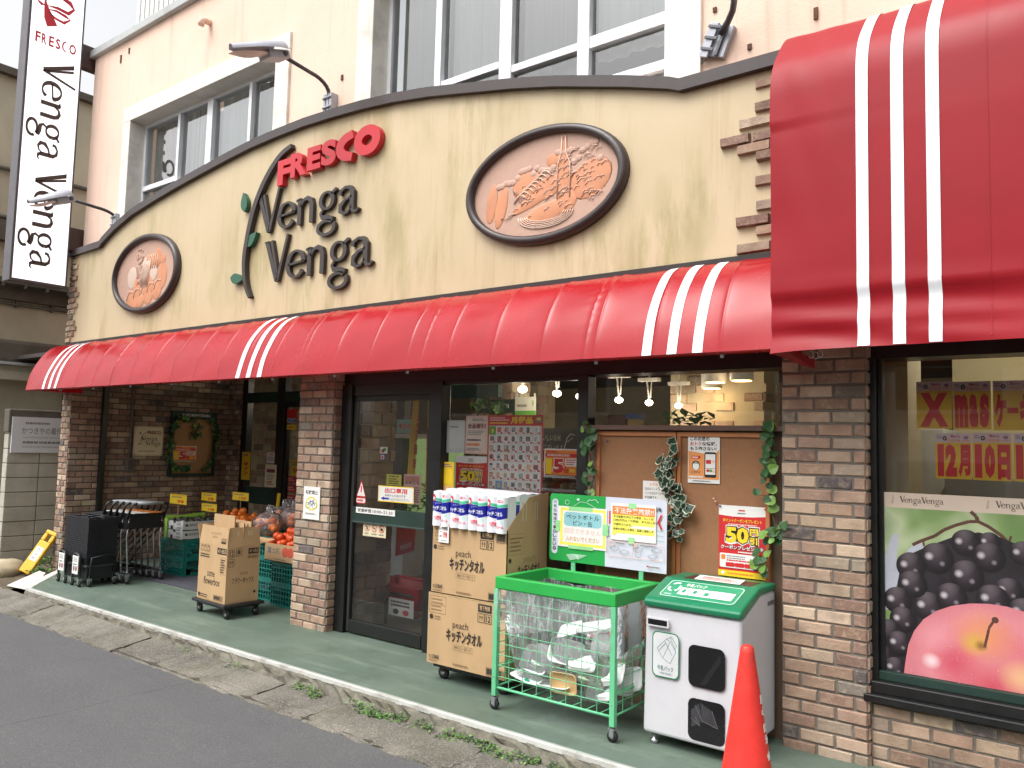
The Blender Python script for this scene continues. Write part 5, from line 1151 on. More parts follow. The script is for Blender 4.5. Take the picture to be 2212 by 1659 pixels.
def price(px0, py0, px1, py1, Y, num, lab, z_to):
    p, q = PY(px0, py0, Y), PY(px1, py1, Y); t = thing('price_card', lab, 'price card', ((p.x + q.x) / 2, Y, z_to), 'yellow price cards on sticks')
    mb = MB(); sh = Sheet(mb, (p.x, Y - .002, q.z), (q.x - p.x, 0, 0), (0, 0, p.z - q.z), PYEL, .002); sh.frame(2, 3, 98, 97, .004, mat('card_edge', (206, 190, 60), .6)); sh.greek(12, 62, 88, 78, 1, GREY, .7); sh.text(num, 44, 12, 84, 44, PRED, .03); sh.greek(10, 84, 90, 92, 1, POR, .5); mb.build('card', t)
    mb = MB(); x = (p.x + q.x) / 2; mb.box((x - .006, Y + .002, z_to), (x + .006, Y + .006, q.z + .02), CARDIN); mb.build('stick', t)
price(368, 1066, 403, 1091, .95, '98', 'yellow price card reading 98 nearest the shopping carts', .64)
price(436, 1063, 467, 1084, 1.2, '98', 'yellow price card reading 98 above the card reading 148', .7)
price(436, 1086, 468, 1107, 1.1, '148', 'yellow price card reading 148 in front of the oranges', .66)
price(503, 1062, 537, 1083, 1.25, '199', 'yellow price card reading 199 in front of the entrance screen', .65)
# ---------------------------------------------------------------- cardboard boxes on dollies
DOLLY = mat('dolly_black', (30, 30, 32), .55, var=.15); KINK = mat('carton_black_print', (46, 40, 36), .75, var=.15, vs=30); KFAINT = mat('carton_faint_print', (140, 112, 80), .8)
def dolly(x, y, lx, ly, rz, label, zt=.13):
    t = thing('dolly', label, 'dolly', (x, y, 0), 'black platform dollies', rz); mb = MB(); mb.box((-lx, -ly, zt - .028), (lx, ly, zt), DOLLY); mb.box((-lx + .03, -ly + .03, zt - .045), (lx - .03, ly - .03, zt - .028), DOLLY); mb.build('deck', t, bevel=.008, local=True)
    for sx in (-1, 1):
        for sy in (-1, 1):
            mb = MB(); a, b = sx * (lx - .05), sy * (ly - .06); mb.lathe((a, b - .014, .042), [(.02, 0), (.042, .004), (.042, .024), (.02, .028)], RUBBER, 14, 'y'); mb.lathe((a, b - .016, .042), [(.018, 0), (.018, .032)], STEEL, 8, 'y'); mb.box((a - .022, b - .02, .05), (a + .014, b + .02, zt - .045), DOLLY); mb.build('wheel', t, local=True)
    return t
fz = .13; fc = Vector((-6.345, -.375)); lz = R(10)                # near corner of the tall box; it stands turned on its dolly
fl = (PZ(426, 1288, fz).xy, PZ(485, 1307, fz).xy, PZ(555, 1299, fz).xy)
A0, B0, C0 = [Vector((p.x, p.y)) for p in fl]
ang = math.atan2((B0 - A0).y, (B0 - A0).x); LX, LY = (B0 - A0).length, (C0 - B0).length
LX = .49; LY = .33; ang = R(-3)
ux = Vector((math.cos(ang), math.sin(ang))); uy = Vector((-ux.y, ux.x)); ctr = B0 - ux * LX / 2 + uy * LY / 2
dolly(ctr.x + .0, ctr.y + .01, LX / 2 + .04, LY / 2 + .04, ang, 'black dolly carrying the tall printed cardboard box', fz)
bx = thing('cardboard_box', 'tall brown cardboard box with open flaps and printed lettering standing on a dolly', 'box', (ctr.x, ctr.y, fz), 'cardboard boxes on dollies', ang)
hx, hy, hz, hf = LX / 2, LY / 2, .515, .16
mb = MB(); 
for a, b in (((-hx, -hy, 0), (hx, -hy + .006, hz)), ((-hx, hy - .006, 0), (hx, hy, hz)), ((-hx, -hy + .006, 0), (-hx + .006, hy - .006, hz)), ((hx - .006, -hy + .006, 0), (hx, hy - .006, hz)), ((-hx, -hy, 0), (hx, hy, .006))): mb.box(a, b, CARD)
sh = Sheet(mb, (-hx, -hy - .0004, 0), (2 * hx, 0, 0), (0, 0, hz))
sh.text('some', 34, 42, 60, 51, KINK, .01); sh.text('flowerbox', 22, 28, 80, 41, KINK, .012); sh.rect(66, 84, 98, 95, KINK); sh.text('41·053', 68, 86, 96, 93, CARD, .02)
for u in (6, 18, 30): sh.rect(u, 85, u + 9, 97, KFAINT); sh.rect(u + 2, 87, u + 7, 92, CARD)
sh.greek(6, 74, 52, 82, 2, KINK, .5); sh.frame(78, 50, 97, 79, .002, KFAINT); sh.greek(80, 52, 95, 77, 6, KINK, .5); sh.rect(60, 4, 92, 13, KFAINT); sh.greek(62, 5, 90, 12, 1, KINK, .8); sh.greek(6, 4, 42, 11, 2, KINK, .4); sh.disc(8, 9, 3, 3, KINK)
sh = Sheet(mb, (hx + .0004, -hy, 0), (0, 2 * hy, 0), (0, 0, hz))
sh.text('スコットル', 42, 48, 66, 54, KINK, .01); sh.text('フラワーボックス', 18, 34, 84, 44, KINK, .012); sh.rect(64, 84, 96, 94, KINK); sh.text('41·053', 67, 86, 94, 92, CARD, .02); sh.greek(62, 76, 96, 82, 1, KFAINT, .8)
for u, v in ((5, 80), (27, 82), (5, 64)): sh.frame(u, v, u + 17, v + 13, .003, KINK); sh.text({80: '12', 82: '傘', 64: '↑↑'}[v], u + 3, v + 2, u + 14, v + 11, KINK, .01)
sh.disc(88, 17, 4, 2.6, KINK, 10); mb.build('box', bx, local=True)
for q, o in ((((-hx, -hy, hz), (hx, -hy, hz), (hx - .0, -hy + .012, hz + hf), (-hx + .02, -hy + .012, hz + hf)), (0, .006, 0)), (((hx, -hy, hz), (hx, hy, hz), (hx - .014, hy - .01, hz + hf), (hx - .014, -hy + .01, hz + hf)), (-.006, 0, 0)),
             (((-hx, hy, hz), (-hx, -hy, hz), (-hx - .05, -hy, hz + hf), (-hx - .05, hy, hz + hf)), (.006, 0, 0)), (((hx, hy, hz), (-hx, hy, hz), (-hx, hy + .16, hz + .03), (hx, hy + .16, hz + .03)), (0, -.006, -.004))):
    mb = MB(); a = [Vector(p) for p in q]; d = Vector(o); mb.face(a, CARD); mb.face([p + d for p in a[::-1]], CARDIN)
    for i in range(4): mb.face([a[i], a[i] + d, a[(i + 1) % 4] + d, a[(i + 1) % 4]], CARDIN)
    if q[0][1] == -hy and q[1][0] == hx and q[0][0] == -hx:
        sh = Sheet(mb, a[0] + Vector((0, -.0005, 0)), a[1] - a[0], a[3] - a[0]); sh.text('SCOTT', 36, 52, 74, 66, KFAINT, .02); sh.text('BOX', 44, 34, 62, 46, KFAINT, .02); sh.rect(76, 8, 94, 40, KFAINT); sh.rect(77, 10, 93, 20, KINK)
    if q[0][0] == hx and q[1][0] == hx:
        sh = Sheet(mb, a[0] + Vector((.0008, 0, 0)), a[1] - a[0], a[3] - a[0])
        for u in (28, 60, 68): sh.rect(u, 52, u + 5, 78, mat('tape', (196, 178, 146), .4))
    mb.build('flap', bx, local=True)
# flattened cartons stuck in the box
u3 = Vector((ux.x, ux.y, 0)); v3 = Vector((uy.x, uy.y, 0)); C3 = Vector((ctr.x, ctr.y, fz))
for k, (da, wd, h0, lab) in enumerate(((-.03, .36, .9, 'flattened brown carton standing foremost in the tall cardboard box'), (.01, .36, .84, 'flattened carton standing second in the tall cardboard box'), (.05, .34, .83, 'flattened carton standing third in the tall cardboard box'), (.09, .34, .85, 'flattened carton at the back of the tall cardboard box'))):
    mb = MB(); o = C3 + v3 * (da - .02) + u3 * (-.03 if k == 0 else .06); a, b = o - u3 * wd / 2, o + u3 * (wd / 2)
    e = v3 * .012; z0, z1 = Vector((0, 0, .03)), Vector((0, 0, h0 - fz))
    P8 = [a + z0, b + z0, b + z0 + e, a + z0 + e, a + z1, b + z1, b + z1 + e, a + z1 + e]; i = [mb.vid(p) for p in P8]
    for f in ((0, 1, 5, 4), (1, 2, 6, 5), (2, 3, 7, 6), (3, 0, 4, 7), (4, 5, 6, 7)): mb.fi([i[j] for j in f], CARD if f != (1, 2, 6, 5) else CARDIN)
    tag(mb.build('flattened_carton'), lab, 'carton', 'flattened cartons in the tall box')
# ---- kitchen towel boxes
tx0, tx1, ty0, ty1 = -3.86, -3.2, -.405, .045
dolly(-3.53, -.18, .31, .2, 0, 'black dolly under the two stacked kitchen towel cartons', .115)
def towel_print(sh, top=True):
    sh.frame(2, 72, 24, 96, .003, KFAINT); sh.greek(4, 74, 22, 94, 4, KFAINT, .4); sh.line([(2, 84), (24, 84)], .002, KFAINT); sh.disc(5, 66, 2.6, 3.6, KINK, 12); sh.greek(9, 62, 18, 69, 2, KFAINT, .5)
    sh.rect(66, 85, 83, 96, KINK); sh.text('落下厳禁', 68, 87, 81, 94, CARD, .02); sh.frame(66, 71, 74, 83, .003, KINK); sh.text('↑↑', 67.5, 73, 72.5, 81, KINK, .01); sh.frame(75, 71, 83, 83, .003, KINK); sh.text('12', 76.5, 73, 81.5, 81, KINK, .01)
    sh.rect(86, 82, 99, 96, KFAINT); sh.greek(87, 83, 98, 95, 1, KINK, .8)
    sh.text('peach', 34, 53, 54, 66, KFAINT, -.006); sh.text('peach', 34.2, 53.2, 54, 65.6, KINK, -.012); sh.text('キッチンタオル', 26, 36, 72, 54, KINK, .03); sh.frame(35, 26, 60, 33, .002, KFAINT); sh.text('80カット・4ロール', 37, 27.4, 58, 31.6, KINK, 0)
    sh.text('大王製紙', 3, 7, 17, 13, KINK, .01); sh.greek(3, 3, 17, 6, 1, KFAINT, .5); sh.greek(36, 4, 56, 8, 1, KFAINT, .6); sh.rect(78, 2, 99, 13, KFAINT); sh.greek(79, 3, 98, 12, 1, KINK, .85, .1)
lower = thing('towel_carton', 'lower kitchen towel carton standing on the dolly beside the green wire basket', 'carton', (-3.53, -.18, .115), 'stacked kitchen towel cartons')
mb = MB(); mb.box((tx0 - .012, ty0 - .004, .117), (tx1 + .005, ty1, .587), CARD); 
sh = Sheet(mb, (tx0 - .012, ty0 - .005, .117), (tx1 - tx0 + .017, 0, 0), (0, 0, .47)); towel_print(sh)
sh = Sheet(mb, (tx1 + .0055, ty0, .117), (0, ty1 - ty0, 0), (0, 0, .47)); sh.text('peach', 36, 58, 64, 68, KFAINT, -.006); sh.text('キッチンタオル', 24, 40, 80, 55, KINK, .03)
mb.build('box', lower); 
mb = MB(); mb.box((tx0 - .01, ty0 - .006, .584), (tx1 + .003, ty0 - .004, .588), mat('carton_edge', (206, 176, 130), .8)); mb.build('tape', lower)
upper = thing('towel_carton', 'upper kitchen towel carton cut open at the front to show the packs', 'carton', (-3.53, -.18, .589), 'stacked kitchen towel cartons')
mb = MB(); zb, zf, zt = .589, 1.06, 1.29
mb.box((tx0, ty0, zb), (tx1, ty0 + .006, zf), CARD); mb.box((tx0, ty0, zb), (tx1, ty1, zb + .006), CARD); mb.box((tx0, ty1 - .006, zb), (tx1, ty1, zf + .0), CARD)
for x, e in ((tx1, -.006), (tx0, .006)):
    q = [(ty0 + .0, zb), (ty1, zb), (ty1, zt), (ty0 + .23, zt - .025), (ty0 + .0, zf)] if x == tx1 else [(ty0, zb), (ty1, zb), (ty1, zf + .02), (ty0, zf)]
    a = [mb.vid((x, y, z)) for y, z in q]; b = [mb.vid((x + e, y, z)) for y, z in q]; mb.fi(a, CARD); mb.fi(b[::-1], CARDIN)
    for i in range(len(q)): mb.fi([a[i], b[i], b[(i + 1) % len(q)], a[(i + 1) % len(q)]], CARDIN)
sh = Sheet(mb, (tx0, ty0 - .0005, zb), (tx1 - tx0, 0, 0), (0, 0, zf - zb)); towel_print(sh)
sh = Sheet(mb, (tx1 + .0005, ty0, zb), (0, ty1 - ty0, 0), (0, 0, zt - zb)); sh.text('peach', 40, 34, 68, 42, KFAINT, -.006); sh.text('キッチンタオル', 26, 22, 82, 34, KINK, .03); sh.frame(4, 44, 40, 63, .002, KFAINT); sh.greek(6, 46, 38, 61, 4, KFAINT, .4); sh.disc(7, 39, 3.4, 2.2, KINK, 12)
for u in (34, 42, 64, 70): sh.rect(u, 74, u + 2.5, 92, mat('tape', (196, 178, 146), .4))
mb.build('box', upper)
TW = mat('towel_pack_white', (232, 234, 238), .35, var=.03, spec=.5, bump=.25, bs=18); TB = mat('towel_pack_blue', (26, 34, 146), .35, var=.05); TG = mat('towel_pack_green', (84, 196, 156), .35, var=.05); TR = mat('towel_pack_red', (222, 44, 70), .35, var=.05); TRF = mat('towel_pack_pink', (232, 150, 162), .4, var=.05)
def make_pack():
    t = thing('towel_pack', 'pack', 'towel pack', (0, 0, 0), 'kitchen towel packs in the cut open carton'); wd, dp, h = .158, .085, .232; mb = MB()
    seg = 30; prof = []
    def out(u):                                                  # front outline of two rolls side by side under film
        q = (u % .5) * 2; return -dp * (.52 + .46 * math.sin(math.pi * min(1, max(0, q))) ** .45)
    def F(u, z, o=0): return (-wd / 2 + wd * u, out(u) - o, z)
    us = [j / seg for j in range(seg + 1)]
    mb.grid(lambda u, v: F(u, v * h), us, [0, .25, .5, .75, 1], TW)
    mb.grid(lambda u, v: (-wd / 2 + wd * u, out(u) * (1 - v) + dp * .5 * v, h + .006 * math.sin(math.pi * v)), us, [0, .3, .6, 1], TW)
    for x in (-wd / 2, wd / 2): mb.face([(x, -dp * .5, 0), (x, dp * .5, 0), (x, dp * .5, h), (x, -dp * .5, h)], TW)
    mb.face([(-wd / 2, dp * .5, 0), (wd / 2, dp * .5, 0), (wd / 2, dp * .5, h), (-wd / 2, dp * .5, h)], TW)
    mb.build('roll_pair', t, local=True)
    pr = MB(); wv = lambda u: .008 * math.sin(u * 6.3 + .5)
    pr.grid(lambda u, v: F(u, .095 + v * .072 + wv(u) * (1 if v == 0 else .6), .0012), us, [0, .5, 1], TB)
    pr.grid(lambda u, v: F(u, .17 + v * .018 + wv(u) * .6, .0012), us, [0, 1], TG)
    def blob(u0, z0, ru, rz, m, o, n=18):
        c = pr.vid(F(u0, z0, o)); ids = [pr.vid(F(u0 + ru * math.cos(2 * math.pi * j / n), z0 + rz * math.sin(2 * math.pi * j / n), o)) for j in range(n)]
        for j in range(n): pr.fi([c, ids[j], ids[(j + 1) % n]], m)
    def word(s_, u0, z0, u1, z1, m, o, bold):
        vs, fs = glyphs(s_, bold, 2); x0 = min(v[0] for v in vs); x1 = max(v[0] for v in vs); y0 = min(v[1] for v in vs); y1 = max(v[1] for v in vs)
        ids = [pr.vid(F(u0 + (x - x0) / (x1 - x0) * (u1 - u0), z0 + (y - y0) / (y1 - y0) * (z1 - z0), o)) for x, y in vs]
        for f in fs: pr.fi([ids[j] for j in f], m)
    blob(.16, .192, .13, .024, TR, .0022); blob(.16, .188, .06, .012, TW, .003); blob(.7, .206, .2, .008, TR, .0018)
    word('peach', .28, .145, .62, .166, mat('towel_pack_lightblue', (150, 160, 220), .4), .0022, 0); word('キッチンタオル', .1, .108, .9, .138, TW, .0022, .04); word('4ロール', .62, .03, .95, .05, TR, .0015, .02)
    blob(.4, .062, .17, .006, TR, .0015); blob(.4, .05, .12, .01, TRF, .0015); blob(.85, .075, .07, .01, mat('towel_pack_mint', (190, 228, 214), .4), .0012); blob(.08, .07, .06, .012, mat('towel_pack_mint', (190, 228, 214), .4), .0012)
    pr.build('print', t, local=True); return t
pk = make_pack(); ord_ = ('leftmost', 'second from left', 'third from left', 'rightmost')
for j in range(4):
    for i in range(4):
        pos = (tx0 + .087 + i * .162, ty0 + .075 + j * .098 - (.028 if j == 0 else 0), 1.045 + (0 if j == 0 else .012) - i * .002)
        lab = f'{ord_[i]} kitchen towel pack in the front row of the cut open carton' if j == 0 else f'kitchen towel pack {ord_[i]} in row {j + 1} behind the front packs'
        if i == j == 0: pk.location = pos; pk['label'] = lab; pk.rotation_euler = (0, .02, 0)
        else: dup(pk, pos, lab)
p, q = PY(948, 1128, ty0 - .012), PY(985, 1173, ty0 - .012)
mb = MB(); sh = Sheet(mb, (p.x, ty0 - .012, 1.06 - .125), (.1, -.006, 0), (.0, -.0, .125), PAPER, .002); sh.rect(0, 90, 100, 100, POR); sh.rect(0, 92, 30, 99, PRED); sh.text('キッチンタオル', 4, 66, 90, 82, INK, .02); sh.text('198', 44, 26, 86, 58, PRED, .03); sh.rect(12, 30, 30, 38, GREY); sh.greek(30, 8, 95, 15, 1, GREY, .5); sh.greek(14, 56, 40, 62, 1, GREY, .5); tag(mb.build('price_tag'), 'white price tag reading 198 hanging on the upper towel carton', 'price tag')
# ---------------------------------------------------------------- green wire basket for food trays
GRIM = mat('bright_green_rim', (44, 164, 74), .4, var=.06); GPOST = mat('pale_green_tube', (104, 190, 140), .4, var=.06)
gx0, gx1, gy0, gy1 = -3.125, -2.295, -.59, -.06
gb = thing('wire_basket', 'green wire recycling basket on castors with a printed board behind', 'recycling basket', ((gx0 + gx1) / 2, (gy0 + gy1) / 2, 0))
mb = MB(); rw_ = .03; za, zb = .727, .8
for a, b in (((gx0 - .012, gy0 - .012, za), (gx1 + .012, gy0 + rw_, zb)), ((gx0 - .012, gy1 - rw_, za), (gx1 + .012, gy1 + .012, zb)), ((gx0 - .012, gy0 + rw_, za), (gx0 + rw_, gy1 - rw_, zb)), ((gx1 - rw_, gy0 + rw_, za), (gx1 + .012, gy1 - rw_, zb))): mb.box(a, b, GRIM)
mb.build('rim', gb, bevel=.006)
for x in (gx0, gx1):
    for y in (gy0, gy1):
        mb = MB(); mb.box((x - .016, y - .016, .085), (x + .016, y + .016, za), GPOST); mb.lathe((x + .0, y - .016, .2), [(.005, 0), (.004, -.003)], STEEL, 8, 'y'); mb.build('post', gb, bevel=.004)
        mb = MB(); caster(mb, x, y, .032); mb.build('caster', gb)
def wires(P0, U, W, H, nu, nv, name):
    mb = MB(); P0, U = Vector(P0), Vector(U); Vv = Vector((0, 0, 1))
    for i in range(1, nu): a = P0 + U * (W * i / nu); mb.tube([a, a + Vv * H], .0026, GPOST, 5, cap=False)
    for j in range(0, nv + 1): a = P0 + Vv * (H * j / nv); mb.tube([a, a + U * W], .0026 if j else .007, GPOST, 5, cap=False)
    mb.build(name, gb)
wires((gx0, gy0, .135), (1, 0, 0), gx1 - gx0, .59, 8, 9, 'wire_panel'); wires((gx0, gy1, .135), (1, 0, 0), gx1 - gx0, .59, 8, 9, 'wire_panel'); wires((gx0, gy0, .135), (0, 1, 0), gy1 - gy0, .59, 5, 9, 'wire_panel'); wires((gx1, gy0, .135), (0, 1, 0), gy1 - gy0, .59, 5, 9, 'wire_panel')
mb = MB()
for j in range(1, 9): mb.tube([(gx0 + (gx1 - gx0) * j / 9, gy0, .133), (gx0 + (gx1 - gx0) * j / 9, gy1, .133)], .003, GPOST, 5)
for y in (gy0, gy1): mb.tube([(gx0, y, .133), (gx1, y, .133)], .008, GPOST, 6)
mb.build('wire_base', gb)
for x in (gx0, gx1):
    for z in (.25, .64): mb = MB(); mb.tube([(x, gy0, z), (x, gy1, z)], .007, GPOST, 6); mb.build('side_rail', gb)
mb = MB()                                                        # clear bag lining it, hung over the rim
rl = random.Random(4)
def lin(u, v):
    per = [(gx0 + .03, gy0 + .03), (gx1 - .03, gy0 + .03), (gx1 - .03, gy1 - .03), (gx0 + .03, gy1 - .03)]; k = int(u) % 4; f = u - int(u); a, b = per[k], per[(k + 1) % 4]
    x, y = a[0] + (b[0] - a[0]) * f, a[1] + (b[1] - a[1]) * f; sag = 1 - .28 * (1 - v) ** 2 if k != 9 else 1
    cx_, cy_ = (gx0 + gx1) / 2, (gy0 + gy1) / 2; w_ = .008 * math.sin(u * 19 + v * 4) + .006 * math.sin(u * 43 + v * 9)
    return (cx_ + (x - cx_) * (sag + w_), cy_ + (y - cy_) * (sag + w_ * 2), .15 + .58 * v + .012 * math.sin(u * 11) * (v > .9))
mb.grid(lin, [j * .06 for j in range(67)] + [4.0], [j / 10 for j in range(11)], FILM); 
mb.grid(lambda u, v: (gx0 + (gx1 - gx0) * u, gy0 - .02 - .008 * math.sin(u * 17 + v * 5), .727 - v * (.17 + .06 * math.sin(u * 5 + 1) + .08 * u)), [j / 24 for j in range(25)], [j / 5 for j in range(6)], FILM)
mb.grid(lambda u, v: (gx1 + .02 + .006 * math.sin(u * 17), gy0 + (gy1 - gy0) * u, .727 - v * (.28 - .1 * u)), [j / 16 for j in range(17)], [j / 5 for j in range(6)], FILM)
lb = mb.build('bag_liner', gb)
STY = mat('foam_white', (238, 240, 238), .45, var=.04); STYG = mat('foam_pale_green', (196, 214, 178), .45, var=.05); STYK = mat('foam_black', (36, 36, 38), .4, var=.1); STYB = mat('foam_tan', (206, 170, 120), .5, var=.08); STYR = mat('foam_red', (178, 70, 60), .45, var=.08)
def tray(c, a, b, h, m, rx, ry, rz, lab, inner=None):
    mb = MB(); n_ = 28; mb.M = Matrix.Translation(c) @ Matrix.Rotation(R(rz), 4, 'Z') @ Matrix.Rotation(R(rx), 4, 'X') @ Matrix.Rotation(R(ry), 4, 'Y'); rings = []
    for s_, z in ((.78, 0), (.8, .002), (.97, h), (1.06, h), (1.06, h - .003), (.94, h - .006), (.76, .004)):
        ring = []
        for j in range(n_):
            t = 2 * math.pi * j / n_; e = .35; cx_ = math.copysign(abs(math.cos(t)) ** e, math.cos(t)); sy = math.copysign(abs(math.sin(t)) ** e, math.sin(t)); ring.append(mb.vid((a * cx_ * s_, b * sy * s_, z)))
        rings.append(ring)
    for k, (A, B) in enumerate(zip(rings, rings[1:])):
        for j in range(n_): mb.fi([A[j], A[(j + 1) % n_], B[(j + 1) % n_], B[j]], inner if inner and k > 3 else m, None, True)
    mb.fi(rings[0][::-1], m); mb.fi(rings[-1], inner or m); mb.M = None
    tag(mb.build('food_tray'), lab, 'food tray', 'food trays in the wire basket')
T_ = lambda x, z, y=-.45: Vector((x, y, z * 1.12 + .01))
tray(T_(-2.9, .26, -.46), .1, .075, .03, STY, 58, 10, -15, 'large white foam tray standing on edge at the left of the basket')
tray(T_(-2.66, .2, -.52), .085, .06, .022, STYB, 96, 12, -8, 'tan foam tray leaning on the front wires of the basket')
tray(T_(-2.73, .3, -.42), .1, .07, .04, STY, 14, 8, 20, 'deep white foam tray with a black inside in the middle of the basket', STYK)
tray(T_(-2.62, .4, -.3), .12, .07, .03, STYK, 20, -28, 20, 'black tray leaning above the deep white tray', STYK)
tray(T_(-2.5, .42, -.32), .12, .06, .03, STY, 30, -20, 15, 'white tray with a red strip near the top of the pile', STYR)
tray(T_(-2.42, .42, -.42), .1, .07, .03, STY, -140, -10, 20, 'white tray at the top right of the tray pile')
tray(T_(-2.42, .33, -.45), .095, .07, .03, STYG, -125, 0, 10, 'pale green foam tray near the right front post')
tray(T_(-2.5, .28, -.5), .09, .065, .028, STYG, -112, -8, 4, 'pale green tray standing behind the front wires on the right')
tray(T_(-2.37, .24, -.35), .1, .07, .03, STY, -130, 25, 30, 'white tray tipped against the right side wires')
tray(T_(-2.46, .2, -.48), .11, .06, .02, STY, -118, 20, 0, 'crumpled white tray low in the right front corner')
tray(T_(-2.8, .4, -.24), .09, .05, .025, STY, 40, -25, 10, 'small white tray standing at the back of the tray pile')
tray(T_(-2.95, .165, -.5), .11, .05, .015, STY, 10, 5, -12, 'flat white tray on the bottom at the left front')
tray(T_(-2.75, .16, -.5), .12, .05, .015, STY, 5, -4, -6, 'flat white tray on the bottom behind the tan tray')
tray(T_(-2.6, .22, -.3), .11, .08, .03, STYK, -10, 10, 20, 'black tray low in the middle of the basket')
tray(T_(-2.42, .16, -.3), .1, .07, .025, STY, 15, 0, 5, 'white tray on the bottom at the right back')
tray(T_(-2.55, .34, -.54), .1, .06, .025, STY, -112, 14, 6, 'white tray pressed upside down against the front wires')
tray(T_(-2.82, .3, -.5), .1, .07, .03, STY, -120, -18, -10, 'white tray upside down between the large tray and the middle')
tray(T_(-2.68, .34, -.48), .1, .07, .03, STY, 62, 20, 8, 'white tray on edge behind the tan tray')
tray(T_(-2.36, .3, -.52), .08, .06, .03, STY, -125, 30, 12, 'white tray wedged by the right front post')
tray(T_(-2.52, .47, -.4), .12, .05, .03, STY, 25, -16, 8, 'topmost white tray of the pile in the basket')
mb = MB(); rb_ = random.Random(3)
mb.grid(lambda u, v: (-2.98 + u * .3, -.54 + v * .16 + .01 * math.sin(u * 20), .155 + .03 * math.sin(u * 9 + v * 7) ** 2 + rb_.uniform(0, .008)), [j / 9 for j in range(10)], [j / 5 for j in range(6)], FILM); mb.face([(-2.95, -.535, .2), (-2.925, -.535, .185), (-2.9, -.535, .2), (-2.925, -.535, .215)], mat('print_teal', (40, 150, 120), .5)); tag(mb.build('plastic_film'), 'crumpled clear film with a small green mark on the basket floor', 'film')
# board on the basket
for x in (-2.92, -2.42):
    mb = MB(); mb.box((x - .015, gy1 - .0, .79), (x + .015, gy1 + .012, 1.0), GPOST); mb.build('board_post', gb)
BGN = mat('board_green', (40, 158, 76), .4, var=.04); BWH = mat('board_white', (206, 210, 222), .4, var=.03)
b0_, b1_ = PY(1192, 1062, gy1 + .012), PY(1442, 1240, gy1 + .012); bX0, bX1, bZ0, bZ1 = b0_.x, b1_.x, .855, 1.295
O_ = Vector((bX0, gy1 - .002, bZ0)); mb = MB(); sh = Sheet(mb, O_, (bX1 - bX0, 0, 0), (0, 0, bZ1 - bZ0)); n_ = 6
def rr_out(m, a, b, c, d): sh.rrect(a, b, c, d, 3, 5.5, m)
sh.rrect(0, 0, 100, 100, 2.6, 5, BGN); sh.poly([(50, 0), (100, 0)] + [(100 - 2.6 + 2.6 * math.cos(R(t)), 95 + 5 * math.sin(R(t))) for t in range(0, 91, 15)] + [(50, 100)], BWH)
mb.box((bX0 + .02, gy1 - .001, bZ0 + .02), (bX1 - .02, gy1 + .012, bZ1 - .02), BWH)
sh.rrect(2, 10, 7.5, 92, 2.6, 5, BWH)
for k, ch in enumerate('元気な地球で暮らしたい。'): sh.text(ch, 3.2, 85 - k * 6.3, 6.4, 90 - k * 6.3, INK, .01)
PG = mat('board_chalk', (190, 224, 200), .5); sh.ring(16, 88, 2, 3.4, .003, PG, 12); sh.line([(22, 83), (28, 90), (34, 89), (42, 82)], .003, PG); sh.disc(26, 93, 1.4, 2.2, PG, 8); sh.line([(34, 91), (36, 94), (38, 93), (41, 95), (44, 90)], .004, PG)
for k in range(6): sh.line([(16 + k * .6, 10 - k * 1.4), (22 + k, 12 - k), (34 - k * 1.5, 12 - k * 1.6)], .004, PG)
YB = mat('notice_yellow', (236, 226, 96), .6); CYB = mat('notice_cyan', (142, 196, 202), .6); TAPE = mat('green_tape', (150, 214, 150), .45)
sh.rect(7.8, 22, 51.5, 82, PAPER); sh.rect(10, 25, 50.5, 80, YB); sh.rect(12.5, 29, 48.5, 76, PAPER); sh.rrect(13.5, 53, 47, 74, 3, 5, CYB); sh.text('ペットボトル', 15.5, 63.5, 45, 71, INK, .012); sh.text('ビン・缶', 22, 54.5, 39, 62, INK, .012)
sh.text('回収できません', 14, 42, 46.5, 50, mat('faded_pink', (226, 196, 184), .6), .012); sh.text('入れないでください', 15.5, 31, 45.5, 38.5, mat('faded_orange', (206, 158, 84), .6), .015)
sh.rect(18, 76, 39, 82, TAPE); sh.rect(18, 20, 40, 25, TAPE); sh.rect(6, 44, 10, 60, TAPE); sh.rect(48, 44, 53, 60, TAPE)
sh.text('活動', 91, 84, 96, 90, INK, .01); sh.rect(53.5, 62, 55.5, 80, PRED); sh.poly([(93, 70), (95.5, 80), (97, 80), (94.7, 70), (97, 60), (95.5, 60)], PRED)
for v in (58, 51, 44): sh.line([(52, v), (98, v)], .002, BGN)
sh.rect(55, 40, 92, 92, PAPER); sh.rect(56.5, 76, 91, 88, POR); sh.text('不法投棄厳禁!!', 58, 77.5, 90, 86.5, PAPER, .015); sh.rect(56.5, 62, 91, 76, YB); sh.rect(56.5, 58, 72, 62, YB); sh.rect(56.5, 50, 91, 58, YB); sh.rect(56.5, 47, 60, 50, YB)
for v, s_ in ((71.5, '不法投棄は5年以下の懲役、もしくは'), (66.5, '1,000万円以下の罰金、またはこれら'), (60.5, 'が併科されます。'), (54, '投棄を発見した場合、警察に通報しま')): sh.text(s_, 57.5, v, 57.5 + 32.5 * len(s_) / 17, v + 3.6, INK, .008)
sh.rect(70, 86, 76, 93, TAPE); sh.rect(70, 36, 75, 45, TAPE)
sh.frame(53, 17, 98, 38, .003, PPINK); sh.line([(73, 17), (73, 38)], .003, PPINK); sh.ring(56, 35, 2, 3.5, .006, PPINK, 16); sh.line([(74.5, 38), (77.5, 32)], .006, PPINK); sh.line([(74.5, 32), (77.5, 38)], .006, PPINK); sh.greek(60, 34, 69, 37, 1, GREY); sh.greek(80, 34, 92, 37, 1, GREY)
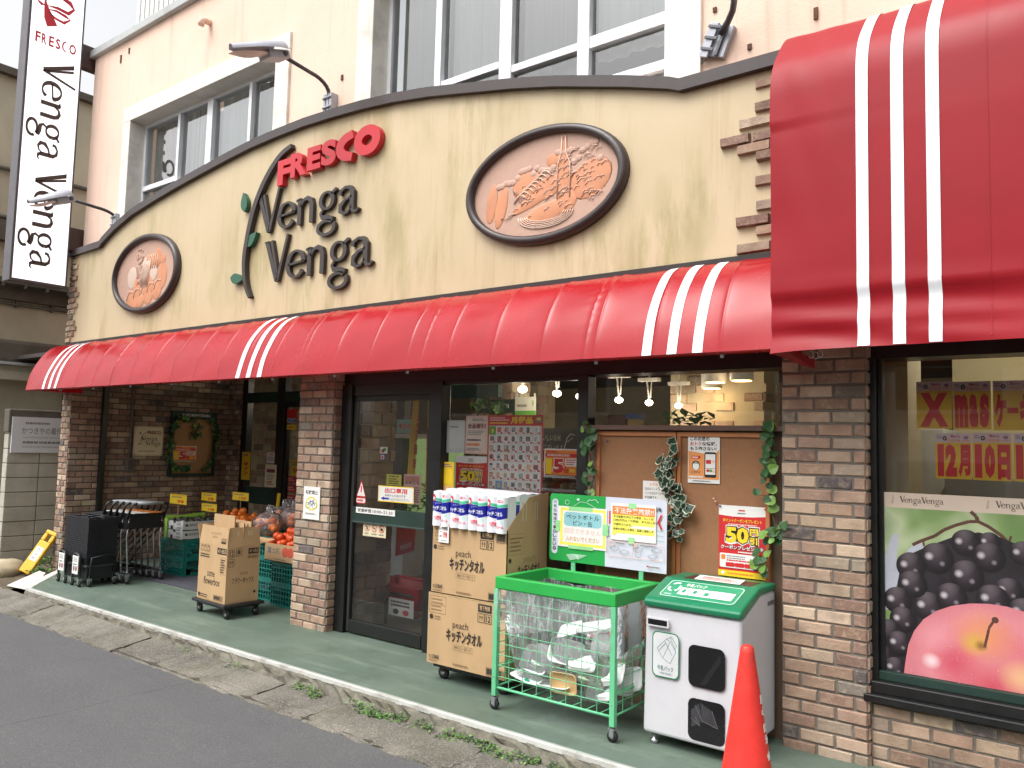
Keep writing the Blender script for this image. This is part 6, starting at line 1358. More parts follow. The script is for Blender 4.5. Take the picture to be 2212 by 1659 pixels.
for cx_, cy_ in ((59, 28), (67, 24), (78, 30), (93, 31), (90, 22)): sh.line([(cx_ - 4, cy_), (cx_, cy_ + 3), (cx_ + 4, cy_ + 1), (cx_, cy_ - 3), (cx_ - 4, cy_), (cx_ - 3.6, cy_ - 2), (cx_, cy_ - 5), (cx_ + 4, cy_ - 1)], .002, GREY)
sh.line([(76, 28), (76.5, 19), (80, 19), (80.5, 28)], .002, GREY); sh.greek(86, 6, 96, 9, 1, GREY, .6); sh.disc(86, 8, .8, 1.4, PRED, 8)
mb.build('notice_board', gb)
# ---------------------------------------------------------------- milk carton recycling bin
BINW = mat('bin_grey_white', (198, 198, 202), .42, var=.04); BING = mat('bin_green', (26, 118, 82), .35, var=.06); BINK = mat('bin_opening', (20, 20, 22), .25, var=.1)
nx0, nx1, ny0, ny1 = -2.172, -1.618, -.48, .04
bn = thing('recycling_bin', 'grey white milk carton recycling bin with a green lid beside the brick pillar', 'recycling bin', ((nx0 + nx1) / 2, (ny0 + ny1) / 2, 0))
side = [(ny0, .06), (ny1, .06), (ny1, .83), (-.2, .83), (-.405, .735), (ny0 + .055, .735)]
side = [(ny0, .06), (ny1, .06), (ny1, .828), (-.19, .825), (-.425, .735), (ny0 + .02, .735)]
mb = MB(); L_ = [mb.vid((nx0, y, z)) for y, z in side]; R_ = [mb.vid((nx1, y, z)) for y, z in side]; mb.fi(L_[::-1], BINW); mb.fi(R_, BINW)
for i in range(6): mb.fi([L_[i], L_[(i + 1) % 6], R_[(i + 1) % 6], R_[i]], BINW)
mb.build('body', bn, bevel=.02, seg=3)
lid = [(ny0 + .004, .737), (-.423, .737), (-.188, .827), (ny1 + .004, .83), (ny1 + .004, .868), (-.215, .868), (ny0 + .03, .79), (ny0 - .002, .772)]
mb = MB(); L_ = [mb.vid((nx0 - .004, y, z)) for y, z in lid]; R_ = [mb.vid((nx1 + .004, y, z)) for y, z in lid]; mb.fi(L_[::-1], BING); mb.fi(R_, BING)
for i in range(8): mb.fi([L_[i], L_[(i + 1) % 8], R_[(i + 1) % 8], R_[i]], BING)
mb.build('lid', bn, bevel=.012, seg=3)
a = Vector((nx0 + .06, ny0 + .03, .79)); b = Vector((nx0 + .06, -.215, .868)); V_ = (b - a); n0 = Vector((1, 0, 0)).cross(V_).normalized()
mb = MB(); sh = Sheet(mb, a + V_ * .1 + n0 * .0012, (nx1 - nx0 - .12, 0, 0), V_ * .78); LGT = mat('lid_line', (190, 222, 206), .4); LG2 = mat('lid_panel_green', (52, 148, 108), .4)
sh.rrect(0, 0, 100, 100, 5, 14, LGT); sh.rrect(1.2, 3, 98.8, 97, 4.6, 13, LG2)
for k in range(3):
    t = R(90 + 120 * k); cx_, cy_ = 12, 58; p_ = [(cx_ + 7 * math.cos(t - .5), cy_ + 26 * math.sin(t - .5)), (cx_ + 7.6 * math.cos(t + .1), cy_ + 28 * math.sin(t + .1)), (cx_ + 7 * math.cos(t + .9), cy_ + 26 * math.sin(t + .9))]; sh.line(p_, .013, PAPER)
sh.text('牛乳パック', 24, 68, 52, 88, PAPER, .02); sh.greek(6, 8, 18, 18, 1, LGT, .6)
for k in range(3): sh.rect(22 + k * 15, 18, 36 + k * 15, 60, PAPER)
sh.poly([(27, 54), (31, 44), (29, 26), (25, 36)], LG2); sh.poly([(41, 52), (46, 46), (45, 28), (40, 36)], LG2); sh.rect(56, 26, 62, 46, LG2); sh.rect(67, 18, 94, 60, PAPER); sh.greek(69, 24, 92, 56, 4, mat('lid_print', (140, 170, 158), .6), .5)
mb.build('lid_label', bn)
mb = MB(); mb.box((nx0 + .1, -.19, .8665), (nx1 - .06, -.03, .8695), mat('lid_slot', (70, 34, 34), .4)); mb.build('slot', bn)
mb = MB(); sh = Sheet(mb, (nx0 + .17, -.2, .8725), (.27, .0, .0), (-.02, .13, .006), PAPER, .001); sh.rect(10, 16, 80, 30, POR); sh.greek(12, 40, 90, 80, 3, PRED, .6); tag(mb.build('paper_notice'), 'white notice sheet lying on the green lid of the bin', 'notice')
mb = MB(); sh = Sheet(mb, (nx0, ny0 - .0008, .06), (nx1 - nx0, 0, 0), (0, 0, .675)); WIN = BINK
sh.rrect(10, 46, 39, 82, 5, 5, BING); sh.rrect(11, 46.9, 38, 81.1, 4.6, 4.5, mat('bin_label', (206, 208, 210), .5)); GL = mat('label_line', (70, 120, 104), .5)
for pts in ([(15, 69), (25, 79), (29, 77), (21, 60), (15, 69)], [(21, 60), (29, 56), (35, 68), (29, 77)], [(25, 79), (29, 81), (34, 71), (35, 68)], [(29, 81), (30, 83 - 1), (36, 74), (34, 71)], [(23, 77), (31, 64)], [(17, 67), (24, 75)]): sh.line([(u * 1.0 + .5, v * .82 + 12) for u, v in pts], .0025, GL)
sh.text('牛乳パック', 16, 51.5, 33, 55.5, GL, .01); sh.text('MILK PACKS', 19, 48.8, 31, 50.4, GL, 0)
mb.build('label', bn)
mb = MB(); mb.box((nx0 + .02, ny0 - .006, .635), (nx0 + .155, ny0 + .002, .685), BINW); mb.box((nx0 + .03, ny0 - .0075, .645), (nx0 + .145, ny0 - .004, .675), BINK); mb.build('handle_slot', bn, bevel=.002)
mb = MB(); p = PX(1665, 1302, nx1); mb.box((nx1 - .002, p.y - .05, p.z - .012), (nx1 + .001, p.y + .05, p.z + .012), mat('slot_grey', (110, 110, 114), .5)); mb.build('handle_slot', bn)
for za, zb in ((.36, .575), (.085, .3)):
    mb = MB(); sh = Sheet(mb, (nx0 + .27, ny0 - .0012, za), (.205, 0, 0), (0, 0, zb - za)); sh.rrect(0, 0, 100, 100, 17, 16, BINK)
    sh.step = .0004; g1 = mat('bin_film', (58, 58, 62), .2, var=.2, vs=14)
    if za > .3: sh.poly([(30, 6), (48, 8), (90, 70), (86, 84)], mat('bin_film_dim', (34, 35, 37), .2))
    else:
        sh.poly([(10, 30), (40, 48), (30, 90), (8, 70)], g1); sh.poly([(40, 48), (80, 40), (66, 78), (34, 92)], g1); sh.line([(20, 84), (40, 50), (80, 40)], .002, GREY); sh.line([(8, 52), (34, 36), (20, 56)], .002, GREY); sh.line([(66, 78), (74, 58), (82, 40)], .002, GREY)
    mb.build('window', bn)
for x in (nx0 + .05, nx1 - .05):
    for y in (ny0 + .05, ny1 - .05): mb = MB(); mb.lathe((x, y, 0), [(.025, 0), (.025, .02), (.014, .025), (.014, .062)], STEEL, 12); mb.build('foot', bn)
# ---------------------------------------------------------------- traffic cone
cx_, cy_ = -1.44, -.84
cn = thing('traffic_cone', 'red traffic cone with white lettering in front of the recycling bin', 'traffic cone', (cx_, cy_, 0)); CRED = mat('cone_red', (216, 48, 38), .5, var=.16, vs=9, grime=.5)
CZ = PY(1617, 1393, cy_).z; sl_ = .118 / CZ
mb = MB(); mb.lathe((cx_, cy_, 0), [(.14, .02), (.135, .03), (.126, .05), (.033, CZ - .035), (.03, CZ - .012), (.02, CZ - .002), (.004, CZ)], CRED, 36); mb.build('cone', cn)
mb = MB(); mb.box((cx_ - .19, cy_ - .19, 0), (cx_ + .19, cy_ + .19, .022), CRED); mb.build('base', cn, bevel=.01)
for k, (ch, f) in enumerate((('股', .36), ('心', .43), ('自', .53), ('治', .6), ('会', .7), ('ー', .82), ('｜', .9))):
    mb = MB(); vs, fs = glyphs(ch, .04, 2); zc = CZ * (1 - f); ro = .126 + (.033 - .126) * (zc - .05) / (CZ - .085) + .0015; th0 = R(-8); sz = .04
    x0 = min(v[0] for v in vs); y0 = min(v[1] for v in vs); ids = []
    for x, y in vs:
        z = zc + (y - y0) * sz; r_ = .126 + (.033 - .126) * (z - .05) / (CZ - .085) + .0015; t = th0 + (x - x0) * sz / r_; ids.append(mb.vid((cx_ + r_ * math.cos(t), cy_ + r_ * math.sin(t), z)))
    for q in fs: mb.fi([ids[j] for j in q], PAPER)
    mb.build('lettering', cn)
# ---------------------------------------------------------------- notice boards by the bins
WOODF = mat('board_frame_wood', (176, 112, 68), .55, var=.1, vs=8, stretch=(1, 8, 1)); CORKB = mat('brown_cork', (148, 106, 74), .9, var=.08, vs=30, bump=.15, bs=150)
for k, (xa, xb, lab) in enumerate(((PY(1291, 932, .06).x, PY(1462, 934, .06).x, 'wood framed brown cork board on the left below the small window'), (PY(1464, 934, .06).x, PY(1664, 936, .06).x, 'wood framed brown cork board on the right beside the brick pillar'))):
    t = thing('cork_board', lab, 'board', ((xa + xb) / 2, .07, .4), 'cork boards under the small window'); za, zb = .42, 1.718
    mb = MB(); mb.box((xa + .02, .066, za + .02), (xb - .02, .088, zb - .02), CORKB); mb.build('cork_panel', t)
    mb = MB()
    for a, b, c, d in ((xa, za, xb, za + .03), (xa, zb - .03, xb, zb), (xa, za + .03, xa + .025, zb - .03), (xb - .025, za + .03, xb, zb - .03)): mb.box((a, .05, b), (c, .089, d), WOODF)
    mb.build('frame', t, bevel=.003)
def poster(name, l, t_, r_, b, Y, lab, base=PAPER, cat='poster', group=None, warp=True):
    p, q = PY(l, t_, Y), PY(r_, b, Y); mb = MB(); x0, x1, z1, z0 = p.x, q.x, max(p.z, q.z), min(p.z, q.z)
    sh = Sheet(mb, (x0, Y, z0), (x1 - x0, 0, 0), (0, 0, z1 - z0), base, .0012)
    return mb, sh, lambda: tag(mb.build(name), lab, cat, group)
mb, s, fin = poster('notice', 1389, 1038, 1443, 1087, .058, 'white notice with an orange heading half covered by the variegated ivy', cat='notice')
s.text('お客様へ', 28, 78, 72, 90, POR, .01)
for v, w_ in ((56, '当店はフレスコベンガ'), (36, 'ベンガ広告チラシ対象'), (16, '外店舗です。')): s.text(w_, 8, v, 8 + 86 * len(w_) / 10, v + 13, INK, .005)
fin()
mb, s, fin = poster('poster', 1486.5, 938.5, 1554.5, 1045.5, .058, 'poster with a phone on an orange ground at the top of the right cork board')
s.text('このお店の', 7, 87, 68, 96, INK, .03); s.text('おトク', 7, 77, 43, 85, PRED, .03); s.text('な情報、', 45, 77, 92, 85, INK, .03); s.text('もう逃さない!', 7, 67, 90, 75, INK, .03)
PO2 = mat('poster_orange', (226, 150, 84), .6, var=.08); s.poly([(2, 8), (98, 8), (98, 70), (88, 62), (60, 60), (30, 63), (2, 66)], PO2); s.rect(12, 50, 40, 56, PRED); s.greek(14, 50.5, 38, 55, 1, PAPER, .6)
s.disc(26, 36, 13, 10, INK); s.disc(26, 35, 10.5, 8.5, PAPER); s.rect(16, 40, 36, 42, INK); s.text('トクバイ', 13, 19, 41, 25, INK, .03)
s.rrect(53, 12, 90, 64, 5, 4, INK); s.rect(56, 18, 87, 60, PAPER); s.rect(58, 40, 74, 48, PRED); s.rect(77, 42, 86, 48, PPINK); s.disc(64, 26, 5, 3, PRED); s.disc(73, 26, 5, 3, PGRN); s.disc(82, 25, 4, 3, PPINK); s.rect(58, 30, 86, 31, GREY); s.greek(5, 10, 50, 15, 1, PAPER, .8); s.greek(16, 3, 76, 6, 1, GREY, .6); fin()
def fifty(s, lower=True):
    s.rect(0, 0, 100, 84, PRED); s.poly([(0, 80), (0, 86), (30, 84.5), (70, 85), (100, 87), (100, 80)], PRED); s.greek(42, 92, 60, 95, 1, PRED, .7); s.greek(40, 88, 58, 91, 1, GREY, .6)
    s.text('ポイントクーポンをプレゼント', 9, 76.5, 91, 81.5, PYEL, .02); s.greek(20, 72, 84, 75, 1, PPINK, .6)
    for m_, bo, g in ((PAPER, .14, 3), (INK, .1, 1.6), (PYEL, .045, 0)):
        s.text('50', 16 - g, 47 - g, 64 + g, 70 + g, m_, bo); s.text('円', 66 - g, 59 - g, 84 + g, 69 + g, m_, bo); s.text('引', 66 - g, 47 - g, 82 + g, 57 + g, m_, bo)
    for m_, bo, g in ((INK, .09, .8), (PAPER, .03, 0)): s.text('クーポンプレゼント中', 5 - g, 38 - g * .6, 94 + g, 44 + g * .6, m_, bo)
    s.greek(42, 33.5, 92, 36.5, 1, PAPER, .6); s.rrect(3, 12, 97, 32, 3, 2, PAPER); s.rrect(6, 23, 15, 30, 2, 1.5, POR); s.greek(18, 24, 68, 30, 2, GREY, .5); s.greek(18, 21, 74, 24, 1, PRED, .7)
    for k in range(3): s.poly([(16 + k * 20, 13.5), (34 + k * 20, 13.5), (37 + k * 20, 16.5), (34 + k * 20, 19.5), (16 + k * 20, 19.5)], PRED)
    s.rrect(74, 12, 95, 29, 2, 1.5, INK); s.rect(75.5, 13.5, 93.5, 27.5, PAPER); s.rect(0, 0, 100, 8.5, PYEL); s.disc(10, 4.5, 4, 2.4, PAPER); s.greek(20, 2.5, 90, 6, 1, POR, .6)
mb, s, fin = poster('poster', 1553, 1090, 1655.5, 1254, .058, 'red coupon poster with yellow 50 above the milk carton bin'); fifty(s); fin()
mb = MB()
for px, py, m_ in ((1556, 1093, PBLU), (1653, 1100, POR), (1313, 953, PBLU), (1542, 1077, PPINK), (1546, 1083, PPINK)):
    p = PY(px, py, .055); q = MB(); q.ball((p.x, .05, p.z), .006, .006, .006, m_, 8, 6); tag(q.build('push_pin'), {PBLU: 'blue', POR: 'orange', PPINK: 'pink'}[m_] + {1556: ' push pin in the top corner of the red coupon poster', 1653: ' push pin in the other top corner of the red coupon poster', 1313: ' push pin alone on the left cork board', 1542: ' push pin on the right cork board, the upper of two', 1546: ' push pin on the right cork board, the lower of two'}[px], 'push pin', 'push pins on the cork boards')
VR = mat('ivy_cream_edge', (196, 202, 178), .5, var=.08); VD = mat('ivy_dark', (40, 66, 50), .45, var=.3, vs=14)
c3 = lambda L, Y: [PY(x, y, Y) for x, y in L]
ivy('ivy_garland', c3(((1458, 966), (1462, 985), (1452, 1000), (1444, 1015)), .04), 10, .062, .018, (0, -1, 0), 'small cluster of cream edged ivy at the top between the cork boards', 'cream edged ivy between the cork boards', VD, VD, VR, seed=31)
ivy('ivy_garland', c3(((1446, 1008), (1442, 1035), (1448, 1060), (1462, 1078), (1472, 1095), (1478, 1105), (1465, 1120)), .04), 40, .068, .026, (0, -1, 0), 'hanging cream edged ivy between the two cork boards', 'cream edged ivy between the cork boards', VD, VD, VR, seed=32)
ivy('ivy_garland', c3(((1458, 1122), (1458, 1140), (1466, 1155), (1470, 1172)), .04), 12, .06, .015, (0, -1, 0), 'lowest tuft of cream edged ivy between the cork boards', 'cream edged ivy between the cork boards', VD, VD, VR, seed=33)
ivy('climbing_ivy', c3(((1272, 912), (1278, 940), (1270, 968), (1278, 1000), (1284, 1030), (1276, 1060), (1280, 1092)), .03), 30, .056, .024, (0, -1, 0), 'round leaved ivy climbing the black post left of the cork boards', 'climbing ivy beside the cork boards', mixp=.2, seed=34)
ivy('climbing_ivy', c3(((1666, 918), (1658, 945), (1662, 980), (1656, 1010), (1668, 1040), (1660, 1075), (1668, 1110)), .03), 30, .056, .022, (0, -1, 0), 'round leaved ivy at the top between the right cork board and the pillar', 'climbing ivy beside the cork boards', mixp=.15, seed=35)
ivy('climbing_ivy', c3(((1668, 1110), (1676, 1140), (1668, 1175), (1652, 1205), (1640, 1235), (1650, 1250)), .02), 22, .06, .026, (0, -1, 0), 'trailing ivy stem with few leaves over the red coupon poster', 'climbing ivy beside the cork boards', mixp=.4, seed=36)
# ---------------------------------------------------------------- papers behind the glass of door and window
GI = GY + .008
mb, s, fin = poster('exit_sign', 817.5, 1048, 893, 1089, GI - .014, 'exit only sign with red characters and a blue arrow on the glass door', cat='sign')
s.frame(2, 3, 98, 97, .008, PYEL); s.text('出口専用', 19, 54, 82, 88, PRED, .03); s.text('お店からの出口です', 20, 34, 78, 48, INK, .01); s.poly([(8, 20), (18, 32), (18, 26), (32, 26), (32, 14), (18, 14), (18, 8)], PBLU); s.text('入口からお入り下さい', 33, 10, 90, 28, GREY, .01); fin()
mb, s, fin = poster('notice', 835, 1024, 866.5, 1049.5, GI - .002, 'small yellow notice above the exit sign on the glass door', YB, cat='notice'); s.text('営業時間', 18, 74, 82, 92, INK, .02); s.greek(16, 8, 86, 68, 3, INK, .45); fin()
mb, s, fin = poster('flyer', 873, 1024, 908, 1091, GI - .006, 'tall pink flyer beside the exit sign on the glass door', PPINK, cat='flyer'); s.rect(6, 76, 90, 94, mat('flyer_rose', (206, 140, 128), .6)); s.text('お知らせ', 8, 66, 92, 78, mat('flyer_brown', (132, 84, 72), .6), .04); s.greek(55, 6, 95, 60, 7, mat('flyer_brown', (132, 84, 72), .6), .5); fin()
mb, s, fin = poster('sticker', 821.5, 965, 836.5, 980, GI, 'white square sticker on the glass door, upper of two', cat='sticker', group='small stickers on the door'); s.rect(18, 15, 60, 60, PRED); s.rect(45, 40, 82, 85, PGRN); s.disc(50, 50, 16, 16, INK); fin()
mb, s, fin = poster('sticker', 821, 981.5, 831.5, 994, GI, 'blue and white sticker on the glass door, lower of two', PBLU, cat='sticker', group='small stickers on the door'); s.rect(14, 14, 86, 86, PAPER); s.disc(50, 48, 22, 26, PRED); fin()
p = PY(780, 1062, GI - .014); mb = MB(); sh = Sheet(mb, (p.x - .06, GI - .012, p.z - .1), (.12, 0, 0), (0, 0, .2)); sh.poly([(50, 100), (0, 28), (100, 28)], PRED); sh.poly([(50, 90), (9, 32), (91, 32)], PAPER); sh.rect(44, 48, 56, 74, PRED); sh.rrect(0, 0, 100, 26, 10, 10, PRED); sh.rrect(4, 4, 96, 22, 8, 8, PAPER); sh.greek(12, 7, 88, 19, 1, PRED, .8); tag(mb.build('sticker'), 'red and white triangular warning sticker at the edge of the glass door', 'sticker')
mb, s, fin = poster('hours_sign', 769, 1094.5, 853, 1116, GY - .027, 'white opening hours strip on the green rail of the glass door', cat='sign'); s.text('営業時間', 5, 20, 40, 80, INK, .02); s.text('10:00~21:30', 44, 24, 94, 74, INK, .01); fin()
mb, s, fin = poster('sticker', 785, 1128, 833, 1163, GI - .012, 'cream sticker with three red prohibition circles on the lower door glass', IVORY, cat='sticker')
for k in range(3):
    c = 18 + k * 32; s.ring(c, 62, 11, 25, .006, PRED, 20); s.line([(c - 8, 80), (c + 8, 44)], .006, PRED); s.rect(c - 3, 48, c + 2, 74, INK) if k == 0 else s.rect(c - 6, 58, c + 6, 64, INK) if k == 1 else s.disc(c, 60, 6, 10, INK); s.greek(c - 11, 14, c + 11, 26, 1, GREY, .7)
fin()
GW = GY + .012
mb, s, fin = poster('paper', 966, 908, 1003, 979, GW, 'blank looking white paper at the left of the shop window', mat('paper_grey', (206, 208, 206), .7), cat='paper'); s.greek(20, 76, 74, 84, 1, GREY, .6); fin()  # this sheet has a slightly greyer paper colour
mb, s, fin = poster('flyer', 1007, 898, 1052, 981, GW, 'tall pale pink flyer with a dark red heading in the shop window', PPINK, cat='flyer'); s.rect(6, 5, 92, 95, mat('flyer_pale', (226, 206, 192), .6)); s.greek(30, 86, 90, 93, 2, INK, .5); s.text('全品値引!', 8, 66, 92, 80, mat('flyer_maroon', (128, 60, 72), .6), .05); s.greek(10, 48, 90, 62, 3, GREY, .5); s.greek(8, 32, 90, 40, 1, INK, .6); s.greek(8, 20, 70, 28, 1, POR, .8); s.greek(8, 8, 80, 16, 2, GREY, .5); fin()
mb, s, fin = poster('poster', 1055, 897, 1170.5, 1066, GW, 'large monthly bargain poster with a grid of product pictures in the shop window'); s.step = .00004
s.rect(0, 0, 100, 100, PRED); s.rect(2.5, 1, 97.5, 86, mat('grid_paper', (210, 214, 204), .6)); s.text('月得品', 42, 88.5, 82, 98, PYEL, .05); s.greek(3, 92, 40, 98, 2, PPINK, .6); s.greek(3, 88, 38, 91, 1, PYEL, .6); s.rect(86, 90, 98, 98, GREY); s.disc(92, 95, 4, 2, PYEL)
pr_ = random.Random(8); gm = [mat('print_mix%d' % k, c, .6, var=.3, vs=60) for k, c in enumerate(((160, 120, 112), (196, 150, 140), (120, 110, 104), (206, 170, 130), (90, 84, 92), (188, 96, 84), (150, 160, 150), (206, 196, 196)))]
for j in range(7):
    for i in range(7):
        u, v = 3.4 + i * 13.4, 2 + j * 12
        if (i, j) == (0, 6): s.rect(u, v, u + 12.2, v + 11, PGRN); s.text('9', u + 5, v + 2, u + 9, v + 8, PYEL, .06); continue
        if (i, j) == (1, 0): s.rect(u, v, u + 12.2, v + 11, mat('print_skyblue', (120, 160, 200), .6)); s.text('8', u + 4, v + 2, u + 8, v + 8, PYEL, .06); continue
        s.rect(u, v, u + 12.2, v + 11, PAPER)
        a = pr_.uniform(1, 3); s.rect(u + a, v + pr_.uniform(2, 4), u + pr_.uniform(7, 10), v + 10, pr_.choice(gm)); s.rect(u + 2, v + pr_.uniform(3, 5), u + pr_.uniform(5, 8), v + pr_.uniform(7, 9), pr_.choice(gm)); s.rect(u + 8, v + 1, u + 12, v + 3.4, PRED); s.greek(u + .6, v + .8, u + 7, v + 2, 1, GREY, .6)
fin()
mb, s, fin = poster('poster', 985.5, 984, 1049, 1092, GW, 'red coupon poster with yellow 50 behind the towel packs'); fifty(s); fin()
mb, s, fin = poster('poster', 946, 997, 978.5, 1080, GW - .016, 'narrow yellow poster at the edge of the window above the towel packs', mat('poster_yellow', (226, 186, 40), .6, var=.05)); s.greek(14, 86, 90, 96, 2, PBLU, .5); s.rrect(10, 42, 90, 82, 12, 8, PYEL); s.text('ポイント', 8, 24, 94, 38, PAPER, .1); s.text('ポイント', 10, 25, 92, 37, PRED, .04); fin()
p, q = PY(1176.5, 969, GW), PY(1251, 1034, GW); mb = MB(); five_sheet(mb, (p.x, GW, q.z), (q.x - p.x, 0, 0), (0, 0, p.z - q.z)); tag(mb.build('flyer'), 'orange points flyer with a big red 5 at the right of the shop window', 'flyer')
# ---------------------------------------------------------------- papers on pillar and entrance screen
mb, s, fin = poster('bicycle_sign', 657, 1050, 689, 1124, -.02, 'white no bicycle parking sign on the middle brick pillar', cat='sign')
s.text('駐輪禁止', 12, 76, 88, 89, INK, .02); s.ring(50, 48, 33, 19, .012, PYEL, 28); BKB = mat('bike_blue', (50, 76, 130), .6); BKG = mat('bike_green', (130, 160, 90), .6)
for c in (28, 70): s.ring(c, 42, 15, 9, .006, BKG, 18)
s.line([(28, 42), (42, 55), (62, 55), (70, 42)], .007, BKB); s.line([(42, 55), (52, 42), (62, 55)], .006, BKB); s.line([(58, 58), (66, 60)], .006, BKB); s.line([(40, 59), (46, 58)], .006, BKB); s.greek(16, 14, 86, 20, 2, GREY, .5); fin()
EYp = EY + .005
mb, s, fin = poster('poster', 523.5, 976, 538.5, 1037, EY - .008, 'narrow yellow poster on the black post of the entrance screen', mat('poster_yellow', (226, 186, 40), .6)); s.greek(20, 84, 84, 94, 1, PBLU); s.text('ポ', 20, 50, 80, 64, PRED, .05); s.text('イ', 20, 34, 80, 48, PRED, .05); s.text('ン', 20, 18, 80, 32, PRED, .05); fin()
mb, s, fin = poster('notice', 577, 977, 596, 1000, EYp, 'white notice with a red heading on the entrance screen glass', cat='notice'); s.rect(30, 74, 68, 88, POR); s.greek(12, 14, 90, 62, 3, GREY, .5); fin()
mb, s, fin = poster('flyer', 573.5, 1003, 595.5, 1053, EYp - .016, 'cream flyer under the white notice on the entrance screen', IVORY, cat='flyer'); s.rect(14, 64, 86, 80, mat('flyer_maroon', (128, 60, 72), .6)); s.greek(14, 30, 86, 60, 5, GREY, .5); s.greek(14, 8, 80, 26, 2, INK, .5); s.rect(36, 20, 64, 26, PRED); fin()
mb, s, fin = poster('security_sticker', 621, 884, 640.5, 914, EYp, 'red and pale blue security sticker on the entrance door glass', PRED, cat='sticker'); s.rect(4, 4, 96, 34, mat('sticker_paleblue', (150, 206, 216), .5)); s.text('SECOM', 8, 8, 92, 28, PBLU, .03); fin()
mb, s, fin = poster('sticker', 620, 917.5, 638.5, 928, EYp, 'small yellow sticker beneath the red security sticker', PYEL, cat='sticker'); s.greek(12, 30, 88, 70, 1, POR, .8); fin()
mb, s, fin = poster('price_banner', 628, 993, 646, 1028, EYp + .09, 'yellow price sheet seen through the entrance door', PYEL, cat='banner'); s.text('98', 30, 14, 90, 48, PRED, .04); s.greek(15, 60, 90, 90, 2, GREY); fin()
for k, (a, b, lab) in enumerate(((1028, 1043, 'top'), (1046, 1064, 'second'), (1068, 1086, 'third'), (1089, 1104, 'lowest'))):
    mb, s, fin = poster('shelf_sign', 614, a, 642, b, EYp + .06, lab + ' of the four red shelf signs seen through the entrance door', PRED, cat='sign', group='red shelf signs behind the entrance door'); s.greek(20, 20, 80, 80, 2, PPINK, .6); fin()
mb = MB(); a, b = PY(603, 1066, 1.9), PY(596, 1122, 1.9); mb.bar(b, a, .06, .012, PYEL, (0, 1, 0)); tag(mb.build('umbrella_bag_stand'), 'slim yellow bag holder standing at the entrance door', 'holder')
# ---------------------------------------------------------------- right-hand window
pink = mat('xmas_header', (214, 190, 194), .6, var=.05); PYD = mat('xmas_yellow', (226, 180, 46), .6, var=.05)
def xmas(l, t_, r_, b, txts, lab):
    mb, s, fin = poster('window_sheet', l, t_, r_, b, GW, lab, PYD, cat='poster', group='hand lettered sheets in the right window')
    s.rect(0, 80, 100, 100, pink); s.text('Merry', 44, 89, 70, 97, mat('xmas_red', (196, 66, 60), .6), .03); s.ring(27, 89, 4, 4, .007, INK, 12); s.text('Christmas', 32, 82, 70, 89, POR, .02); s.greek(5, 88, 20, 96, 2, mat('xmas_plum', (160, 110, 130), .6), .5); s.disc(86, 91, 7, 4, mat('xmas_plum', (160, 110, 130), .6), 12); s.greek(76, 83, 96, 86, 1, POR, .6)
    for ch, u0, v0, u1, v1 in txts: s.text(ch, u0, v0, u1, v1, PRED, .075)
    return fin()
xmas(1979, 825, 2057, 926, [('X', 10, 4, 90, 76)], 'yellow sheet with a big red X in the right window')
xmas(2058, 825, 2142, 928, [('m', 4, 4, 40, 74), ('a', 43, 4, 66, 74), ('s', 70, 4, 95, 74)], 'yellow sheet lettered mas in the right window')
xmas(2144, 823, 2232, 930, [('ケ', 3, 6, 34, 74), ('ー', 36, 34, 64, 46), ('キ', 68, 6, 97, 74)], 'yellow sheet lettered with katakana at the right end of the upper row')
xmas(2020, 936, 2099.5, 1036, [('1', 6, 5, 24, 76), ('2', 28, 5, 60, 76), ('月', 64, 5, 97, 76)], 'yellow sheet lettered 12月 in the lower row of the right window')
xmas(2100.5, 935, 2187, 1040, [('1', 5, 5, 24, 76), ('0', 30, 5, 58, 76), ('日', 64, 3, 96, 76)], 'yellow sheet lettered 10日 in the lower row of the right window')
xmas(2189, 936, 2278, 1043, [('1', 5, 5, 24, 76), ('6', 30, 5, 58, 76)], 'yellow sheet starting with 1 at the right end of the lower row')
zb1, zb0 = PY(1897, 1061.5, GW).z, PY(1898, 1093.5, GW).z
fx0, fx1 = -1.075, .88
mb = MB(); s = Sheet(mb, (fx0, GY - .006, zb0), (fx1 - fx0, 0, 0), (0, 0, zb1 - zb0), mat('band_beige', (206, 188, 170), .6, var=.03), .002)
for k in range(6):
    a = PY(1946, 1085, GW).x + k * (PY(2153, 1100, GW).x - PY(1946, 1085, GW).x); st, wd = venga('VengaVenga'); kk = (PY(2040, 1085, GW).x - PY(1946, 1085, GW).x) / wd; zz = zb0 + (zb1 - zb0) * .36
    for L_ in st:
        for q_ in L_: stroke(mb, [(a + x * kk, zz + y * kk * 1.0, w_ * kk) for x, y, w_ in q_], lambda x, z, d: (x, GY - .0072, z), mat('band_brown', (96, 84, 74), .6))
    mb.face([(a - .045, GY - .007, zz - .008), (a - .032, GY - .007, zz - .008), (a - .03, GY - .007, zz + .035), (a - .036, GY - .007, zz + .035)], mat('band_faint', (186, 160, 146), .6))
tag(mb.build('lettered_band'), 'beige band with repeated shop lettering across the right window', 'band')
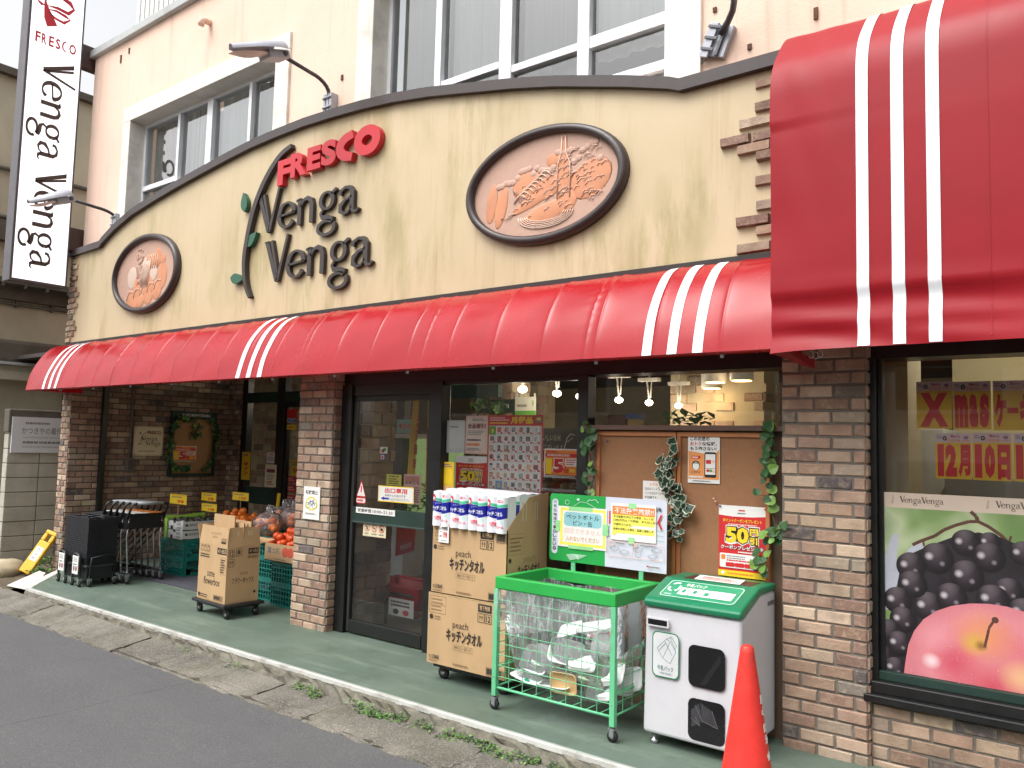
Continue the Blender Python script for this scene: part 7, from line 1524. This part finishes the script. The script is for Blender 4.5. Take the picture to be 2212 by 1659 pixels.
# printed fruit picture
def m_blur():
    m, n, b = newmat('print_foliage'); v = n.coords(); a = n.noise(v, 3.4, 2, .4)
    n.link(n.ramp(a, [(.3, S(92, 124, 70)), (.46, S(124, 152, 92)), (.58, S(178, 190, 150)), (.72, S(128, 148, 112))]), b.inputs['Base Color']); b.inputs['Roughness'].default_value = .5; return m
def clip(pts):                                                   # keep print inside its sheet
    return [(min(99.9, max(.1, u)), min(99.8, max(.2, v))) for u, v in pts]
def gradm(name, a, b_, k): return [mat('%s%d' % (name, i), tuple(a[j] + (b_[j] - a[j]) * i / (k - 1) for j in range(3)), .5, var=.06, vs=14) for i in range(k)]
zp0 = .47; mb = MB(); GP = GY - .006
s = Sheet(mb, (fx0, GP, zp0), (fx1 - fx0, 0, 0), (0, 0, zb0 - zp0), m_blur(), .002, step=.00012)
def uv(px, py): p = PY(px, py, GP); return ((p.x - fx0) / (fx1 - fx0) * 100, (p.z - zp0) / (zb0 - zp0) * 100)
def cr(x, y): return (1865.2 + .16534 * x, 1042.3 + .16534 * y)
def z9(x, y): return (1475 + x / 3, 1106 + y / 3)
asp = (fx1 - fx0) / (zb0 - zp0)
def soft(c, r, cols, shift=(0, 0), n=40, e=1.0):
    K = len(cols)
    for i, m_ in enumerate(cols):
        q = 1 - (i / K) ** e; s.disc(c[0] + shift[0] * (1 - q), c[1] + shift[1] * (1 - q), r * q, r * q * asp, m_, n)
BG = gradm('print_paleblue', (168, 172, 182), (186, 188, 198), 3)
s.poly([uv(*cr(*q)) for q in ((200, 1010), (300, 920), (350, 740), (400, 660), (470, 680), (440, 900), (430, 1020), (480, 1200), (380, 1500), (400, 1659), (215, 1659))], BG[1]); s.poly([uv(*cr(*q)) for q in ((560, 900), (640, 820), (770, 780), (790, 860), (700, 960))], BG[1])
TWG = mat('print_twig', (92, 58, 46), .5, var=.2, vs=20)
def twig(pts, w_): s.line([uv(*cr(*q)) for q in pts], w_, TWG)
twig(((640, 815), (760, 760), (930, 700), (1050, 620), (1200, 560), (1380, 510), (1500, 510), (1640, 580), (1800, 690), (1920, 820), (1980, 920)), .016); twig(((1400, 380), (1470, 440), (1500, 520)), .018); twig(((780, 760), (790, 830)), .01); twig(((1900, 790), (1930, 700)), .01)
s.poly(clip([uv(*cr(*q)) for q in ((480, 1100), (560, 960), (820, 840), (1200, 700), (1500, 650), (1800, 720), (2100, 850), (2600, 900), (3400, 1000), (3600, 1800), (3600, 2600), (200, 2600), (300, 2100), (420, 1500))]), mat('print_grapedark', (36, 31, 36), .5, var=.2, vs=14))
XC = (fx0 + fx1) / 2
def m_radial(name, cu, cv, ru, rv, stops, hl=None, streak=None, nz=.12):
    """printed fruit: colours laid out round the middle of its picture"""
    m, n, b = newmat(name); b.inputs['Roughness'].default_value = .45
    px_, pz_ = fx0 + (fx1 - fx0) * cu / 100 - XC, (zb0 - zp0) * cv / 100; rx_, rz_ = (fx1 - fx0) * ru / 100, (zb0 - zp0) * rv / 100
    def rad(ox, oz, k):
        tc = n.new('ShaderNodeTexCoord'); mp = n.new('ShaderNodeMapping'); mp.inputs['Location'].default_value = (-(px_ + ox * rx_) / (rx_ * k), 0, -(pz_ + oz * rz_) / (rz_ * k)); mp.inputs['Scale'].default_value = (1 / (rx_ * k), 0, 1 / (rz_ * k)); n.link(tc.outputs['Object'], mp.inputs['Vector'])
        ln = n.new('ShaderNodeVectorMath', operation='LENGTH'); n.link(mp.outputs[0], ln.inputs[0]); return ln.outputs['Value']
    no = n.noise(n.coords(), 9, 5, .65); ad = n.new('ShaderNodeMath', operation='MULTIPLY_ADD'); n.link(no, ad.inputs[0]); ad.inputs[1].default_value = nz * 2; n.link(rad(0, .12, 1), ad.inputs[2])
    sb = n.new('ShaderNodeMath', operation='SUBTRACT'); n.link(ad.outputs[0], sb.inputs[0]); sb.inputs[1].default_value = nz
    c = n.ramp(sb.outputs[0], stops)
    if streak:
        st = n.noise(n.coords((14, 1, 4)), 3, 5, .7); c = n.mix(n.gray(st, .45, .75, 0, .55), c, streak)
    for ox, oz, k, col, am in hl or (): c = n.mix(n.ramp(rad(ox, oz, k), [(0, (am,) * 3), (.35, (am * .7,) * 3), (1, (0, 0, 0))]), c, col)
    n.link(c, b.inputs['Base Color']); return m
GS = [(0, S(70, 62, 68)), (.4, S(54, 46, 52)), (.75, S(34, 28, 33)), (1, S(22, 18, 22))]
def grape(x, y, r):
    c = uv(*cr(x, y)); ru = uv(*cr(x + r, y))[0] - c[0]; m_ = m_radial('print_grape', c[0], c[1], ru, ru * asp, GS, [(-.05, .75, .75, S(112, 102, 108), .7), (-.36, .1, .3, S(206, 198, 202), .95), (.4, -.32, .2, S(160, 150, 156), .7)], nz=.05)
    s.poly(clip([(c[0] + ru * math.cos(R(10 * j)), c[1] + ru * asp * math.sin(R(10 * j))) for j in range(36)]), m_)
for g in ((1900, 1420, 200), (2090, 930, 190), (1650, 780, 150), (1340, 790, 200), (960, 990, 225), (1640, 980, 225), (620, 1090, 195), (1690, 1530, 225), (1350, 1220, 230), (850, 1620, 210), (1150, 1500, 210), (640, 1330, 195), (450, 1540, 190), (2100, 1700, 220), (2450, 1250, 220), (2350, 950, 200), (520, 1790, 180), (330, 1960, 190), (470, 2100, 170), (250, 2280, 170), (260, 2480, 160), (420, 2420, 150)): grape(*g)
top = [uv(*z9(*q)) for q in ((1440, 1300), (1435, 1120), (1442, 980), (1462, 860), (1500, 770), (1560, 695), (1640, 642), (1740, 608), (1860, 592), (1980, 594), (2100, 612), (2212, 645), (2330, 705), (2440, 800), (2540, 920), (2620, 1100), (2640, 1300), (2500, 1500), (1600, 1500))]
ac = uv(*z9(2030, 1080)); aru = uv(*z9(2640, 1080))[0] - ac[0]
def rel_(x, y): q = uv(*z9(x, y)); return ((q[0] - ac[0]) / aru, (q[1] - ac[1]) / (aru * asp * .9))
APM = m_radial('print_apple', ac[0], ac[1], aru, aru * asp * .9, [(0, S(210, 128, 132)), (.45, S(209, 116, 125)), (.75, S(214, 136, 144)), (1, S(202, 122, 130))],
    [(*rel_(1770, 980), .36, S(196, 66, 90), .75), (*rel_(2020, 1130), .34, S(194, 58, 82), .75), (*rel_(1640, 800), .3, S(222, 150, 156), .6), (*rel_(1960, 800), .42, S(222, 150, 96), .85), (*rel_(1900, 850), .2, S(206, 168, 70), .9), (*rel_(1945, 868), .09, S(120, 84, 36), .9), (*rel_(2210, 1080), .28, S(226, 186, 130), .8), (*rel_(1622, 965), .13, S(238, 222, 224), .9)], S(216, 116, 116), nz=.14)
s.poly(clip(top), APM)
s.line([uv(*z9(*q)) for q in ((1955, 880), (1970, 820), (1985, 750), (2020, 700))], .012, TWG); c = uv(*z9(2025, 700)); s.disc(c[0], c[1], .8, .8 * asp, TWG, 12)
DP = mat('print_droplet', (226, 156, 162), .5); DR = random.Random(5)
for k in range(230):
    a, b = DR.uniform(1460, 2400), DR.uniform(610, 1180); u, v = uv(*z9(a, b))
    if ((a - 2040) / 600) ** 2 + ((b - 1150) / 540) ** 2 < 1 and v > 1: r_ = DR.uniform(.04, .12); s.disc(u, v, r_, r_ * asp, DP, 7)
tag(mb.build('fruit_picture'), 'large window print of dark grapes and a red apple', 'picture')
# ---------------------------------------------------------------- inside the shop
BULB = mat('lamp_bulb', (255, 244, 220), .4, var=0, emit=(255, 240, 206), es=9); DOWN = mat('downlight_glow', (255, 200, 120), .4, var=0, emit=(255, 196, 110), es=6); LWH = mat('lamp_white', (206, 202, 194), .5)
def pt(name, loc, pw, col=(1, .86, .66), r=.05):
    l = bpy.data.lights.new(name, 'POINT'); l.energy = pw; l.color = col; l.shadow_soft_size = r; o = bpy.data.objects.new(name, l); COL.objects.link(o); o.location = loc
for k, ((px, py), lab) in enumerate((((1129, 841), 'lit spotlight nearest the black door post inside the shop'), ((1203, 850), 'second lit spotlight from the door post inside the shop'), ((1253, 856), 'lit spotlight half behind the black window post'), ((1337, 864), 'lit spotlight just right of the black window post'), ((1402, 870), 'fifth lit spotlight, over the left cork board'), ((1466, 876), 'lit spotlight farthest right over the cork boards'))):
    p = PZ(px, py, 2.15); t = thing('spotlight', lab, 'lamp', p, 'lit spotlights inside the shop')
    mb = MB(); mb.ball(p, .045, .045, .034, BULB, 12, 8); mb.build('bulb', t); mb = MB(); mb.tube([(p.x, p.y, 2.2), (p.x - .03, p.y, 2.4)], .012, LWH, 6); mb.tube([(p.x + .02, p.y, 2.21), (p.x + .03, p.y, 2.4)], .008, LWH, 6); mb.box((p.x - .13, p.y - .04, 2.4), (p.x + .13, p.y + .04, 2.44), LWH); mb.tube([(p.x, p.y, 2.44), (p.x, p.y, 2.7)], .012, LWH, 6); mb.build('arm', t); pt('spot_and_fill_light', (p.x, p.y - .1, p.z - .12), 3.5)
for (px, py), z, lab in (((1545, 826), 2.55, 'amber ceiling downlight over the right cork board, middle of three'), ((1537, 839), 2.55, 'amber ceiling downlight over the right cork board, lowest of three'), ((1602, 822), 2.55, 'amber ceiling downlight over the right cork board, nearest the pillar')):
    z = 2.35; p = PZ(px, py, z); mb = MB(); mb.lathe((p.x, p.y, z), [(.1, 0), (.12, .005), (.12, .35)], LWH, 16); t = thing('downlight', lab, 'lamp', p, 'amber downlights'); mb.build('housing', t); mb = MB(); mb.lathe((p.x, p.y, z - .006), [(.1, 0), (.1, .004)], DOWN, 16); mb.build('lens', t)
    pt('downlight_light', (p.x, p.y, z - .1), 2, (1, .75, .45))
p = PZ(2187, 777, 2.35); t = thing('spotlight', 'lit spotlight seen at the top right of the right window', 'lamp', p, 'lit spotlights inside the shop'); mb = MB(); mb.ball(p, .05, .05, .04, BULB, 12, 8); mb.build('bulb', t); mb = MB(); mb.tube([(p.x, p.y, p.z + .03), (p.x, p.y, 2.7)], .015, LWH, 6); mb.build('arm', t); pt('spot_and_fill_light', (p.x, p.y - .1, p.z - .1), 16)
pt('spot_and_fill_light', (-8.6, 3.2, 2.3), 9); pt('spot_and_fill_light', (-4.8, 1.5, 2.4), 4); pt('spot_and_fill_light', (-.4, .8, 2.45), 9, (1, .92, .76))  # fill lights without fixtures, added to brighten the interior
# door view
XW_ = lambda px, py, Y: PY(px, py, Y)
def slab(name, l, t_, r_, b, Y, m, lab, cat, dep=.05, parts=None, group=None):
    p, q = PY(l, t_, Y), PY(r_, b, Y); mb = MB(); mb.box((p.x, Y, q.z), (q.x, Y + dep, p.z), m); return tag(mb.build(name, bevel=.004), lab, cat, group), p, q
GLOW = mat('produce_case', (150, 176, 120), .6, var=.25, vs=5, emit=(170, 200, 130), es=.18); GREENS = mat('lettuce', (112, 150, 70), .6, var=.4, vs=14)
p, q = PY(810, 850, .9), PY(822, 1330, .9); mb = MB(); mb.box((p.x, .9, 0), (q.x, 1.0, 2.7), BLACKF); p2 = PY(941, 850, .9); mb.box((q.x, .9, 2.12), (p2.x, 1.0, 2.3), BLACKF); mb.box((p2.x, .9, 0), (p2.x + .08, 1.0, 2.7), BLACKF); tag(mb.build('inner_door_frame'), 'black inner door frame seen through the glass exit door', 'door frame')
t = thing('produce_case', 'lit green vegetable display case behind the glass door', 'display case', PY(850, 1100, 2.0)); p, q = PY(812, 936, 2.0), PY(925, 1020, 2.0)
mb = MB(); mb.box((p.x, 2.0, p.z - .05), (q.x, 2.6, p.z), LWH); mb.box((p.x, 2.5, .4), (q.x, 2.6, p.z - .05), GLOW); mb.box((p.x, 2.0, .3), (q.x, 2.5, .62), mat('case_front', (120, 126, 116), .5)); mb.build('cabinet', t)
mb = MB(); rv = random.Random(3)
for k in range(260):
    P = Vector((rv.uniform(p.x + .05, q.x - .05), rv.uniform(2.1, 2.45), .64 + rv.random() ** 1.5 * .55)); leafquad(mb, P, rv.uniform(.06, .14), rv.choice((GREENS, LEAF2, PGRN)), rv, 1)
mb.build('vegetables', t)
mb = MB(); a, b, c, d = PY(893, 862, 1.4), PY(905, 862, 1.4), PY(895, 1030, 1.4), PY(879, 1030, 1.4); mb.face([d, c, b, a], PYEL); s = Sheet(mb, d + Vector((.02, -.004, 0)), c - d, (a - d)); s.text('お買得', 30, 40, 60, 90, PYEL, 0); 
for k, ch in enumerate('大特価市'): s.text(ch, 50, 64 - k * 18, 95, 78 - k * 18, PRED, .04)
mb.face([(v.x, v.y + .006, v.z) for v in (a, b, c, d)], PYEL); tag(mb.build('banner'), 'tall yellow banner with red characters behind the glass door', 'banner')
mb, s, fin = poster('banner', 925, 852, 941, 1064, .9, 'narrow orange and red banner at the edge of the glass door', POR, cat='banner'); s.rect(0, 60, 100, 100, PYEL); s.rect(0, 42, 100, 66, PRED); s.disc(50, 60, 34, 4, PAPER); s.text('市', 20, 84, 90, 92, PRED, .06); s.rect(10, 4, 90, 30, PPINK); s.greek(14, 6, 86, 28, 4, PRED, .5); fin()
mb, s, fin = poster('hanging_sign', 857, 906, 890, 936, 1.7, 'pale blue hanging sign with red characters behind the glass door', mat('sign_aqua', (150, 206, 206), .6), cat='sign'); s.text('今日の', 10, 25, 95, 75, PAPER, .1); s.text('今日の', 12, 28, 93, 72, PRED, .03); fin()
RB = mat('red_plastic', (176, 34, 38), .4, var=.1)
t = thing('red_basket', 'red shopping basket on a low stand behind the lower door glass', 'basket', (0, 0, 0)); p, q = PY(820, 1250, .75), PY(928, 1335, .75); t.location = ((p.x + q.x) / 2, .8, 0)
mb = MB(); cx_ = (p.x + q.x) / 2; wx = (q.x - p.x) / 2
mb.M = None; z1 = p.z; z0 = max(.06, q.z)
for a, b, za, zb in ((.8, .98, z0, z1 - .09), (.95, 1.0, z1 - .1, z1)):
    mb.face([(cx_ - wx * a, .62, za), (cx_ + wx * a, .62, za), (cx_ + wx * b, .6, zb), (cx_ - wx * b, .6, zb)], RB); mb.face([(cx_ + wx * a, .62, za), (cx_ + wx * a, .95, za), (cx_ + wx * b, .98, zb), (cx_ + wx * b, .6, zb)], RB); mb.face([(cx_ - wx * a, .95, za), (cx_ - wx * a, .62, za), (cx_ - wx * b, .6, zb), (cx_ - wx * b, .98, zb)], RB); mb.face([(cx_ + wx * a, .95, za), (cx_ - wx * a, .95, za), (cx_ - wx * b, .98, zb), (cx_ + wx * b, .98, zb)], RB)
mb.build('body', t); mb = MB(); mb.tube([(cx_ - wx, .6, z1), (cx_ + wx, .6, z1), (cx_ + wx, .98, z1), (cx_ - wx, .98, z1)], .014, RB, 6, closed=True); mb.build('rim', t)
mb = MB(); mb.tube([(cx_ - wx * .1, .56, .0), (cx_ - wx * .1, .56, z1 - .14), (cx_ + wx * .1, .56, z1 - .06), (cx_ + wx * .9, .56, z1 - .06)], .012, BLKM, 6); s = Sheet(mb, (cx_ + wx * .05, .545, z0 + .02), (wx * .95, 0, 0), (0, 0, .15), PAPER, .002); s.greek(10, 50, 90, 90, 2, INK, .5); s.disc(30, 25, 12, 16, INK, 12); s.disc(70, 25, 12, 16, PRED, 12); mb.build('stand', t)
mb = MB(); a, b, c, d = PY(858, 1122, .7), PY(897, 1130, .7), PY(893, 1190, .7), PY(853, 1202, .7); mb.face([d, c, b, a], PRED); mb.face([(v.x, .71, v.z) for v in (a, b, c, d)], PRED); s = Sheet(mb, d + Vector((.03, -.003, .03)), (c - d) * .8, (a - d) * .3); s.text('FRESCO', 20, 20, 95, 60, PPINK, .03); tag(mb.build('red_flag'), 'red hanging flag with pale lettering behind the lower door glass', 'flag')
slab('grey_cabinet', 838, 1125, 868, 1250, 1.4, mat('cabinet_grey', (130, 132, 130), .5), 'grey cabinet behind the lower door glass', 'cabinet', .3)
# window view
stp = PY(1022, 830, 2.4); stq = PY(1109, 830, 2.4); stone_pier(stp.x, 2.4, stq.x, 2.7, 83, 'fr', dens=.7)
t = thing('information_board', 'green headed information board seen inside through the shop window', 'board', PY(1070, 900, 2.36)); p, q = PY(1030, 864, 2.36), PY(1110, 990, 2.36)
mb = MB(); mb.box((p.x, 2.36, q.z), (q.x, 2.39, p.z), GREENF); s = Sheet(mb, (p.x, 2.359, p.z - .14), (q.x - p.x, 0, 0), (0, 0, .14)); s.text('INFORMATION', 18, 30, 84, 66, PAPER, .012); s = Sheet(mb, (p.x, 2.359, q.z), (q.x - p.x, 0, 0), (0, 0, p.z - q.z - .14)); s.rect(6, 4, 94, 98, CORK); s.rect(76, 72, 90, 94, PAPER); mb.build('frame', t)
ivy('ivy_garland', [PY(x, y, 2.33) for x, y in ((1036, 890), (1042, 876), (1050, 868), (1062, 884), (1075, 892), (1095, 894))], 46, .09, .05, (0, -1, 0), 'ivy over the heading of the board inside the shop', 'ivy inside', seed=51)
mb, s, fin = poster('shop_curtain', 1113, 858, 1157, 900, 2.2, 'small white and green hanging curtain sign inside the shop window', mat('cloth_white', (206, 206, 190), .8), cat='sign'); s.rect(0, 0, 100, 30, PGRN); s.greek(10, 48, 70, 64, 1, GREY, .8); s.text('V', 80, 50, 92, 82, PGRN, .03)
for u in (5, 48, 90): s.rect(u, 98, u + 8, 118, mat('cloth_white', (206, 206, 190), .8))
fin()
mb, s, fin = poster('blackboard', 1165, 925, 1256, 1000, 1.6, 'chalk lettered blackboard inside the shop window', mat('blackboard', (52, 56, 52), .7), cat='blackboard'); CH = mat('chalk', (196, 196, 184), .8); s.text('おいしいお米', 0, 62, 52, 82, CH, 0); s.text('ございます', 10, 34, 58, 52, CH, 0); s.line([(60, 40), (66, 70), (74, 84), (84, 80)], .01, CH); s.line([(66, 60), (80, 72)], .006, CH); fin()
t = thing('rice_shelf', 'shelf of rice bags with price tags inside the shop window', 'shelf', PY(1215, 1080, 1.0)); p, q = PY(1150, 1066, 1.0), PY(1262, 1066, 1.0)
mb = MB(); mb.box((p.x, 1.0, p.z - .1), (q.x, 1.5, p.z - .05), LEDGE); mb.box((p.x, 1.0, .3), (q.x, 1.5, .34), LEDGE); mb.box((p.x, 1.02, .34), (q.x, 1.5, p.z - .1), mat('dark_stock', (60, 54, 46), .8, var=.4, vs=12)); mb.build('rack', t)
BAGM = [mat('bag_cream', (196, 186, 160), .5, var=.2, vs=18, bump=.4, bs=20), mat('bag_clear', (150, 148, 140), .3, var=.3, vs=18, bump=.5, bs=20), mat('bag_salmon', (196, 116, 92), .5, var=.2, vs=18)]
mb = MB(); kx = (q.x - p.x) / 6
for i in range(6):
    for j in range(3): mb.ball((p.x + kx * (i + .5), 1.12, p.z + .0 + j * .075), kx * .5, .14, .045, BAGM[(i * 2 + j) % 3 if (i + j) % 4 else 0], 12, 8, jit=.05)
mb.build('rice_bags', t)
mb = MB(); 
for i in range(6): s = Sheet(mb, (p.x + kx * (i + .2), .99, p.z - .1), (kx * .5, 0, 0), (0, -.02, .09), IVORY, .001); s.greek(15, 20, 85, 80, 2, PRED, .5)
mb.build('price_tags', t)
# ledge behind the small window
for k, (px, py) in enumerate(((1470, 916), (1505, 917))):
    p = PY(px, py, .24); mb = MB(); rv = random.Random(k + 5)
    for i in range(26): leafquad(mb, (p.x + rv.uniform(-.11, .11), .24 + rv.uniform(-.05, .05), 1.76 + rv.random() * .07), rv.uniform(.04, .09), LEAF2 if k == 0 else WEED, rv, 1)
    tag(mb.build('leafy_plant'), ('large leaved' if k == 0 else 'small leaved') + ' green plant on the ledge behind the small window', 'plant', 'plants on the inner ledge')
mb = MB(); mb.box((-2.9, .2, 1.7), (-1.57, .5, 1.755), LEDGE); struct(mb.build('floor_of_display')) if False else tag(mb.build('inner_ledge'), 'wooden display ledge behind the small window', 'ledge')
slab('wooden_box', 1313, 896, 1352, 919, .3, mat('box_wood', (110, 78, 58), .7, var=.15), 'brown wooden box on the ledge behind the small window', 'box', .12)
t = thing('toy_house', 'small yellow house with a blue roof on the inner ledge', 'ornament', PY(1368, 918, .3)); p, q = PY(1356, 905, .3), PY(1378, 918, .3); mb = MB(); mb.box((p.x, .3, 1.756), (q.x, .38, p.z), mat('toy_yellow', (196, 160, 80), .6)); mb.build('wall', t); mb = MB(); mb.box((p.x - .01, .29, p.z), (q.x + .01, .39, p.z + .035), mat('toy_blue', (70, 100, 150), .6)); mb.build('roof', t)
# behind the right window
mb = MB(); mb.box((-1.0, 1.9, 0), (1.1, 2.0, 2.7), mat('cream_wall', (226, 212, 168), .85, var=.05)); tag(mb.build('partition_wall'), 'cream partition wall behind the right window', 'wall')
mb = MB(); x0 = PY(1925, 800, .9).x; bricks(mb, (PY(1905, 800, .75).x, .75, .9), (1, 0, 0), (0, 0, 1), .16, 1.8, prot=.05, course=.12, length=.17, seed=91, back=False, weights=[0, 0, 0, 3, 5, 5, 0, 0, 2]); mb.box((PY(1905, 800, .75).x, .751, .4), (PY(1905, 800, .75).x + .13, .95, 2.7), mat('cream_wall', (226, 212, 168), .85)); tag(mb.build('stone_quoin'), 'rough stone quoin just inside the right window', 'stone column')
t = thing('refrigerator', 'white refrigerator with a dark panel behind the right window', 'refrigerator', PY(1975, 1100, 1.2)); p = PY(1936, 925, 1.2); q = PY(2040, 925, 1.2); mb = MB(); mb.box((p.x, 1.2, .2), (q.x, 1.8, p.z), mat('fridge_white', (206, 208, 202), .4)); mb.build('cabinet', t, bevel=.01); a, b = PY(1939, 941, 1.19), PY(1990, 1026, 1.19); mb = MB(); mb.box((a.x, 1.18, b.z), (b.x, 1.199, a.z), mat('fridge_panel', (66, 68, 66), .3)); s = Sheet(mb, (a.x, 1.179, b.z), (b.x - a.x, 0, 0), (0, 0, a.z - b.z)); s.rect(4, 20, 64, 36, CARD); s.greek(8, 50, 60, 70, 3, GREY, .4); mb.build('door_panel', t)
slab('orange_box', 1963, 897, 1982, 919, 1.18, mat('glowing_orange', (226, 96, 40), .4, emit=(230, 90, 30), es=.5), 'glowing orange-red box on top of the white refrigerator', 'beacon', .08)  # orange-red box given a glow of its own
slab('grey_counter', 2040, 1030, 2240, 1100, 1.0, mat('counter_grey', (140, 142, 140), .4), 'grey counter behind the lettered sheets of the right window', 'counter', .4)
